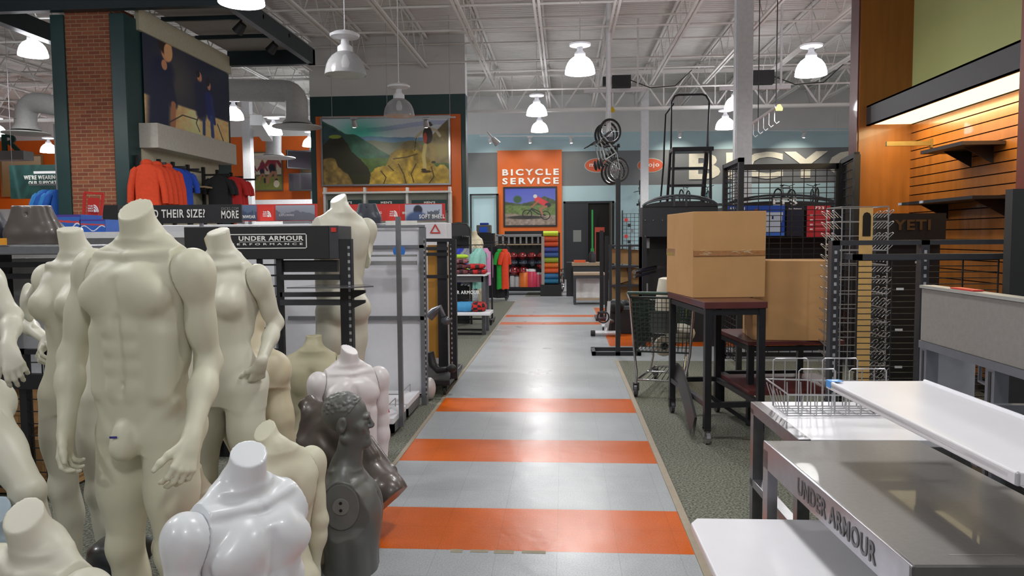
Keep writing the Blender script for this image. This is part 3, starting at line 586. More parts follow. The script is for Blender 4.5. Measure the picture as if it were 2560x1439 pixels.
# ---------------------------------------------------------------- framed pictures
def framed(label,px0,px1,py0,py1,Y,pic,fr,fw=.05,name='framed_picture',cat='picture',dep=.05,inner=None):
    a=at(px0,py1,Y);b=at(px1,py1,Y);c=at(px0,py0,Y); W,H=b.x-a.x,c.z-a.z; r=T(name,label,cat,(a.x,Y,a.z)); m=MB()
    m.bb(a.x,Y-dep,a.z,a.x+fw,Y,a.z+H).bb(a.x+W-fw,Y-dep,a.z,a.x+W,Y,a.z+H).bb(a.x+fw,Y-dep,a.z,a.x+W-fw,Y,a.z+fw).bb(a.x+fw,Y-dep,a.z+H-fw,a.x+W-fw,Y,a.z+H).build('frame',fr,r)
    pic.put('print',(a.x+fw,Y-dep*.5,a.z+fw),(1,0,0),(0,0,1),W-2*fw,H-2*fw,r); return r
# mountain and hiker
P=Pic(230,124,(214,222,232),(196,200,196)); X,Y_=P.X,P.Y
P.mix((np.abs(Y_-.13-.05*np.sin(X*5))<.035)*.6*(X>.35),(150,165,205)).mix(np.exp(-((X-.30)**2/.03+(Y_-.25)**2/.06))*.85,(60,200,170))
def ridge(pts,c,sc=9,amp=.03,seed=3,tx=.25):
    xs_=np.array([p_[0] for p_ in pts]);ys=np.array([p_[1] for p_ in pts]); l=np.interp(X,xs_,ys)+(fbm(P.h,P.w,sc,seed)-.5)*amp*2; mk=np.clip((Y_-l)*90+.5,0,1); P.mix(mk,c); P.tex(mk,tx,22,seed+7)
ridge([(0,.3),(.25,.27),(.45,.28),(.6,.30),(1,.3)],(110,150,180),9,.02,1,.05); ridge([(0,.33),(.4,.34),(.55,.38),(.7,.34),(.85,.36),(1,.3)],(120,128,110),9,.02,2,.1)
ridge([(.5,.6),(.66,.36),(.72,.34),(.8,.42),(.9,.2),(1,.02)],(130,118,78),9,.02,4); ridge([(0,.02),(.08,.10),(.18,.22),(.26,.25),(.36,.36),(.52,.55),(.6,.62),(1,.9)],(52,98,80),10,.02,5)
ridge([(0,.9),(.2,.62),(.4,.6),(.6,.62),(1,.7)],(74,104,44),10,.03,6); ridge([(0,.05),(.06,.12),(.15,.2),(.2,.35),(.24,.6),(.3,1.2)],(52,80,84),10,.03,7)
P.poly([(0,.40),(.08,.25),(.15,.26),(.2,.38),(.23,.5),(.3,.62),(.36,.75),(.40,1),(0,1)],(40,40,22)); P.ell(.10,.27,.05,.03,(140,160,60)); ridge([(0,.62),(.05,.6),(.10,.63),(.12,.75),(.2,.85),(.27,1.1)],(120,100,52),12,.04,8,.5); P.mix(((X>.22)&(X<.4)&(Y_>.85))*.4,(60,62,30))
ridge([(.36,1.1),(.38,.82),(.44,.74),(.50,.72),(.54,.52),(.66,.47),(.78,.50),(.82,.6),(.9,.74),(.96,.7),(1,.78)],(166,140,54),14,.04,9,.45); P.ell(.94,.5,.08,.1,(140,128,70),.5)
for a_ in ([(.56,.62),(.66,.6),(.75,.55)],[(.6,.7),(.64,.85),(.66,1)],[(.74,.7),(.7,.85),(.72,.98)],[(.46,.8),(.5,.9),(.48,1)],[(.86,.75),(.88,.9),(.84,1)],[(.52,.72),(.56,.8)]): P.line(a_,.008,(70,56,22))
P.ell(.82,.16,.008,.03,(60,60,40)); P.ell(.85,.115,.026,.022,(70,66,40)); P.ell(.852,.09,.014,.022,(78,72,44)); P.line([(.85,.18),(.79,.22),(.745,.30)],.022,(196,188,160)); P.line([(.86,.17),(.90,.2),(.93,.28)],.02,(206,196,170)); P.ell(.835,.27,.038,.13,(48,40,40)); P.ell(.815,.31,.014,.08,(190,70,40))
P.line([(.815,.42),(.80,.58),(.81,.76)],.026,(186,172,110)); P.line([(.85,.42),(.88,.52),(.87,.66)],.026,(150,128,76)); P.line([(.745,.3),(.73,.5)],.005,(60,50,30)); P.ell(.80,.79,.02,.018,(50,36,24)); P.ell(.878,.68,.018,.018,(50,36,24)); P.ell(.82,.82,.04,.02,(60,44,20),.4)
framed('large framed mountain landscape picture with hiker above the racks',806,1128,294,466,YM-.08,P,STL,.045)
# soccer
P=Pic(100,110,(214,206,180),(200,196,176)); X,Y_=P.X,P.Y; P.mix((Y_>.58)*1.,(96,100,80)).mix((Y_>.64)*1.,(132,142,70)); P.tex(Y_>.64,.1,20)
def player(cx,cy,s,c1,c2):
    P.ell(cx,cy-.40*s,.07*s,.08*s,(150,100,70)); P.line([(cx,cy-.28*s),(cx-.03*s,cy-.02*s)],.12*s,c1); P.line([(cx-.08*s,cy-.25*s),(cx-.24*s,cy-.05*s)],.045*s,c1); P.line([(cx+.08*s,cy-.25*s),(cx+.26*s,cy-.02*s)],.045*s,c1); P.line([(cx-.04*s,cy+.02*s),(cx+.0*s,cy+.14*s)],.10*s,c2); P.line([(cx-.02*s,cy+.15*s),(cx-.17*s,cy+.28*s),(cx-.2*s,cy+.42*s)],.045*s,(180,130,100)); P.line([(cx+.06*s,cy+.15*s),(cx+.10*s,cy+.4*s)],.045*s,(180,130,100)); P.line([(cx+.10*s,cy+.36*s),(cx+.11*s,cy+.5*s)],.045*s,(40,40,60))
player(.07,.5,.4,(120,44,56),(50,40,50)); player(.36,.48,.62,(130,44,66),(40,40,60)); player(.72,.38,1.0,(146,50,60),(34,36,48)); P.ell(.82,.84,.10,.10,(222,214,190),.1)
framed('framed soccer players picture on the orange wall',629,709,380,478,YB,P,mat('pewter_frame',(120,112,90),.4,.5),.05)
# mountain biker
P=Pic(110,84,(72,80,170),(120,130,190)); X,Y_=P.X,P.Y
def rg(pts,c,sd): 
    l=np.interp(X,[q[0] for q in pts],[q[1] for q in pts])+(fbm(P.h,P.w,10,sd)-.5)*.05; mk=np.clip((Y_-l)*60+.5,0,1); P.mix(mk,c); P.tex(mk,.3,20,sd)
P.ell(.25,.3,.08,.1,(50,80,50),.4); rg([(0,.36),(.3,.42),(.55,.36),(.78,.22),(1,.34)],(64,76,50),2); rg([(0,.45),(.5,.48),(1,.42)],(92,110,62),3); rg([(0,.68),(.4,.72),(1,.74)],(136,122,110),4); P.ell(.4,.79,.36,.05,(50,48,44),.4)
for cx,cy in ((.44,.70),(.80,.74)): P.line([(cx+.09*math.cos(a_),cy+.11*math.sin(a_)) for a_ in np.linspace(0,6.3,20)],.012,(30,30,32))
P.line([(.44,.7),(.53,.55),(.66,.62),(.8,.74),(.66,.7),(.53,.58)],.014,(36,36,40)); P.line([(.64,.3),(.80,.42)],.075,(196,52,60)); P.ell(.85,.46,.06,.06,(40,40,50)); P.ell(.60,.22,.04,.05,(190,190,190)); P.line([(.66,.34),(.57,.46),(.53,.5)],.02,(160,90,70)); P.line([(.82,.5),(.7,.56),(.74,.7)],.03,(150,100,76))
framed('framed mountain biker picture on the orange service panel',1259,1393,467,567,YB-.13,P,BLK2,.06)
# basketball picture along the side wall (printed on the panel)
P=Pic(190,170,(30,34,52),(24,26,44)); X,Y_=P.X,P.Y; P.mix(np.exp(-((X-.35)**2/.05+(Y_-.45)**2/.12))*.55,(92,84,66)); P.mix(np.clip((Y_-.70-.0*X)*50,0,1),(176,146,98)); P.tex(Y_>.70,.16,26); P.mix(np.clip((Y_-.7)*50,0,1)*np.exp(-((X-.55)**2)/.01)*.4,(235,215,170))
P.line([(.20,.42),(.16,.62),(.14,.98)],.13,(24,28,52)); P.line([(.25,.48),(.30,.72)],.05,(24,28,50)); P.ell(.245,.20,.062,.12,(176,122,86)); P.ell(.22,.15,.06,.10,(40,28,26),.3); P.ell(.262,.22,.045,.085,(190,134,94)); P.ell(.215,.36,.03,.05,(160,110,80)); P.line([(.30,.72),(.29,.93)],.03,(140,92,66)); P.line([(.24,.92),(.4,.80),(.58,.80)],.006,(50,44,40))
P.ell(.62,.33,.03,.055,(160,108,80)); P.ell(.6,.30,.025,.04,(30,24,30)); P.line([(.62,.45),(.63,.72)],.075,(26,30,56)); P.ell(.74,.38,.022,.05,(150,104,80)); P.ell(.725,.34,.026,.05,(26,22,26)); P.line([(.73,.50),(.75,.72)],.05,(24,34,84)); P.line([(.77,.5),(.80,.78)],.02,(36,40,80)); P.line([(.66,.76),(.655,.93)],.02,(40,52,90)); P.line([(.76,.72),(.77,.93)],.024,(40,56,100)); P.line([(.60,.92),(.56,.84),(.58,.78),(.66,.76)],.006,(60,50,44)); P.line([(.84,.78),(.93,.98)],.008,(60,60,56))
P.a=np.clip(P.a*1.45+4,0,255); y0_,y1_=YP+.55,yw-.15; zlo,zhi=atx(578,352,xr).z,atx(578,170,xr).z; zlo=zs1+.005
P.put('wall_picture',(xr+.01,y0_,zlo),(0,1,0),(0,0,1),y1_-y0_,zhi+.1-zlo,label='large dark picture of basketball players above the cream soffit',cat='picture')
# ---------------------------------------------------------------- lettering on the walls
tx=lambda nm,bd,px0,px1,py0,py1,Y,m,par=None,ext=.01,off=.02,sp=1.12: (lambda a,b,c: text(nm,bd,(a.x,Y,a.z),(1,0,0),(0,0,1),b.x-a.x,c.z-a.z,m,par,ext,off,sp))(at(px0,py1,Y),at(px1,py1,Y),at(px0,py0,Y))
def sign_letters(label,lines,Y,m,off=.02,cat='sign',ext=.03,sp=1.12):
    (bd,a,b,c,d)=lines[0]; q=at(a,d,Y); r=T('sign_lettering',label,cat,q)
    for bd,a,b,c,d in lines: tx('lettering',bd,a,b,c,d,Y,m,r,ext,off,sp)
    return r
CRL=mat('letter_cream',(232,222,196),.5); 
sign_letters('white raised letters reading bicycle service on the orange panel',[('BICYCLE',1256,1397,423,439,),('SERVICE',1256,1397,445,461)],YB-.13,WTX,.035,sp=1.4)
sign_letters('big cream letters spelling bicycles on the grey wall band',[('BICYCLES',1722,2424,382,449)],YB-.01,mat('letter_cream_wall',(232,226,206),.5),.03)
for px,lab in ((1494,'orange oval wall sign hidden by the hanging bicycles'),(1626,'orange oval wall sign half behind the far white column')):
    q=at(px,413,YB-.02); r=T('oval_sign',lab,'sign',q); MB().prism([(math.cos(t)*.49,math.sin(t)*.27) for t in np.linspace(0,6.1,28)],q,(1,0,0),(0,0,1),(0,.02,0)).build('border',mat('oval_border',(170,176,170),.5),r); MB().prism([(math.cos(t)*.46,math.sin(t)*.24) for t in np.linspace(0,6.1,28)],q-Vector((0,.01,0)),(1,0,0),(0,0,1),(0,.02,0)).build('face',mat('oval_orange',(206,88,48),.5),r)
    text('lettering','mojo',q+Vector((-.30,-.02,-.10)),(1,0,0),(0,0,1),.62,.2,WTX,r,.004,.01)
# ---------------------------------------------------------------- televisions
def tv(label,px,py,Y,w,h,rz,tilt=0):
    q=at(px,py,Y); r=T('television',label,'television',q,R(rz)); MB(w=False).box((0,0,0),(w,.07,h)).build('casing',BLK2,r,bevel=.01); MB(w=False).box((0,-.037,.01),(w*.93,.004,h*.86)).build('screen',mat('tv_screen',(34,30,36),.12,coat=.5),r); MB(w=False).bar((0,.03,0),(.15,.5,0),.05).build('wall_bracket',BLK,r)
tv('upper television turned sideways beside the mountain picture wall',749,400,28.0,1.08,.68,50); tv('lower black television beside the mountain picture wall',757,455,28.0,1.03,.66,6)
framed('light landscape picture behind the televisions',752,800,376,434,YB,Pic(20,30,(180,190,214),(190,170,130)),STL,.04)
# ---------------------------------------------------------------- bicycles
def bicycle(label,wr=.30,frame_m=None,group=None,cat='bicycle'):
    fm=frame_m or STL; r=T('bicycle',label,cat,group=group); wb=wr*3.1; z=wr; 
    def wheel(x):
        w=MB(w=False).tube(circle((x,0,z),wr-.022,28),.024,8,closed=True).build('tyre',RUB,r,smooth=True); rm=MB(w=False); rm.tube(circle((x,0,z),wr-.052,28),.008,6,closed=True)
        for k in range(14): a=2*math.pi*k/14; rm.tube([(x,.02*(-1)**k,z),(x+(wr-.055)*math.cos(a),0,z+(wr-.055)*math.sin(a))],.0018,4)
        rm.cyl((x,-.04,z),(x,.04,z),.022,n=10); rm.build('rim',CHR,r)
    wheel(-wb/2); wheel(wb/2); k=wr/.3; bbx,bbz=-.06*k,.27*k; st=(-.16*k,0,.60*k); hd=(wb/2-.13*k,0,.62*k); hd0=(wb/2-.09*k,0,.50*k)
    f=MB(w=False); B_=(bbx,0,bbz)
    for a,b,q in ((B_,st,.016),(st,hd,.015),(B_,hd0,.02),(hd,hd0,.02)): f.tube([a,b],q*k,8)
    for s in (-1,1): f.tube([(bbx,s*.03,bbz),(-wb/2,s*.05,z)],.009*k,6); f.tube([(st[0],s*.02,st[2]-.04),(-wb/2,s*.05,z)],.008*k,6)
    f.build('frame',fm,r,smooth=True); g=MB(w=False)
    for s in (-1,1): g.tube([hd0,(hd0[0],s*.05,hd0[2]-.02),(wb/2,s*.05,z)],.012*k,8)
    g.tube([hd,(hd[0]-.03*k,0,hd[2]+.09*k)],.014*k,8); g.build('fork',BLK,r,smooth=True)
    hx,hz=hd[0]-.03*k,hd[2]+.09*k; MB(w=False).tube([(hx-.05*k,-.27*k,hz+.06),(hx,-.1*k,hz+.02),(hx,0,hz),(hx,.1*k,hz+.02),(hx-.05*k,.27*k,hz+.06)],.012,8).build('handlebar',BLK2,r,smooth=True)
    MB(w=False).tube([st,(st[0]-.03*k,0,st[2]+.10*k)],.012,8).ell((st[0]-.05*k,0,st[2]+.12*k),(.13*k,.06*k,.028),12,6).build('saddle',BLK2,r,smooth=True)
    c=MB(w=False).lathe([(0,-.012),(.08*k,-.012),(.08*k,.0),(0,.0)],(bbx,.035,bbz),20,M=Matrix.Rotation(R(90),3,'X')); c.bar((bbx,-.05,bbz),(bbx+.15*k,-.05,bbz-.05*k),.02).bar((bbx,.05,bbz),(bbx-.15*k,.05,bbz+.05*k),.02).box((bbx+.15*k,-.09,bbz-.05*k),(.08,.07,.02)).box((bbx-.15*k,.09,bbz+.05*k),(.08,.07,.02)); c.build('crankset',BLK,r)
    return r
# pole and the bicycles hanging from it
YH=17.0; q=at(1521,352,YH); top=at(1521,120,YH); r=T('hanging_pole','white pole hanging from the roof carrying bicycles by their wheels','pole',(q.x,YH,q.z)); MB().cyl((q.x,YH,q.z),(q.x,YH,ZD-.2),.055,n=12).build('pole',WHT,r,smooth=True); MB().box((q.x+.02,YH,q.z-.02),(.16,.14,.2)).bar((q.x-.15,YH,q.z-.12),(q.x+.2,YH,q.z-.12),.03).build('bike_clamp',BLK,r)
b1=bicycle('silver hanging bicycle nearest the pole, wheels one above the other',.275,mat('frame_silver',(170,178,176),.3,.5)); wbz=.275*3.1
def hang(b,px,py,Y,yaw,roll=0):
    q=at(px,py,Y); M=Matrix.Rotation(R(yaw),3,'Z')@Matrix.Rotation(R(-90+roll),3,'Y'); b.rotation_euler=M.to_euler(); b.location=q-M@Vector((0,0,.275))
hang(b1,1536,376,YH-.05,28,-14)
b2=dup(b1,(0,0,0),0,'second hanging bicycle, dark wheels just behind the silver one'); hang(b2,1528,382,YH+.35,30,-13)
b3=dup(b1,(0,0,0),0,'rearmost hanging bicycle, lowest wheel of the bunch'); hang(b3,1519,386,YH+.7,32,-12)
# bicycles standing on the high rack along the blue wall
ra=at(1690,500,27.6); rb=at(2130,500,27.6); r=T('bicycle_display_shelf','high shelf along the blue wall with bicycles on it','shelf',(ra.x,27.6,0)); zz=at(1900,508,27.6).z
MB().bb(ra.x,27.2,zz-.06,rb.x,28.4,zz).build('shelf_board',BLK,r)
for x in np.linspace(ra.x+.05,rb.x-.05,4): MB().bb(x-.03,28.2,0,x+.03,28.26,zz-.06).build('leg',BLK,r)
bl=['white bicycle with basket on the high shelf behind the ladder','turquoise bicycle on the high shelf right of the white one','dark bicycle on the high shelf seen through the grid panel','bicycle on the high shelf nearest the cherry wood post']
cols=[(190,190,194),(90,160,170),(60,60,66),(70,80,84)]
for i,(px,rz) in enumerate(((1712,64),(1765,70),(1962,40),(2036,84))):
    b=bicycle(bl[i],.26,mat('bike_paint_%d'%i,cols[i],.35)); q=at(px,500,27.8); b.location=(q.x,27.8,zz+.001); b.rotation_euler=(0,0,R(rz))
q=at(1597,500,27.0); b=dup(b1,(0,0,0),0,'bicycle hanging on the blue wall left of the far white column'); hang(b,1600,498,28.2,88,0)
# hoist motor units on the joists and hook rail
def hoist(label,px,py,Y):
    q=at(px,py,Y); r=T('hoist',label,'hoist',q); m=MB(); m.box(q,(.45,.3,.28)).box(q+Vector((-.35,0,.02)),(.2,.2,.2)); m.build('motor',BLK2,r); m=MB(); m.bar(q+Vector((-.9,0,-.2)),q+Vector((.6,0,-.2)),.08).bar(q+Vector((-.55,0,-.2)),Vector((q.x-.4,q.y,ZD)),.04).bar(q+Vector((.4,0,-.2)),Vector((q.x+.4,q.y,ZD)),.04).build('bracket',WHT,r)
    MB().tube([q+Vector((.2,0,.05)),q+Vector((.7,0,-.15)),q+Vector((1.3,0,-.12)),q+Vector((1.7,0,.25))],.012,6).build('cable',BLK2,r,smooth=True)
hoist('black roof hoist motor behind the white hanging pole',1553,205,19.0); hoist('black roof hoist motor right of the big white column',1905,195,17.0)
a=at(1878,310,16.5); c=at(1940,267,15.0); r=T('hook_rail','thin white rail with hanging hooks right of the white column','rail',a); MB().bar(a,c,.035).build('rail',WHT,r)
for t in np.linspace(.1,.95,5): 
    q=a.lerp(c,t); MB().tube([q,q-Vector((0,0,.25)),q-Vector((-.04,0,.30)),q-Vector((-.09,0,.26))],.008,6).build('hook',WHT,r)
MB().cyl(c,(c.x,c.y,ZD-.5),.01,n=6).build('cable',BLK2,r); q=a.lerp(c,.3); MB().cyl(q,(q.x,q.y,ZD-.5),.01,n=6).build('cable',BLK2,r)
for px,py,lab,Y in ((1530,275,'yellow triangular warning tag beside the white pole',17.4),(1948,270,'yellow triangular warning tag at the end of the hook rail',15.0)):
    q=at(px,py,Y); MB().prism([(-.06,-.05),(.06,-.05),(.07,0),(.02,.07),(-.02,.07),(-.07,0)],q,(1,0,0),(0,0,1),(0,.01,0)).build('warning_tag',mat('tag_yellow',(212,186,30),.5),label=lab,cat='tag')
# ---------------------------------------------------------------- the crowd of display mannequins on the left
def place(px,py,Y,top,scale=1.):
    """stand on the floor so that the neck top projects to (px,py) at distance Y; returns loc and scale"""
    p=at(px,py,Y); return (p.x,Y,0),p.z/top
def loc_of(px,py,Y,root,off=(0,0,0)):
    p=at(px,py,Y); M=Matrix.LocRotScale(root.location,root.rotation_euler,root.scale).inverted(); q=M@p; return vec(*q)
def torso_on_floor(name,label,sex,px,py,Y,rz,scale,mt,**k):
    B=MALE if sex=='m' else FEM; p=at(px,py,Y); zc=B['top']-p.z/scale
    r=T(name,label,k.pop('cat','mannequin'),(p.x,Y,-zc*scale),R(rz)); return figure(name,label,sex,None,0,scale,mt,zc=zc,root=r,**k)
def standing(name,label,sex,px,py,Y,rz,mt,arm_px=None,leg_px=None,tilt=None,**k):
    B=MALE if sex=='m' else FEM; P=at(px,py,Y); ra_=Euler(tilt or (0,0,R(rz))); up=ra_.to_matrix()@Vector((0,0,1)); s=P.z/(B['top']*up.z); l=P-up*(s*B['top'])
    r=T(name,label,'mannequin',l,rot=ra_); r.scale=(s,)*3
    for key,(e,w_,n,hd,*cu) in (arm_px or {}).items(): k[key]=(loc_of(*e,r),loc_of(*w_,r),n,(loc_of(*hd,r)-loc_of(*w_,r)),*cu)
    for key,(kn,an) in (leg_px or {}).items(): k[key]=(loc_of(*kn,r),loc_of(*an,r))
    return figure(name,label,sex,None,0,s,mt,root=r,tilt=tilt,**k)
# A: the big cream man in front
A=standing('mannequin','tall headless cream male mannequin standing in front with blue tape','m',345,522,2.5,-13,CRM,h=.005,bulge=True,ncut=(0.1,-.62,.78),
  arm_px=dict(ra=((180,890,2.52),(166,1062,2.40),(1,.35,0),(160,1180,2.37),(20,42,30)),la=((522,905,2.52),(478,1096,2.30),(-.9,.5,0),(452,1200,2.22),(30,38,25))))
tp=at(283,1093,2.36); 
_r=A; MB().box(tp,(.024,.002,.007),0.1).build('tape_mark',mat('blue_tape',(50,50,130),.5),parent=A,smooth=False)
# B: woman behind on the left
B_=standing('mannequin','headless pale female mannequin behind left shoulder of the tall cream one','f',180,572,3.1,-14,CRM2,ncut=(.15,-.2,.95),arms='R',
  arm_px=dict(ra=((52,800,3.5),(118,850,3.22),(.3,1,0),(84,905,3.1),(30,40,30))))
# C: woman with bent arm
C_=standing('mannequin','headless cream female mannequin with left hand set on her hip','f',548,577,3.3,-2,CRM2,ncut=(-.1,-.35,.9),arms='L',
  arm_px=dict(la=((690,806,3.4),(652,905,3.2),(-.7,.7,0),(640,960,3.25),(30,60,40))))
# D: from behind
D_=standing('mannequin','headless ivory female mannequin seen from behind, white label on waist','f',540,592,3.7,-122,IVY,ncut=(-.2,-.3,.9),arms='R',soft=True,
  tilt=(R(19),0,R(-122)),arm_px=dict(ra=((560,800,3.9),(570,920,3.75),(-.7,.7,0),(570,980,3.75))))
# E: cropped one at the left edge
p=at(-135,560,2.75); s_=p.z/FEM['top']; r=T('mannequin','headless cream mannequin cut by the left picture edge with one bent leg','mannequin',(p.x,2.75,0),R(-10)); r.scale=(s_,)*3
figure('','','f',None,0,s_,CRM2,root=r,arms='L',la=(loc_of(30,790,2.7,r),loc_of(20,868,2.55,r),(-.7,.7,0),loc_of(42,935,2.5,r)-loc_of(20,868,2.55,r),(25,40,30)),ll=(loc_of(72,1225,2.6,r),loc_of(95,1560,2.8,r)))
# M: man behind the black rack
M_=standing('mannequin','headless cream male mannequin seen from behind above the black rack','m',848,494,5.7,-132,CRM2,ncut=(.5,.1,.85),arms='R',soft=True,
  arm_px=dict(ra=((913,628,5.85),(902,694,5.65),(-1,0,0),(884,722,5.5),(40,60,40))))
# torsos
F_=torso_on_floor('mannequin_torso','cream male torso with oval neck cut in the bottom left corner','m',84,1282,1.95,-22,1.,CRM2,ncut=(.22,-.55,.8),h=.005,neck=(-.02,-.02,1.60),arms='LR',la=(vec(.25,.0,1.12),vec(.26,-.06,.93),None),ra=(vec(-.25,.0,1.12),vec(-.26,-.06,.93),None))
G_=torso_on_floor('mannequin_torso','glossy white male torso in front of the tall cream mannequin','m',613,1130,2.02,60,.93,GWH,ncut=(-.25,-.45,.86),h=.005,arms='R',neck=(.0,-.02,1.60),ra=(vec(-.225,.02,1.12),vec(-.225,-.0,.93),None))
H_=torso_on_floor('mannequin_torso','cream torso turned away with slanted neck cut and hanging arm','m',684,1068,3.02,-122,.93,CRM,ncut=(.60,.05,.75),arms='R',neck=(.035,-.03,1.59),ra=(vec(-.215,.03,1.12),vec(-.205,-.0,.90),(.9,.2,0),(-.1,-.1,-1)))
I_=torso_on_floor('mannequin_torso','aged cream torso seen from behind beside the white torso with arms','m',784,838,4.8,-172,.97,OCR,ncut=(0,0,1),arms='R',ra=(vec(-.225,.02,1.12),vec(-.225,-.0,.93),None))
J_=torso_on_floor('mannequin_torso','satin white male torso with long arms behind the grey head bust','m',872,872,4.5,34,.97,MWH,ncut=(.28,-.42,.86),arms='LR',la=(vec(.225,.03,1.12),vec(.222,.02,.86),(-1,0,0),(0,0,-1)),ra=(vec(-.225,.02,1.12),vec(-.225,-.0,.88),(1,0,0),(0,0,-1)))
p=at(868,980,3.52); KR=T('mannequin_bust','dark grey armless male bust with moulded head in profile','mannequin',(p.x-.0,3.52,-1.0),R(97)); ks=1.06; 
kz=(MALE['top']+.115+.128); KR.location.z=-(kz*ks-p.z); figure('','','m',None,0,ks,GRF,root=KR,arms='',head=True,fat=1.3,scut=.045,zc=(kz*ks-p.z)/ks,h=.0048)
sxx=-(MALE['sh'][0]-.043); MB(w=False).lathe([(0,-.006),(.078,-.006),(.078,.0035),(.074,.0045),(0,.0045)],(sxx-.0,.012,1.372),36,M=Matrix.Rotation(R(-90),3,'Y')@Matrix.Diagonal((1.3,1,1)).to_3x3()).build('arm_socket',mat('socket_grey',(104,107,106),.38),KR); m=MB(w=False); m.lathe([(0,0),(.036,0),(.036,.006),(0,.006)],(sxx-.005,.012,1.375),28,M=Matrix.Rotation(R(-90),3,'Y')).build('arm_socket_plate',mat('grey_plate',(122,124,122),.4),KR)
m=MB(w=False)
for dz in (-.015,.017): m.cyl((sxx-.006,.012,1.375+dz),(sxx-.0135,.012,1.375+dz),.007,n=14)
m.build('arm_socket_hole',mat('hole_dark',(14,14,26),.6),KR)
# L: bronze torso leaning over, hips flaring to a flat cut
p=at(940,1230,4.0); ax=(at(778,1020,4.1)-at(965,1262,3.95)).normalized(); 
LR=T('mannequin_torso','dark bronze torso leaning over behind the grey head bust','mannequin',(0,0,0)); Mz=ax; My=-(CAM-Vector(p)).normalized(); My=(My-Mz*My.dot(Mz)).normalized(); Mx=My.cross(Mz)
LR.rotation_euler=Matrix((Mx,My,Mz)).transposed().to_euler(); LR.rotation_euler=(Matrix((Mx,My,Mz)).transposed()@Matrix.Rotation(R(160),3,'Z')).to_euler(); b0=at(965,1262,3.97); LR.location=Vector(b0)-ax*.86
figure('','','m',None,0,1.,BRZ,root=LR,tilt=tuple(LR.rotation_euler),zc=.86,arms='L',la=(vec(.30,.0,1.15),vec(.22,-.16,1.20),None),ncut=(0,-.2,1),sway=.01)
# female torsos between and behind the legs
Q_=torso_on_floor('mannequin_torso','beige female torso standing behind the legs of the tall mannequin','f',478,1168,2.95,-4,1.0,mat('beige_fibreglass',(190,178,158),.45,var=.03),arms='L',la=(vec(.19,.02,1.1),vec(.2,0,.95),None),ncut=(0,-.3,.9))
Q2=torso_on_floor('mannequin_torso','pale blue white torso mostly hidden behind the beige female torso','f',492,1128,4.1,-20,1.0,PBL,arms='',ncut=(0,-.5,.8))
Q3=torso_on_floor('mannequin_torso','pale blue torso at the left picture edge behind corner torso','f',-6,1270,2.5,10,1.0,PBL,arms='',ncut=(.1,-.7,.7))
# hip forms on the shelf
def hipform(label,px0,px1,ytop,ybot,Y,mt,rz=10):
    a=at(px0,ybot,Y);b=at(px1,ybot,Y);t=at((px0+px1)/2,ytop,Y); s=(b.x-a.x)/.34; r=T('hip_form',label,'mannequin',((a.x+b.x)/2,Y,a.z-.80*s),R(rz)); 
    return figure('','','f',None,0,s,mt,root=r,arms='',hipform=True,zc=.80,h=.007)
hipform('brown metallic female hip form standing on the silver shelf',24,146,525,612,5.2,BRZ,12)
hipform('dark slate hip form at the left edge of the silver shelf',-110,12,515,612,5.2,mat('slate_form',(60,64,76),.35),12)
hipform('dark slate waist form on the white display behind the rack',888,951,522,558,8.4,MATS['slate_form'],5)
# ---------------------------------------------------------------- clothes
def garment(name,label,rgb,W=.50,L=.68,group=None,sleeve=.25,loc=(0,0,0),rz=0,cat='shirt',two=None,hood=False,seed=0,pants=False):
    m=mat('cloth_%d_%d_%d'%tuple(rgb),rgb,.85,var=.08,scale=20,bump=.15); r=T(name,label,cat,loc,R(rz),group); n=22; rr=random.Random(seed); ph=rr.random()*6
    b=MB(w=False); V=[];secs=[(0,.05,.035),(-.03,.10,.045),(-.07,W*.40,.05),(-.11,W*.47,.06),(-.20,W*.46,.075),(-.40,W*.45,.065),(-L*.8,W*.46,.07),(-L,W*.48,.075)]
    if pants: secs=[(-.06,W*.40,.03),(-.10,W*.44,.04),(-L*.5,W*.42,.045),(-L,W*.36,.05)]
    for i,(z,a,t) in enumerate(secs):
        for k in range(n):
            th=2*math.pi*k/n; f=1+(.16*math.sin(5*th+ph+z*3)+.10*math.sin(9*th-ph))*min(1,-z*2.5); x=a*math.copysign(abs(math.cos(th))**.75,math.cos(th)); V.append((x*(1+.03*math.sin(z*9+ph)),t*math.sin(th)*f,z+.012*math.sin(3*th+ph)*(1 if i==len(secs)-1 else 0)))
    Fc=[(i*n+k,i*n+(k+1)%n,(i+1)*n+(k+1)%n,(i+1)*n+k) for i in range(len(secs)-1) for k in range(n)]; b.add(V,[q[::-1] for q in Fc]+[tuple(range(n)),tuple(range((len(secs)-1)*n,len(secs)*n))[::-1]])
    if sleeve: 
        for s in (-1,1): b.tube([(s*W*.36,0,-.10),(s*W*.47,.0,-.14),(s*(W*.5+.05),.01,-.14-sleeve*.5),(s*(W*.5+.07),.015,-.14-sleeve)],[.055,.065,.06,.052],10)
    if hood: b.ell((0,.02,-.0),(.10,.07,.07),12,8)
    b.build('fabric',m,r,smooth=True)
    if two: MB(w=False).tube([(-W*.47,-.0,-.12),(-W*.45,-.0,-L*.9)],.03,8).build('side_panel',mat('cloth_%d_%d_%d'%tuple(two),two,.8),r,smooth=True)
    MB(w=False).tube([(-.2*W/.5,0,-.085),(0,0,-.015),(.2*W/.5,0,-.085)],.006,6).tube([(0,0,-.015),(0,0,.03),(.0,.022,.05),(.0,.04,.03)],.003,6).build('hanger',BLK2,r)
    return r
def pxb(name,label,cat,x0,y0,x1,y1,Y,d,m,bevel=0.,group=None,back=True):
    a=at(x0,y1,Y);c=at(x1,y0,Y); return MB().bb(a.x,Y,a.z,c.x,Y+d,c.z).build(name,m,bevel=bevel,label=label,cat=cat,**({'group':group} if group else {}))
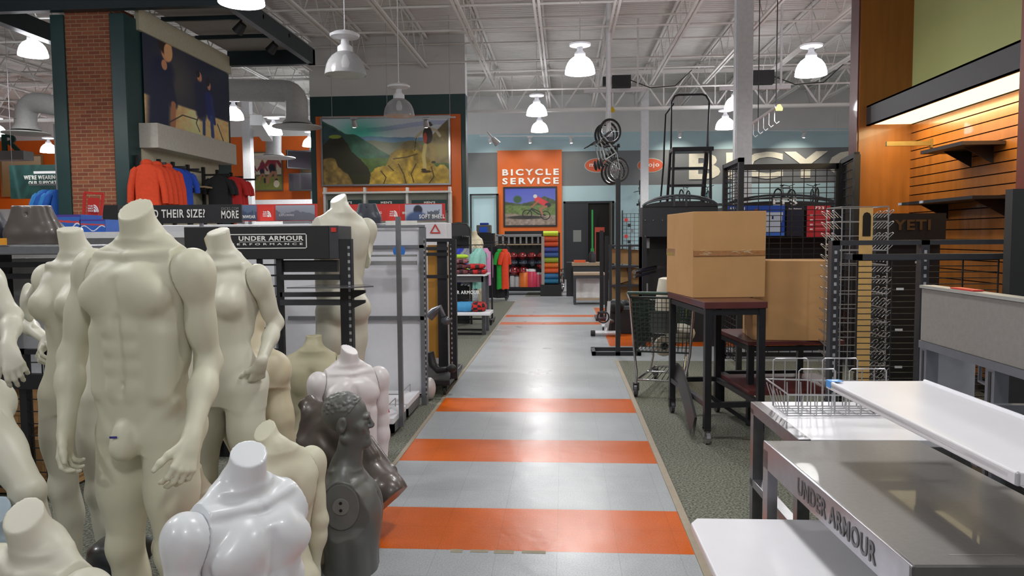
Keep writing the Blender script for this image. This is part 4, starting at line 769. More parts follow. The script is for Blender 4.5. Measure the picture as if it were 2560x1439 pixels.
# wall display along the cream panelling
XF=xr+.02
def upr(px,pz0=0,x=None): return atx(px,460,XF).y
ys=[upr(p) for p in (342,395,430,467)]; zt_=atx(342,388,XF).z; r=T('wall_clothes_rack','black wall rack holding the orange and blue jackets','clothes rack',(XF,ys[0],0)); 
for y in ys: MB().bb(XF,y-.03,.1,XF+.06,y+.03,zt_).build('upright',BLK2,r)
za_=atx(360,405,XF+.3).z
for i,y in enumerate(ys[:3]): MB().bar((XF,y,za_),(XF+.55,y,za_),.04).bar((XF,y,za_-.12),(XF+.12,y,za_),.03).build('face_out',BLK2,r)
MB().bar((XF+.30,ys[0],za_),(XF+.30,ys[-1],za_),.035).build('rail',BLK2,r)
OJ=(206,66,30)
for i in range(5):
    y=atx((368,381,394,408,420)[i],460,XF+.42).y; garment('hanging_jacket',['front','second','third','fourth','fifth'][i]+' orange jacket on the wall rack counted from the brick pillar',OJ,.42,.80,'orange jackets on the wall rack',.55,(XF+.42,y,za_-.03),20+6*i,'jacket',seed=i,hood=i%2==0)
for i in range(3):
    y=atx((437,447,458)[i],460,XF+.42).y; garment('hanging_jacket',['blue vest hanging right beside the orange jackets','middle blue vest on the wall rack','blue vest on the wall rack farthest from the orange jackets'][i],(30,70,170),.38,.78,'blue vests on the wall rack',.0 if i<2 else .3,(XF+.42,y,za_-.03),40,'vest',seed=9+i)
ys2=[upr(p) for p in (506,541,575)]; r=T('wall_clothes_rack','black wall rack holding black and red shirts near the soffit end','clothes rack',(XF,ys2[0],0))
for y in ys2: MB().bb(XF,y-.03,.1,XF+.06,y+.03,atx(506,418,XF).z).build('upright',BLK2,r)
zb_=atx(540,437,XF+.3).z
for y in ys2: MB().bar((XF,y,zb_),(XF+.6,y,zb_),.04).build('face_out',BLK2,r)
for i in range(3): garment('hanging_shirt',['black shirt hanging nearest the empty wall shelf','middle black shirt on the wall rack','black shirt beside the red shirts'][i],(34,34,38),.42,.8,'black shirts on the wall rack',.25,(XF+.45,atx((545,555,565)[i],460,XF+.45).y,zb_-.03),30,seed=20+i)
for i in range(3): garment('hanging_shirt',['red shirt hanging beside the black shirts','middle red shirt on the wall rack','red shirt at the far end of the wall rack'][i],(190,40,38),.40,.72,'red shirts on the wall rack',.25,(XF+.60,atx((582,589,597)[i],460,XF+.6).y,zb_-.03),25,seed=30+i)
y0s,y1s=upr(466),upr(552); zs=atx(500,470,XF+.2).z; r=T('wall_shelf','empty tan wall shelf between the jackets and the black shirts','shelf',(XF,y0s,zs)); MB().bb(XF,y0s,zs,XF+.38,y1s,zs+.03).build('shelf_board',mat('tan_board',(170,150,112),.6),r)
for y in (y0s+.1,y1s-.1): MB().bar((XF,y,zs-.02),(XF+.34,y,zs-.02),.03,.05).bar((XF,y,zs-.14),(XF+.16,y,zs-.02),.03).bar((XF+.03,y,zs),(XF+.03,y,.2),.05).build('bracket',BLK2,r)
# far left
q=at(0,385,19.5); a=at(-40,400,19.5); b=at(58,376,19.5); MB().bb(a.x,19.5,a.z,b.x,19.9,b.z).build('sign_ledge',mat('grey_ledge',(120,118,118),.5),label='grey ledge carrying the dark green letter R',cat='ledge')
sign_letters('dark green standing letter R on the grey ledge',[('R',8,54,336,377)],19.55,mat('letter_green',(24,66,60),.4),.03,ext=.05)
framed('framed light picture on the orange wall behind the green banner',6,112,388,492,YB-.05,Pic(40,40,(220,206,170),(150,120,70)),mat('tan_frame',(150,120,80),.5),.06)
P=Pic(90,64,(26,62,60),(22,54,52)); P.tex(P.X>-1,.35,5,4); P.mix(np.exp(-((P.X-.07-P.Y*.1)**2)/.0012)*.4,(90,120,120)).mix(np.exp(-((P.X-.35+P.Y*.3-.2)**2)/.003)*.25,(60,120,100))
a=at(28,497,16.5);c=at(152,411,16.5); r=T('banner','dark green banner with white lettering left of the brick pillar','banner',(a.x,16.5,a.z)); P.put('banner_print',(a.x,16.49,a.z),(1,0,0),(0,0,1),c.x-a.x,c.z-a.z,r); MB().bb(a.x,16.5,a.z,c.x,16.515,c.z).build('banner_cloth',GRN,r)
MB().cyl((a.x+.05,16.51,c.z),(a.x+.05,16.51,ZD),.006,n=6).cyl((c.x-.05,16.51,c.z),(c.x-.05,16.51,ZD),.006,n=6).build('hanging_wire',STL,r); tx('lettering',"WE'RE WEARING",60,146,438,449,16.48,WTX,r,.004,.03); tx('lettering','OUR SUPPORT',72,142,452,462,16.48,WTX,r,.004,.03)
pxb('banner_light_bar','short white fluorescent bar above the banner lettering','light bar',84,427,150,434,16.3,.06,WHT)
for i in range(4): q=at(112+11*i,474,13.4); garment('hanging_shirt',['light blue shirt hanging farthest from the brick pillar','second light blue shirt from the left','third light blue shirt from the left','light blue shirt against the grey post'][i],(50,130,200) if i%2==0 else (34,90,180),.32,.62,'light blue shirts by the grey post',.3,q,50,seed=40+i)
a=at(100,468,13.4);c=at(147,468,13.4); r=T('clothes_rack','clothes rack of the light blue shirts left of the brick pillar','clothes rack',(c.x,13.4,0)); MB().bar((a.x-.2,13.4,a.z+.05),(c.x,13.4,a.z+.05),.03).build('rail',STL,r); e=at(143,310,13.4); MB().bb(c.x-.03,13.37,0,c.x+.03,13.43,e.z).build('post',GREY,r)
# white wall fixture under the orange wall on the far left
a=at(-60,600,22.); c=at(146,521,22.); r=T('wall_fixture','long white display fixture below the orange wall on the far left','display fixture',(a.x,22,0)); MB().bb(a.x-2,22,0,c.x,22.3,c.z).build('back_panel',WHT,r)
for z in (.5,1.0,1.5,2.0): MB().bb(a.x-2,21.6,z,c.x,22,z+.03).build('shelf',mat('shelf_grey',(150,152,150),.5),r)
def lowunit(lab,px0,px1,pz,Y,m,zbot=0):
    a=at(px0,pz,Y);c=at(px1,pz,Y); r=T('display_fixture',lab,'display fixture',(a.x,Y,0)); MB().bb(a.x,Y,zbot,c.x,Y+.06,a.z).build('back_panel',m,r)
    for z in np.arange(.35,a.z-.1,.38): MB().bb(a.x,Y-.4,z,c.x,Y,z+.03).build('shelf',m,r)
    MB().bb(a.x,Y-.45,0,c.x,Y,.14).build('base',m,r); return r
lowunit('white display fixture along the orange wall by the soccer picture',590,780,500,27.6,WHT)
# fixture below the mountain picture with three green header signs
a=at(812,600,19.6);c=at(1128,480,19.6); r=T('wall_fixture','white framed fixture with dark green signs under the mountain picture','display fixture',(a.x,19.6,0)); MB().bb(a.x,19.7,0,c.x,19.75,c.z).build('back_panel',mat('fixture_panel',(170,170,156),.5),r)
for px in (812,912,1018,1124): q=at(px,470,19.6); MB().bb(q.x-.03,19.55,0,q.x+.03,19.7,at(px,478 if px<1120 else 476,19.6).z+.1).build('upright',WHT,r)
q=at(900,484,19.6); MB().bb(a.x,19.5,q.z,c.x,19.7,q.z+.05).build('crown_rail',WHT,r)
for i,(p0_,p1_,t,s_) in enumerate(((822,905,"MEN'S",'RUNNING'),(922,1010,"MEN'S",'TRAINING'),(1030,1118,"MEN'S",'SHORTS'))):
    u=at(p0_,527,19.5);v=at(p1_,499,19.5); g=MB().bb(u.x,19.45,u.z,v.x,19.5,v.z).build('green_sign',GRN,r); tx('lettering',t,p0_+30,p0_+58,503,509,19.44,WTX,r,.004,.03)
# red banner signs on the racks
Y9=9.2
def redsign(label,x0,x1,y0,y1,Y,items,name='rack_sign',post=(.2,.8),bm=RED):
    a=at(x0,y1,Y);c=at(x1,y0,Y); r=T(name,label,'sign',(a.x,Y,a.z)); MB().bb(a.x,Y,a.z,c.x,Y+.02,c.z).build('board',bm,r)
    for f in post: x=a.x+(c.x-a.x)*f; MB().bb(x-.015,Y+.02,.0,x+.015,Y+.05,a.z+.1).build('post',STL,r)
    for it in items:
        if it[0]=='t': _,t,u0,u1,v0,v1,mm=it; tx('lettering',t,u0,u1,v0,v1,Y-.006,mm,r,.003,.02)
        else: _,u0,u1,v0,v1,p=it; A=at(u0,v1,Y);C_=at(u1,v0,Y); p.put('print',(A.x,Y-.004,A.z),(1,0,0),(0,0,1),C_.x-A.x,C_.z-A.z,r)
    return r
def dome(r,x0,x1,y0,y1,Y,m=WTX):
    """half dome emblem with three white bands beside stacked words"""
    A=at(x0,y1,Y);B=at(x1,y0,Y);W=B.x-A.x;H=B.z-A.z; o=Vector((A.x+W*.55,Y,A.z)); mb=MB()
    for a0,a1 in ((.82,1.),(.55,.72),(.0,.42)):
        n=10; pt=[(W*.45*a1*math.cos(t),H*a1*math.sin(t)) for t in np.linspace(0,math.pi/2,n)]+([(W*.45*a0*math.cos(t),H*a0*math.sin(t)) for t in np.linspace(math.pi/2,0,n)] if a0 else [(0,0)]); mb.prism(pt,o,(1,0,0),(0,0,1),(0,-.003,0))
    mb.build('emblem',m,r); 
    for i,t in enumerate(('FACE','NORTH','THE')): text('lettering',t,(A.x,Y-.001,A.z+H*(.06+.32*i)),(1,0,0),(0,0,1),W*.48,H*.22,m,r,.003,.02)
PS=lambda top,bot,dark,sd: (lambda p:(p.mix((p.Y>.45+(fbm(p.h,p.w,5,sd)-.5)*.8)*.9,dark),p)[1])(Pic(60,26,top,bot))
s1=redsign('long red rack sign with sky photos left of the male mannequin back',603,792,509,553,Y9,[('p',604,642,512,551,PS((90,110,140),(80,90,110),(50,66,96),3)),('t','DOWNWEAR',585,639,538,546,WTX),('p',690,787,512,551,PS((150,156,168),(120,124,134),(96,100,112),5)),('t','EXPLORING',698,735,535,540,mat('pale_print',(190,190,196),.5))],post=(.1,.5,.9))
def tnf(lab,x0,x1,y0,y1,Y):
    r=redsign(lab,x0,x1,y0,y1,Y,[],'square_sign',post=(.5,)); dome(r,x0+(x1-x0)*.22,x0+(x1-x0)*.86,y0+(y1-y0)*.35,y0+(y1-y0)*.75,Y-.004); return r
tnf('small square red emblem sign in front of the long red sign, left',651,682,513,552,Y9-.35)
s2=redsign('long red rack sign with soft shell photo right of the male mannequin',862,1112,508,553,Y9,[('t','NEVER STOP EXPLORING',866,954,529,535,WTX),('t','NEVER',1006,1016,529,535,WTX),('p',1013,1105,510,551,(lambda p:(p.ell(.35,.35,.12,.3,(34,40,54),.3),p.ell(.32,.95,.3,.5,(70,92,134),.3),p.mix((p.X>.5)*(p.Y>.55+(fbm(26,60,8,2)-.5)*.9)*.9,(84,90,100)),p)[-1])(Pic(60,26,(170,180,200),(180,186,196)))),('t','SOFT SHELL',1048,1112,536,546,WTX)],post=(.1,.5,.9))
tnf('small square red emblem sign in front of the long red sign, right',968,998,512,551,Y9-.35)
# white low wall with the triangle emblem
a=at(866,590,8.5);c=at(1116,560,8.5); r=T('display_fixture','long white display wall with small red triangle emblem at its end','display fixture',(a.x,8.5,0)); MB().bb(a.x-2.2,8.5,.0,c.x,8.9,at(1000,557,8.5).z).build('cabinet',WHG,r,bevel=.008)
q=at(1088,575,8.49); tri=MB(); 
for s in (0,1,2):
    A=[Vector((math.cos(t)*.075,math.sin(t)*.075)) for t in (math.pi/2+s*2.094,math.pi/2+(s+1)*2.094)]; B=[p_*.62 for p_ in A]; A=[A[0]*.98,A[1]*.98]; d_=(A[1]-A[0])*.05; tri.prism([tuple(A[0]+d_),tuple(A[1]),tuple(B[1]),tuple(B[0]+d_)],q,(1,0,0),(0,0,1),(0,-.004,0))
tri.build('triangle_emblem',RED,r)
pxb('shelf_label','small white card strip standing on the white display wall','card',964,551,1042,567,8.45,.01,WTX); pxb('shelf_label','small white card strip in front of the left red rack sign','card',636,553,706,566,8.6,.01,WTX)
# size sign
Y7=7.3; r=redsign('long black sign asking about size behind the tall mannequin neck',258,603,510,560,Y7,[('t','FIND THEIR SIZE?',352,513,524,545,WTX),('t','DICKS.COM',554,597,518,525,mat('dim_print',(130,130,130),.5)),('t','MORE',554,597,526,546,WTX)],bm=BLK2,post=(.25,.7),name='black_sign')
MB().bb(at(262,560,6.9).x,6.9,0,at(296,560,6.9).x,7.1,at(280,512,6.9).z).build('black_pedestal',BLK2,label='narrow black pedestal between the red easel and the black sign',cat='pedestal'); 
# red easel sign
a=at(212,578,6.3);c=at(257,481,6.3); r=T('easel_sign','tilted red easel sign with white dome emblem beside the brick pillar','sign',(a.x,6.3,a.z)); m=MB(); o1,o2,o3,o4=at(208,578,6.3),at(247,580,6.3),at(258,484,6.3),at(212,481,6.3)
for u,v in ((o1,o4),(o2,o3),(o4,o3),(o1+Vector((0,0,.06)),o2+Vector((0,0,.06))),(o1.lerp(o4,.25),o2.lerp(o3,.25))): m.bar(u,v,.02)
m.build('frame',RED,r); u=o1.lerp(o4,.35);v=o2.lerp(o3,.35);w_=o2.lerp(o3,.88);x_=o1.lerp(o4,.88); 
def ins(a_,b_): return a_.lerp(b_,.18)
MB().hexa([ins(u,v),ins(v,u),ins(v,u)+Vector((0,.01,0)),ins(u,v)+Vector((0,.01,0)),ins(x_,w_),ins(w_,x_),ins(w_,x_)+Vector((0,.01,0)),ins(x_,w_)+Vector((0,.01,0))]).build('panel',RED,r); dome(r,221,246,511,530,6.28)
# left shelving unit with silver rail
YS5=5.0; a=at(-180,640,YS5);c=at(196,640,YS5); zt5=at(60,613,YS5).z; r=T('shelving_unit','black shelving unit with silver top shelf behind the left mannequins','shelving',(a.x,YS5,0))
MB().bb(a.x,YS5,zt5-.065,c.x,YS5+.5,zt5).build('top_shelf',STL,r,bevel=.008); MB().bb(a.x,YS5+.5,.1,c.x,YS5+.53,zt5-.1).build('back_panel',mat('panel_grey_white',(176,178,184),.4),r)
for py0,py1 in ((655,668),(684,697)): MB().bb(a.x,YS5+.1,at(0,py1,YS5+.1).z,c.x,YS5+.14,at(0,py0,YS5+.1).z).build('rail',BLK,r)
for px in (8,186): q=at(px,600,YS5+.4); MB().bb(q.x-.03,YS5+.38,0,q.x+.03,YS5+.44,zt5).build('upright',BLK,r)
MB().bb(a.x,YS5-.05,0,c.x,YS5+.5,.12).build('base',BLK,r); text('lettering','CLIMAX',(at(-20,626,YS5).x,YS5-.002,at(-20,640,YS5).z),(1,0,0),(0,0,1),.16,.025,GREY,r) if False else None
pxb('price_card','orange price card on the silver shelf at the left edge','card',-8,595,16,612,YS5-.01,.004,mat('card_orange',(220,150,40),.5))
for i,(x0,x1,y0) in enumerate(((140,200,536),(200,262,548))):
    a=at(x0,580,6.0); c=at(x1,y0,6.0); p=Pic(50,30,(60,110,190),(40,90,180)); p.mix((np.abs(p.Y-.35-.1*p.X)<.06)*1.,(200,70,70)).mix((np.abs(p.Y-.7+.2*np.sin(p.X*9))<.04)*1.,(220,225,235)).mix((p.Y<.15)*1.,(80,60,150)); r=T('shoe_carton',['blue patterned carton with purple lid left of the red easel sign','blue patterned carton behind the red easel sign'][i],'box',(a.x,6,a.z)); MB().bb(a.x,6.005,a.z,c.x,6.3,c.z).build('carton',mat('carton_blue',(50,96,180),.5),r); p.put('print',(a.x,6.0,a.z),(1,0,0),(0,0,1),c.x-a.x,c.z-a.z,r)
zz6=at(200,580,6).z; MB().bb(at(120,580,6).x,5.95,zz6-.05,at(470,580,6).x,6.5,zz6).bb(at(120,580,6).x,6.3,0,at(470,580,6).x,6.4,zz6-.05).build('white_counter',WHT,label='white counter behind the mannequins carrying the blue cartons',cat='counter')
# black wire cage bin at the left
def grid(mb,o,u,v,W,H,du,dv,r=.0035):
    o=Vector(o);u=Vector(u).normalized();v=Vector(v).normalized(); w=u.cross(v)*r
    for i in range(int(round(W/du))+1): mb.bar(o+u*min(i*du,W),o+u*min(i*du,W)+v*H,2*r)
    for j in range(int(round(H/dv))+1): mb.bar(o+v*min(j*dv,H)+w,o+u*W+v*min(j*dv,H)+w,2*r)
    return mb
YC=4.35; a=at(-90,1100,YC);c=at(132,1100,YC); zt=at(60,872,YC).z; W=c.x-a.x; r=T('wire_bin','black wire grid bin with cardboard cartons inside at the left','bin',(a.x,YC,0))
m=MB(); 
for x in (a.x,a.x+W*.72,c.x): m.bb(x-.02,YC-.02,0,x+.02,YC+.02,zt)
m.bb(a.x,YC-.02,zt-.03,c.x,YC+.02,zt).bb(a.x,YC-.03,zt-.24,c.x,YC+.02,zt-.15).bb(a.x,YC-.02,.08,c.x,YC+.02,.12).bb(c.x-.02,YC,zt-.03,c.x+.02,YC+.55,zt).bb(c.x-.02,YC+.5,0,c.x+.02,YC+.54,zt); m.build('frame',BLK,r)
grid(MB(),(a.x,YC,.1),(1,0,0),(0,0,1),W,zt-.12,.075,.075,.003).build('wire_front',BLK,r); grid(MB(),(c.x,YC,.1),(0,1,0),(0,0,1),.5,zt-.12,.075,.075,.003).build('wire_side',BLK,r)
for i,(f0,f1,z0,z1) in enumerate(((.05,.45,.02,.42),(.5,.95,.02,.36),(.15,.7,.43,.70))): MB().bb(a.x+W*f0,YC+.06,z0,a.x+W*f1,YC+.42,z1).build('carton',CRD,bevel=.004,label=['lower left carton inside the black wire bin','lower right carton inside the black wire bin','upper carton lying on the others inside the wire bin'][i],cat='box')
# black rack with the white framed header lettering
YU=5.2; a=at(462,648,YU);c=at(846,565,YU); za=at(650,648,YU).z;zb=at(650,565,YU).z; xe=at(823,600,YU).x
r=T('display_rack','black display rack with white framed brand header behind the mannequins','display rack',(a.x,YU,0)); MB().bb(a.x,YU,za,xe,YU+.32,zb).build('header_box',BLK2,r,bevel=.005); MB().bb(xe,YU-.005,za,c.x,YU+.32,zb).build('header_end_cap',DGR,r,bevel=.004)
x0,x1=at(556,600,YU).x,at(767,600,YU).x; z0,z1=at(700,621,YU).z,at(700,584,YU).z; m=MB()
for q in ((x0,z0,x1,z0+.006),(x0,z1-.006,x1,z1),(x0,z0,x0+.006,z1),(x1-.006,z0,x1,z1)): m.bb(q[0],YU-.003,q[1],q[2],YU,q[3])
m.bb(at(598,600,YU).x,YU-.003,at(600,605,YU).z,at(755,600,YU).x,YU,at(600,604,YU).z); m.build('header_border',WTX,r); tx('lettering','UNDER ARMOUR',597,759,590,602,YU-.002,WTX,r,.002,.03); tx('lettering','P E R F O R M A N C E',578,757,608,613,YU-.002,WTX,r,.002,.02)
MB().box(at(834,574,YU-.008),(.035,.004,.03)).build('red_badge',RED,r); 
for px in (862,): 
    q=at(px,600,YU); z2=at(px,597,YU).z; u=MB().bb(q.x-.042,YU+.0,.02,q.x+.042,YU+.06,z2); u.build('upright',BLK,r)
    MB().bb(q.x+.018,YU-.002,.15,q.x+.034,YU+.001,z2-.05).build('slot_strip',slot_mat(),r)
q=at(668,600,YU); m=MB().bb(q.x-.09,YU+.02,.02,q.x-.06,YU+.06,za).bb(q.x+.05,YU+.02,.02,q.x+.09,YU+.06,za); m.build('upright',BLK,r)
m=MB(); 
for z in np.arange(.2,za-.02,.075): m.bar((q.x-.45,YU+.05,z),(q.x+.09,YU+.05,z),.012)
m.bb(q.x-.47,YU+.03,.02,q.x-.43,YU+.07,za); m.build('wire_panel',BLK,r)
for py0,py1,mm,x0_,x1_,dy in ((650,680,BLK2,700,842,.05),(686,700,BLK2,700,850,.0),(730,742,DGR,700,850,.02),(749,763,DGR,700,850,.0)): u=at(x0_,py1,YU+dy);v=at(x1_,py0,YU+dy); MB().bb(u.x,YU+dy,u.z,v.x,YU+dy+.05,v.z).build('cross_bar',mm,r)
for py in (725,750): u=at(880,py,YU); MB().prism([(0,0),(.09,0),(.09,-.02),(.0,-.06)],u,(1,0,0),(0,0,1),(0,.03,0)).build('bracket_arm',BLK2,r)
u=at(710,722,YU-.25);v=at(918,722,YU-.25); MB().prism([(0,0),(v.x-u.x-.12,0),(v.x-u.x,.12),(v.x-u.x-.1,.3),(.1,.3)],Vector((u.x,YU-.2,u.z)),(1,0,0),(0,1,0),(0,0,.008)).build('clear_shelf',mat('smoked_glass',(120,122,128),.1,trans=.5),r)
MB().bb(at(480,600,YU).x,YU+.1,0,c.x+.1,YU+.5,.12).build('base',BLK,r)
# white gondola
YG=7.05; a=at(690,600,YG);c=at(1062,600,YG); zt=at(1000,568,YG).z; GP=mat('gondola_panel',(214,215,221),.3,var=.02,coat=.3); SG=mat('silver_grey',(128,130,136),.35,.6)
r=T('gondola_shelving','white back panel gondola with grey frame and base decks','shelving',(c.x,YG,0)); MB().bb(a.x,YG+.04,.1,c.x-.03,YG+.07,zt-.02).build('back_panel',GP,r)
for x in (a.x,at(880,600,YG).x,c.x-.03): MB().bb(x-.025,YG,.0,x+.025,YG+.1,zt).build('upright',SG,r)
MB().bb(c.x-.012,YG-.002,.1,c.x-.002,YG+.001,zt-.1).build('slot_strip',slot_mat(),r)
for py0,py1,x0_ in ((562,572,700),(612,621,890),(790,800,720)): u=at(x0_,py1,YG);v=at(1060,py0,YG); MB().bb(u.x,YG-.0,u.z,v.x,YG+.05,v.z).build('cross_bar',SG,r)
for py0,py1 in ((636,642),(652,663)): u=at(880,py1,YG-.25);v=at(1040,py0,YG-.25); MB().bb(u.x,YG-.25,u.z,v.x,YG-.2,v.z).build('hang_rail',mat('rail_silver',(160,162,166),.3,.7),r)
xg0=at(700,1000,6.6).x; xg1=-1.36
for k,(y0,y1) in enumerate(((5.9,6.38),(6.44,7.0))):
    MB().bb(xg0,y0,.10,xg1,y1,.15).build('base_deck',WHG,r,bevel=.006); MB().bb(xg0,y0,.03,xg1,y0+.04,.10).bb(xg1-.05,y0,.03,xg1,y1,.10).build('base_frame',SG,r)
    m=MB(); m.tube([(xg0,y0+.05,.22),(xg1-.08,y0+.05,.22),(xg1-.08,y0+.05,.15)],.005,6).tube([(xg1-.08,y0+.05,.22),(xg1-.08,y1-.05,.22),(xg1-.08,y1-.05,.15)],.005,6)
    for x in np.arange(xg0+.2,xg1-.1,.3): m.tube([(x,y0+.05,.22),(x,y0+.05,.15)],.004,6)
    m.build('deck_fence',WIRE,r); MB().prism([(0,0),(.10,0),(.0,.10)],(xg1-.10,y0+.12,.15),(0,1,0),(0,0,1),(.02,0,0)).build('end_bracket',RED,r)
q=at(996,600,6.12); MB().bb(q.x-.018,6.10,.03,q.x+.018,6.14,at(996,541,6.1).z).build('front_post',SG,r)
p=at(998,628,6.9); MB().lathe([(0,0),(.055,0),(.055,.01),(0,.01)],p,24,M=Matrix.Rotation(R(90),3,'X')).build('round_sticker',mat('sticker_blue',(40,110,200),.4),label='round blue sticker on the white gondola behind the silver post',cat='sticker')
q=Vector((-1.62,6.2,.155)); MB().ell(q+Vector((0,0,.04)),(.13,.14,.05),10,6,fn=lambda t,a:1+.15*math.sin(3*a+2*t)).build('plastic_bag',mat('thin_plastic',(190,205,216),.25,trans=.2),smooth=True,label='crumpled pale plastic bag on the gondola base deck',cat='bag')
# black and yellow gondola on castors
YK=7.9; x0=at(1064,600,YK).x;x1=at(1136,600,YK).x; zt=at(1100,598,YK).z; r=T('rolling_gondola','tall black rolling gondola with mustard yellow panel at the aisle edge','display rack',((x0+x1)/2,YK,0)); YEL=mat('mustard_panel',(188,132,40),.5,var=.1,scale=3)
MB().bb(x0,YK+.10,.30,at(1108,600,YK).x,YK+.13,zt-.06).build('yellow_panel',YEL,r); 
for px,w in ((1104,.05),(1130,.035)): q=at(px,600,YK-.35 if px>1120 else YK); y=YK-.35 if px>1120 else YK; MB().bb(q.x-w,y,.16,q.x+w,y+.07,zt).build('upright',BLK,r)
q=at(1122,600,YK-.2); MB().bb(q.x-.01,YK-.2,.2,q.x+.012,YK-.17,zt-.05).build('wood_edge',mat('pine',(190,150,96),.6),r)
q=at(1130,600,YK-.35); MB().bb(q.x-.02,YK-.353,.25,q.x-.008,YK-.349,zt-.05).build('slot_strip',slot_mat(),r)
for py in (600,621,635,691): a=at(1066,py,YK-.02);b=at(1132,py,YK-.02); MB().bar(a,b,.035).build('cross_bar',BLK,r)
MB().bb(x0-.1,YK-.45,.11,x1,YK+.5,.17).build('base',BLK,r,bevel=.01)
def castor(mb,x,y,rad=.045,h=.11,wide=.025): mb.cyl((x-wide/2,y,rad),(x+wide/2,y,rad),rad,n=16); mb.bb(x-wide,y-.02,rad,x-wide*.7,y+.02,h).bb(x+wide*.7,y-.02,rad,x+wide,y+.02,h).bb(x-wide,y-.025,h-.008,x+wide,y+.025,h)
for x,y in ((x1-.06,YK-.38),(x1-.06,YK+.42),(x0,YK-.38)): m=MB(); castor(m,x,y); m.build('castor',RUB,r)
def arm_piece(label,pts,m,rad=(.045,.04,.035,.025)): o=MB().tube(pts,list(rad),12).ell(Vector(pts[-1])+(Vector(pts[-1])-Vector(pts[-2])).normalized()*.05,(.05,.03,.045),10,6).build('loose_limb',m,smooth=True,label=label,cat='mannequin part'); return o
arm_piece('silver grey mannequin arm leaning on the black rolling gondola',[at(1072,792,7.4),at(1086,778,7.4),at(1100,768,7.4),at(1110,790,7.4)],mat('silver_form',(96,98,104),.3,.6),(.05,.045,.03,.02))
a_=at(1074,880,7.5); arm_piece('black mannequin arm lying on the rolling gondola base',[a_,at(1082,910,7.5),at(1095,925,7.45),at(1118,922,7.42)],BLK2)
q=at(1074,960,7.3); MB().ell((q.x,7.3,.11),(.06,.1,.11),14,10).build('mannequin_part',mat('satin_form',(186,184,184),.3),smooth=True,label='rounded satin white mannequin piece beside the rolling gondola base',cat='mannequin part')
# stool under the tall mannequin
q=at(302,1400,2.9); r=T('stool','round dark grey stool between the tall mannequin legs','stool',(q.x,2.9,0)); MB().lathe([(0,q.z-.02),(.10,q.z-.02),(.125,q.z+.02),(.12,q.z+.06),(.08,q.z+.09),(0,q.z+.1)],(q.x,2.9,0),28).build('seat',mat('stool_black',(48,50,54),.3,coat=.3),r,smooth=True); MB().cyl((q.x,2.9,0),(q.x,2.9,q.z-.02),.03).lathe([(0,0),(.17,0),(.16,.02),(0,.05)],(q.x,2.9,0),24).build('pedestal',BLK,r,smooth=True)
# ---------------------------------------------------------------- left of the aisle, farther back
def folded(name,label,rgb,c,w=.30,d=.26,h=.05,group=None,rz=0,cat='clothes',plaid=None,seed=0):
    m=mat('cloth_%d_%d_%d'%tuple(rgb),rgb,.85,var=.08,scale=20,bump=.15)
    if plaid is not None:
        m=mat('plaid_%d_%d_%d'%tuple(rgb),rgb,.85); nt,b=nodes(m)
        if not nt.nodes.get('pl'):
            tc=nt.nodes.new('ShaderNodeTexCoord'); ck=nt.nodes.new('ShaderNodeTexChecker'); ck.name='pl'; ck.inputs['Scale'].default_value=14; ck.inputs[1].default_value=(*s2l(rgb),1); ck.inputs[2].default_value=(*s2l(plaid),1); nt.links.new(tc.outputs['Object'],ck.inputs[0]); nt.links.new(ck.outputs[0],b.inputs['Base Color'])
    rr=random.Random(seed); ph=rr.random()*6; b=MB(w=False); M=Matrix.Rotation(R(rz),3,'Z')
    def fn(t,a): return 1+.07*math.sin(3*a+ph)+.05*math.sin(7*a+4*t)
    V=[];n=20;mm=8
    for i in range(mm+1):
        t=math.pi*i/mm
        for k in range(n):
            a=2*math.pi*k/n; f=fn(t,a); sx=math.copysign(abs(math.cos(a))**.45,math.cos(a)); sy=math.copysign(abs(math.sin(a))**.45,math.sin(a)); st=math.sin(t)**.35 if t>0 and t<math.pi else 0
            V.append(M@Vector((w/2*st*sx*f,d/2*st*sy*f,h/2-h/2*math.cos(t)+.006*math.sin(5*a+ph)*(i>4))))
    Fc=[(i*n+k,i*n+(k+1)%n,(i+1)*n+(k+1)%n,(i+1)*n+k) for i in range(mm) for k in range(n)]; b.add(V,Fc)
    o=b.build(name,m,smooth=True,label=label,cat=cat,**({'group':group} if group else {})); o.location=c; return o
YT=12.3; q0=at(1210,838,YT); xr_=q0.x; xl_=xr_-.95
r=T('display_table','grey tiered display table with white shelves holding folded clothes','table',((xl_+xr_)/2,YT,0)); GT=mat('table_grey',(104,106,112),.35,.6)
for x in (xl_,xr_):
    for y in (YT,YT+.55): MB().bb(x-.03,y-.03,0,x+.03,y+.03,.95).build('leg',GT,r)
MB().bb(xl_,YT-.03,.86,xr_+.0,YT+.0,.97).build('sign_rail',mat('sign_rail',(96,92,96),.4,.4),r); tx('lettering','UNDER ARMOUR',1112,1199,726,735,YT-.034,WTX,r,.003,.02)
MB().bb(xl_-.03,YT-.02,.0,xr_+.03,YT+.02,.03).build('stretcher',BLK,r); MB().bb(xl_,YT+.53,.0,xr_,YT+.57,.03).build('stretcher',BLK,r)
zt1=at(1180,780,YT-.25).z; MB().bb(xl_-.1,YT-.32,zt1-.05,xr_+.14,YT+.2,zt1).build('lower_shelf',WHG,r,bevel=.01)
zt2=.985; MB().bb(xl_-.1,YT-.1,zt2-.02,xr_+.06,YT+.6,zt2).build('table_top',WHT,r)
zt3=at(1160,677,YT+.5).z; xs3=at(1182,677,YT+.5).x; MB().bb(xl_-.1,YT+.3,zt3-.04,xs3,YT+.75,zt3).bb(xl_,YT+.7,zt2,xl_+.03,YT+.74,zt3).bb(xs3-.1,YT+.7,zt2,xs3-.07,YT+.74,zt3).build('upper_shelf',WHT,r)
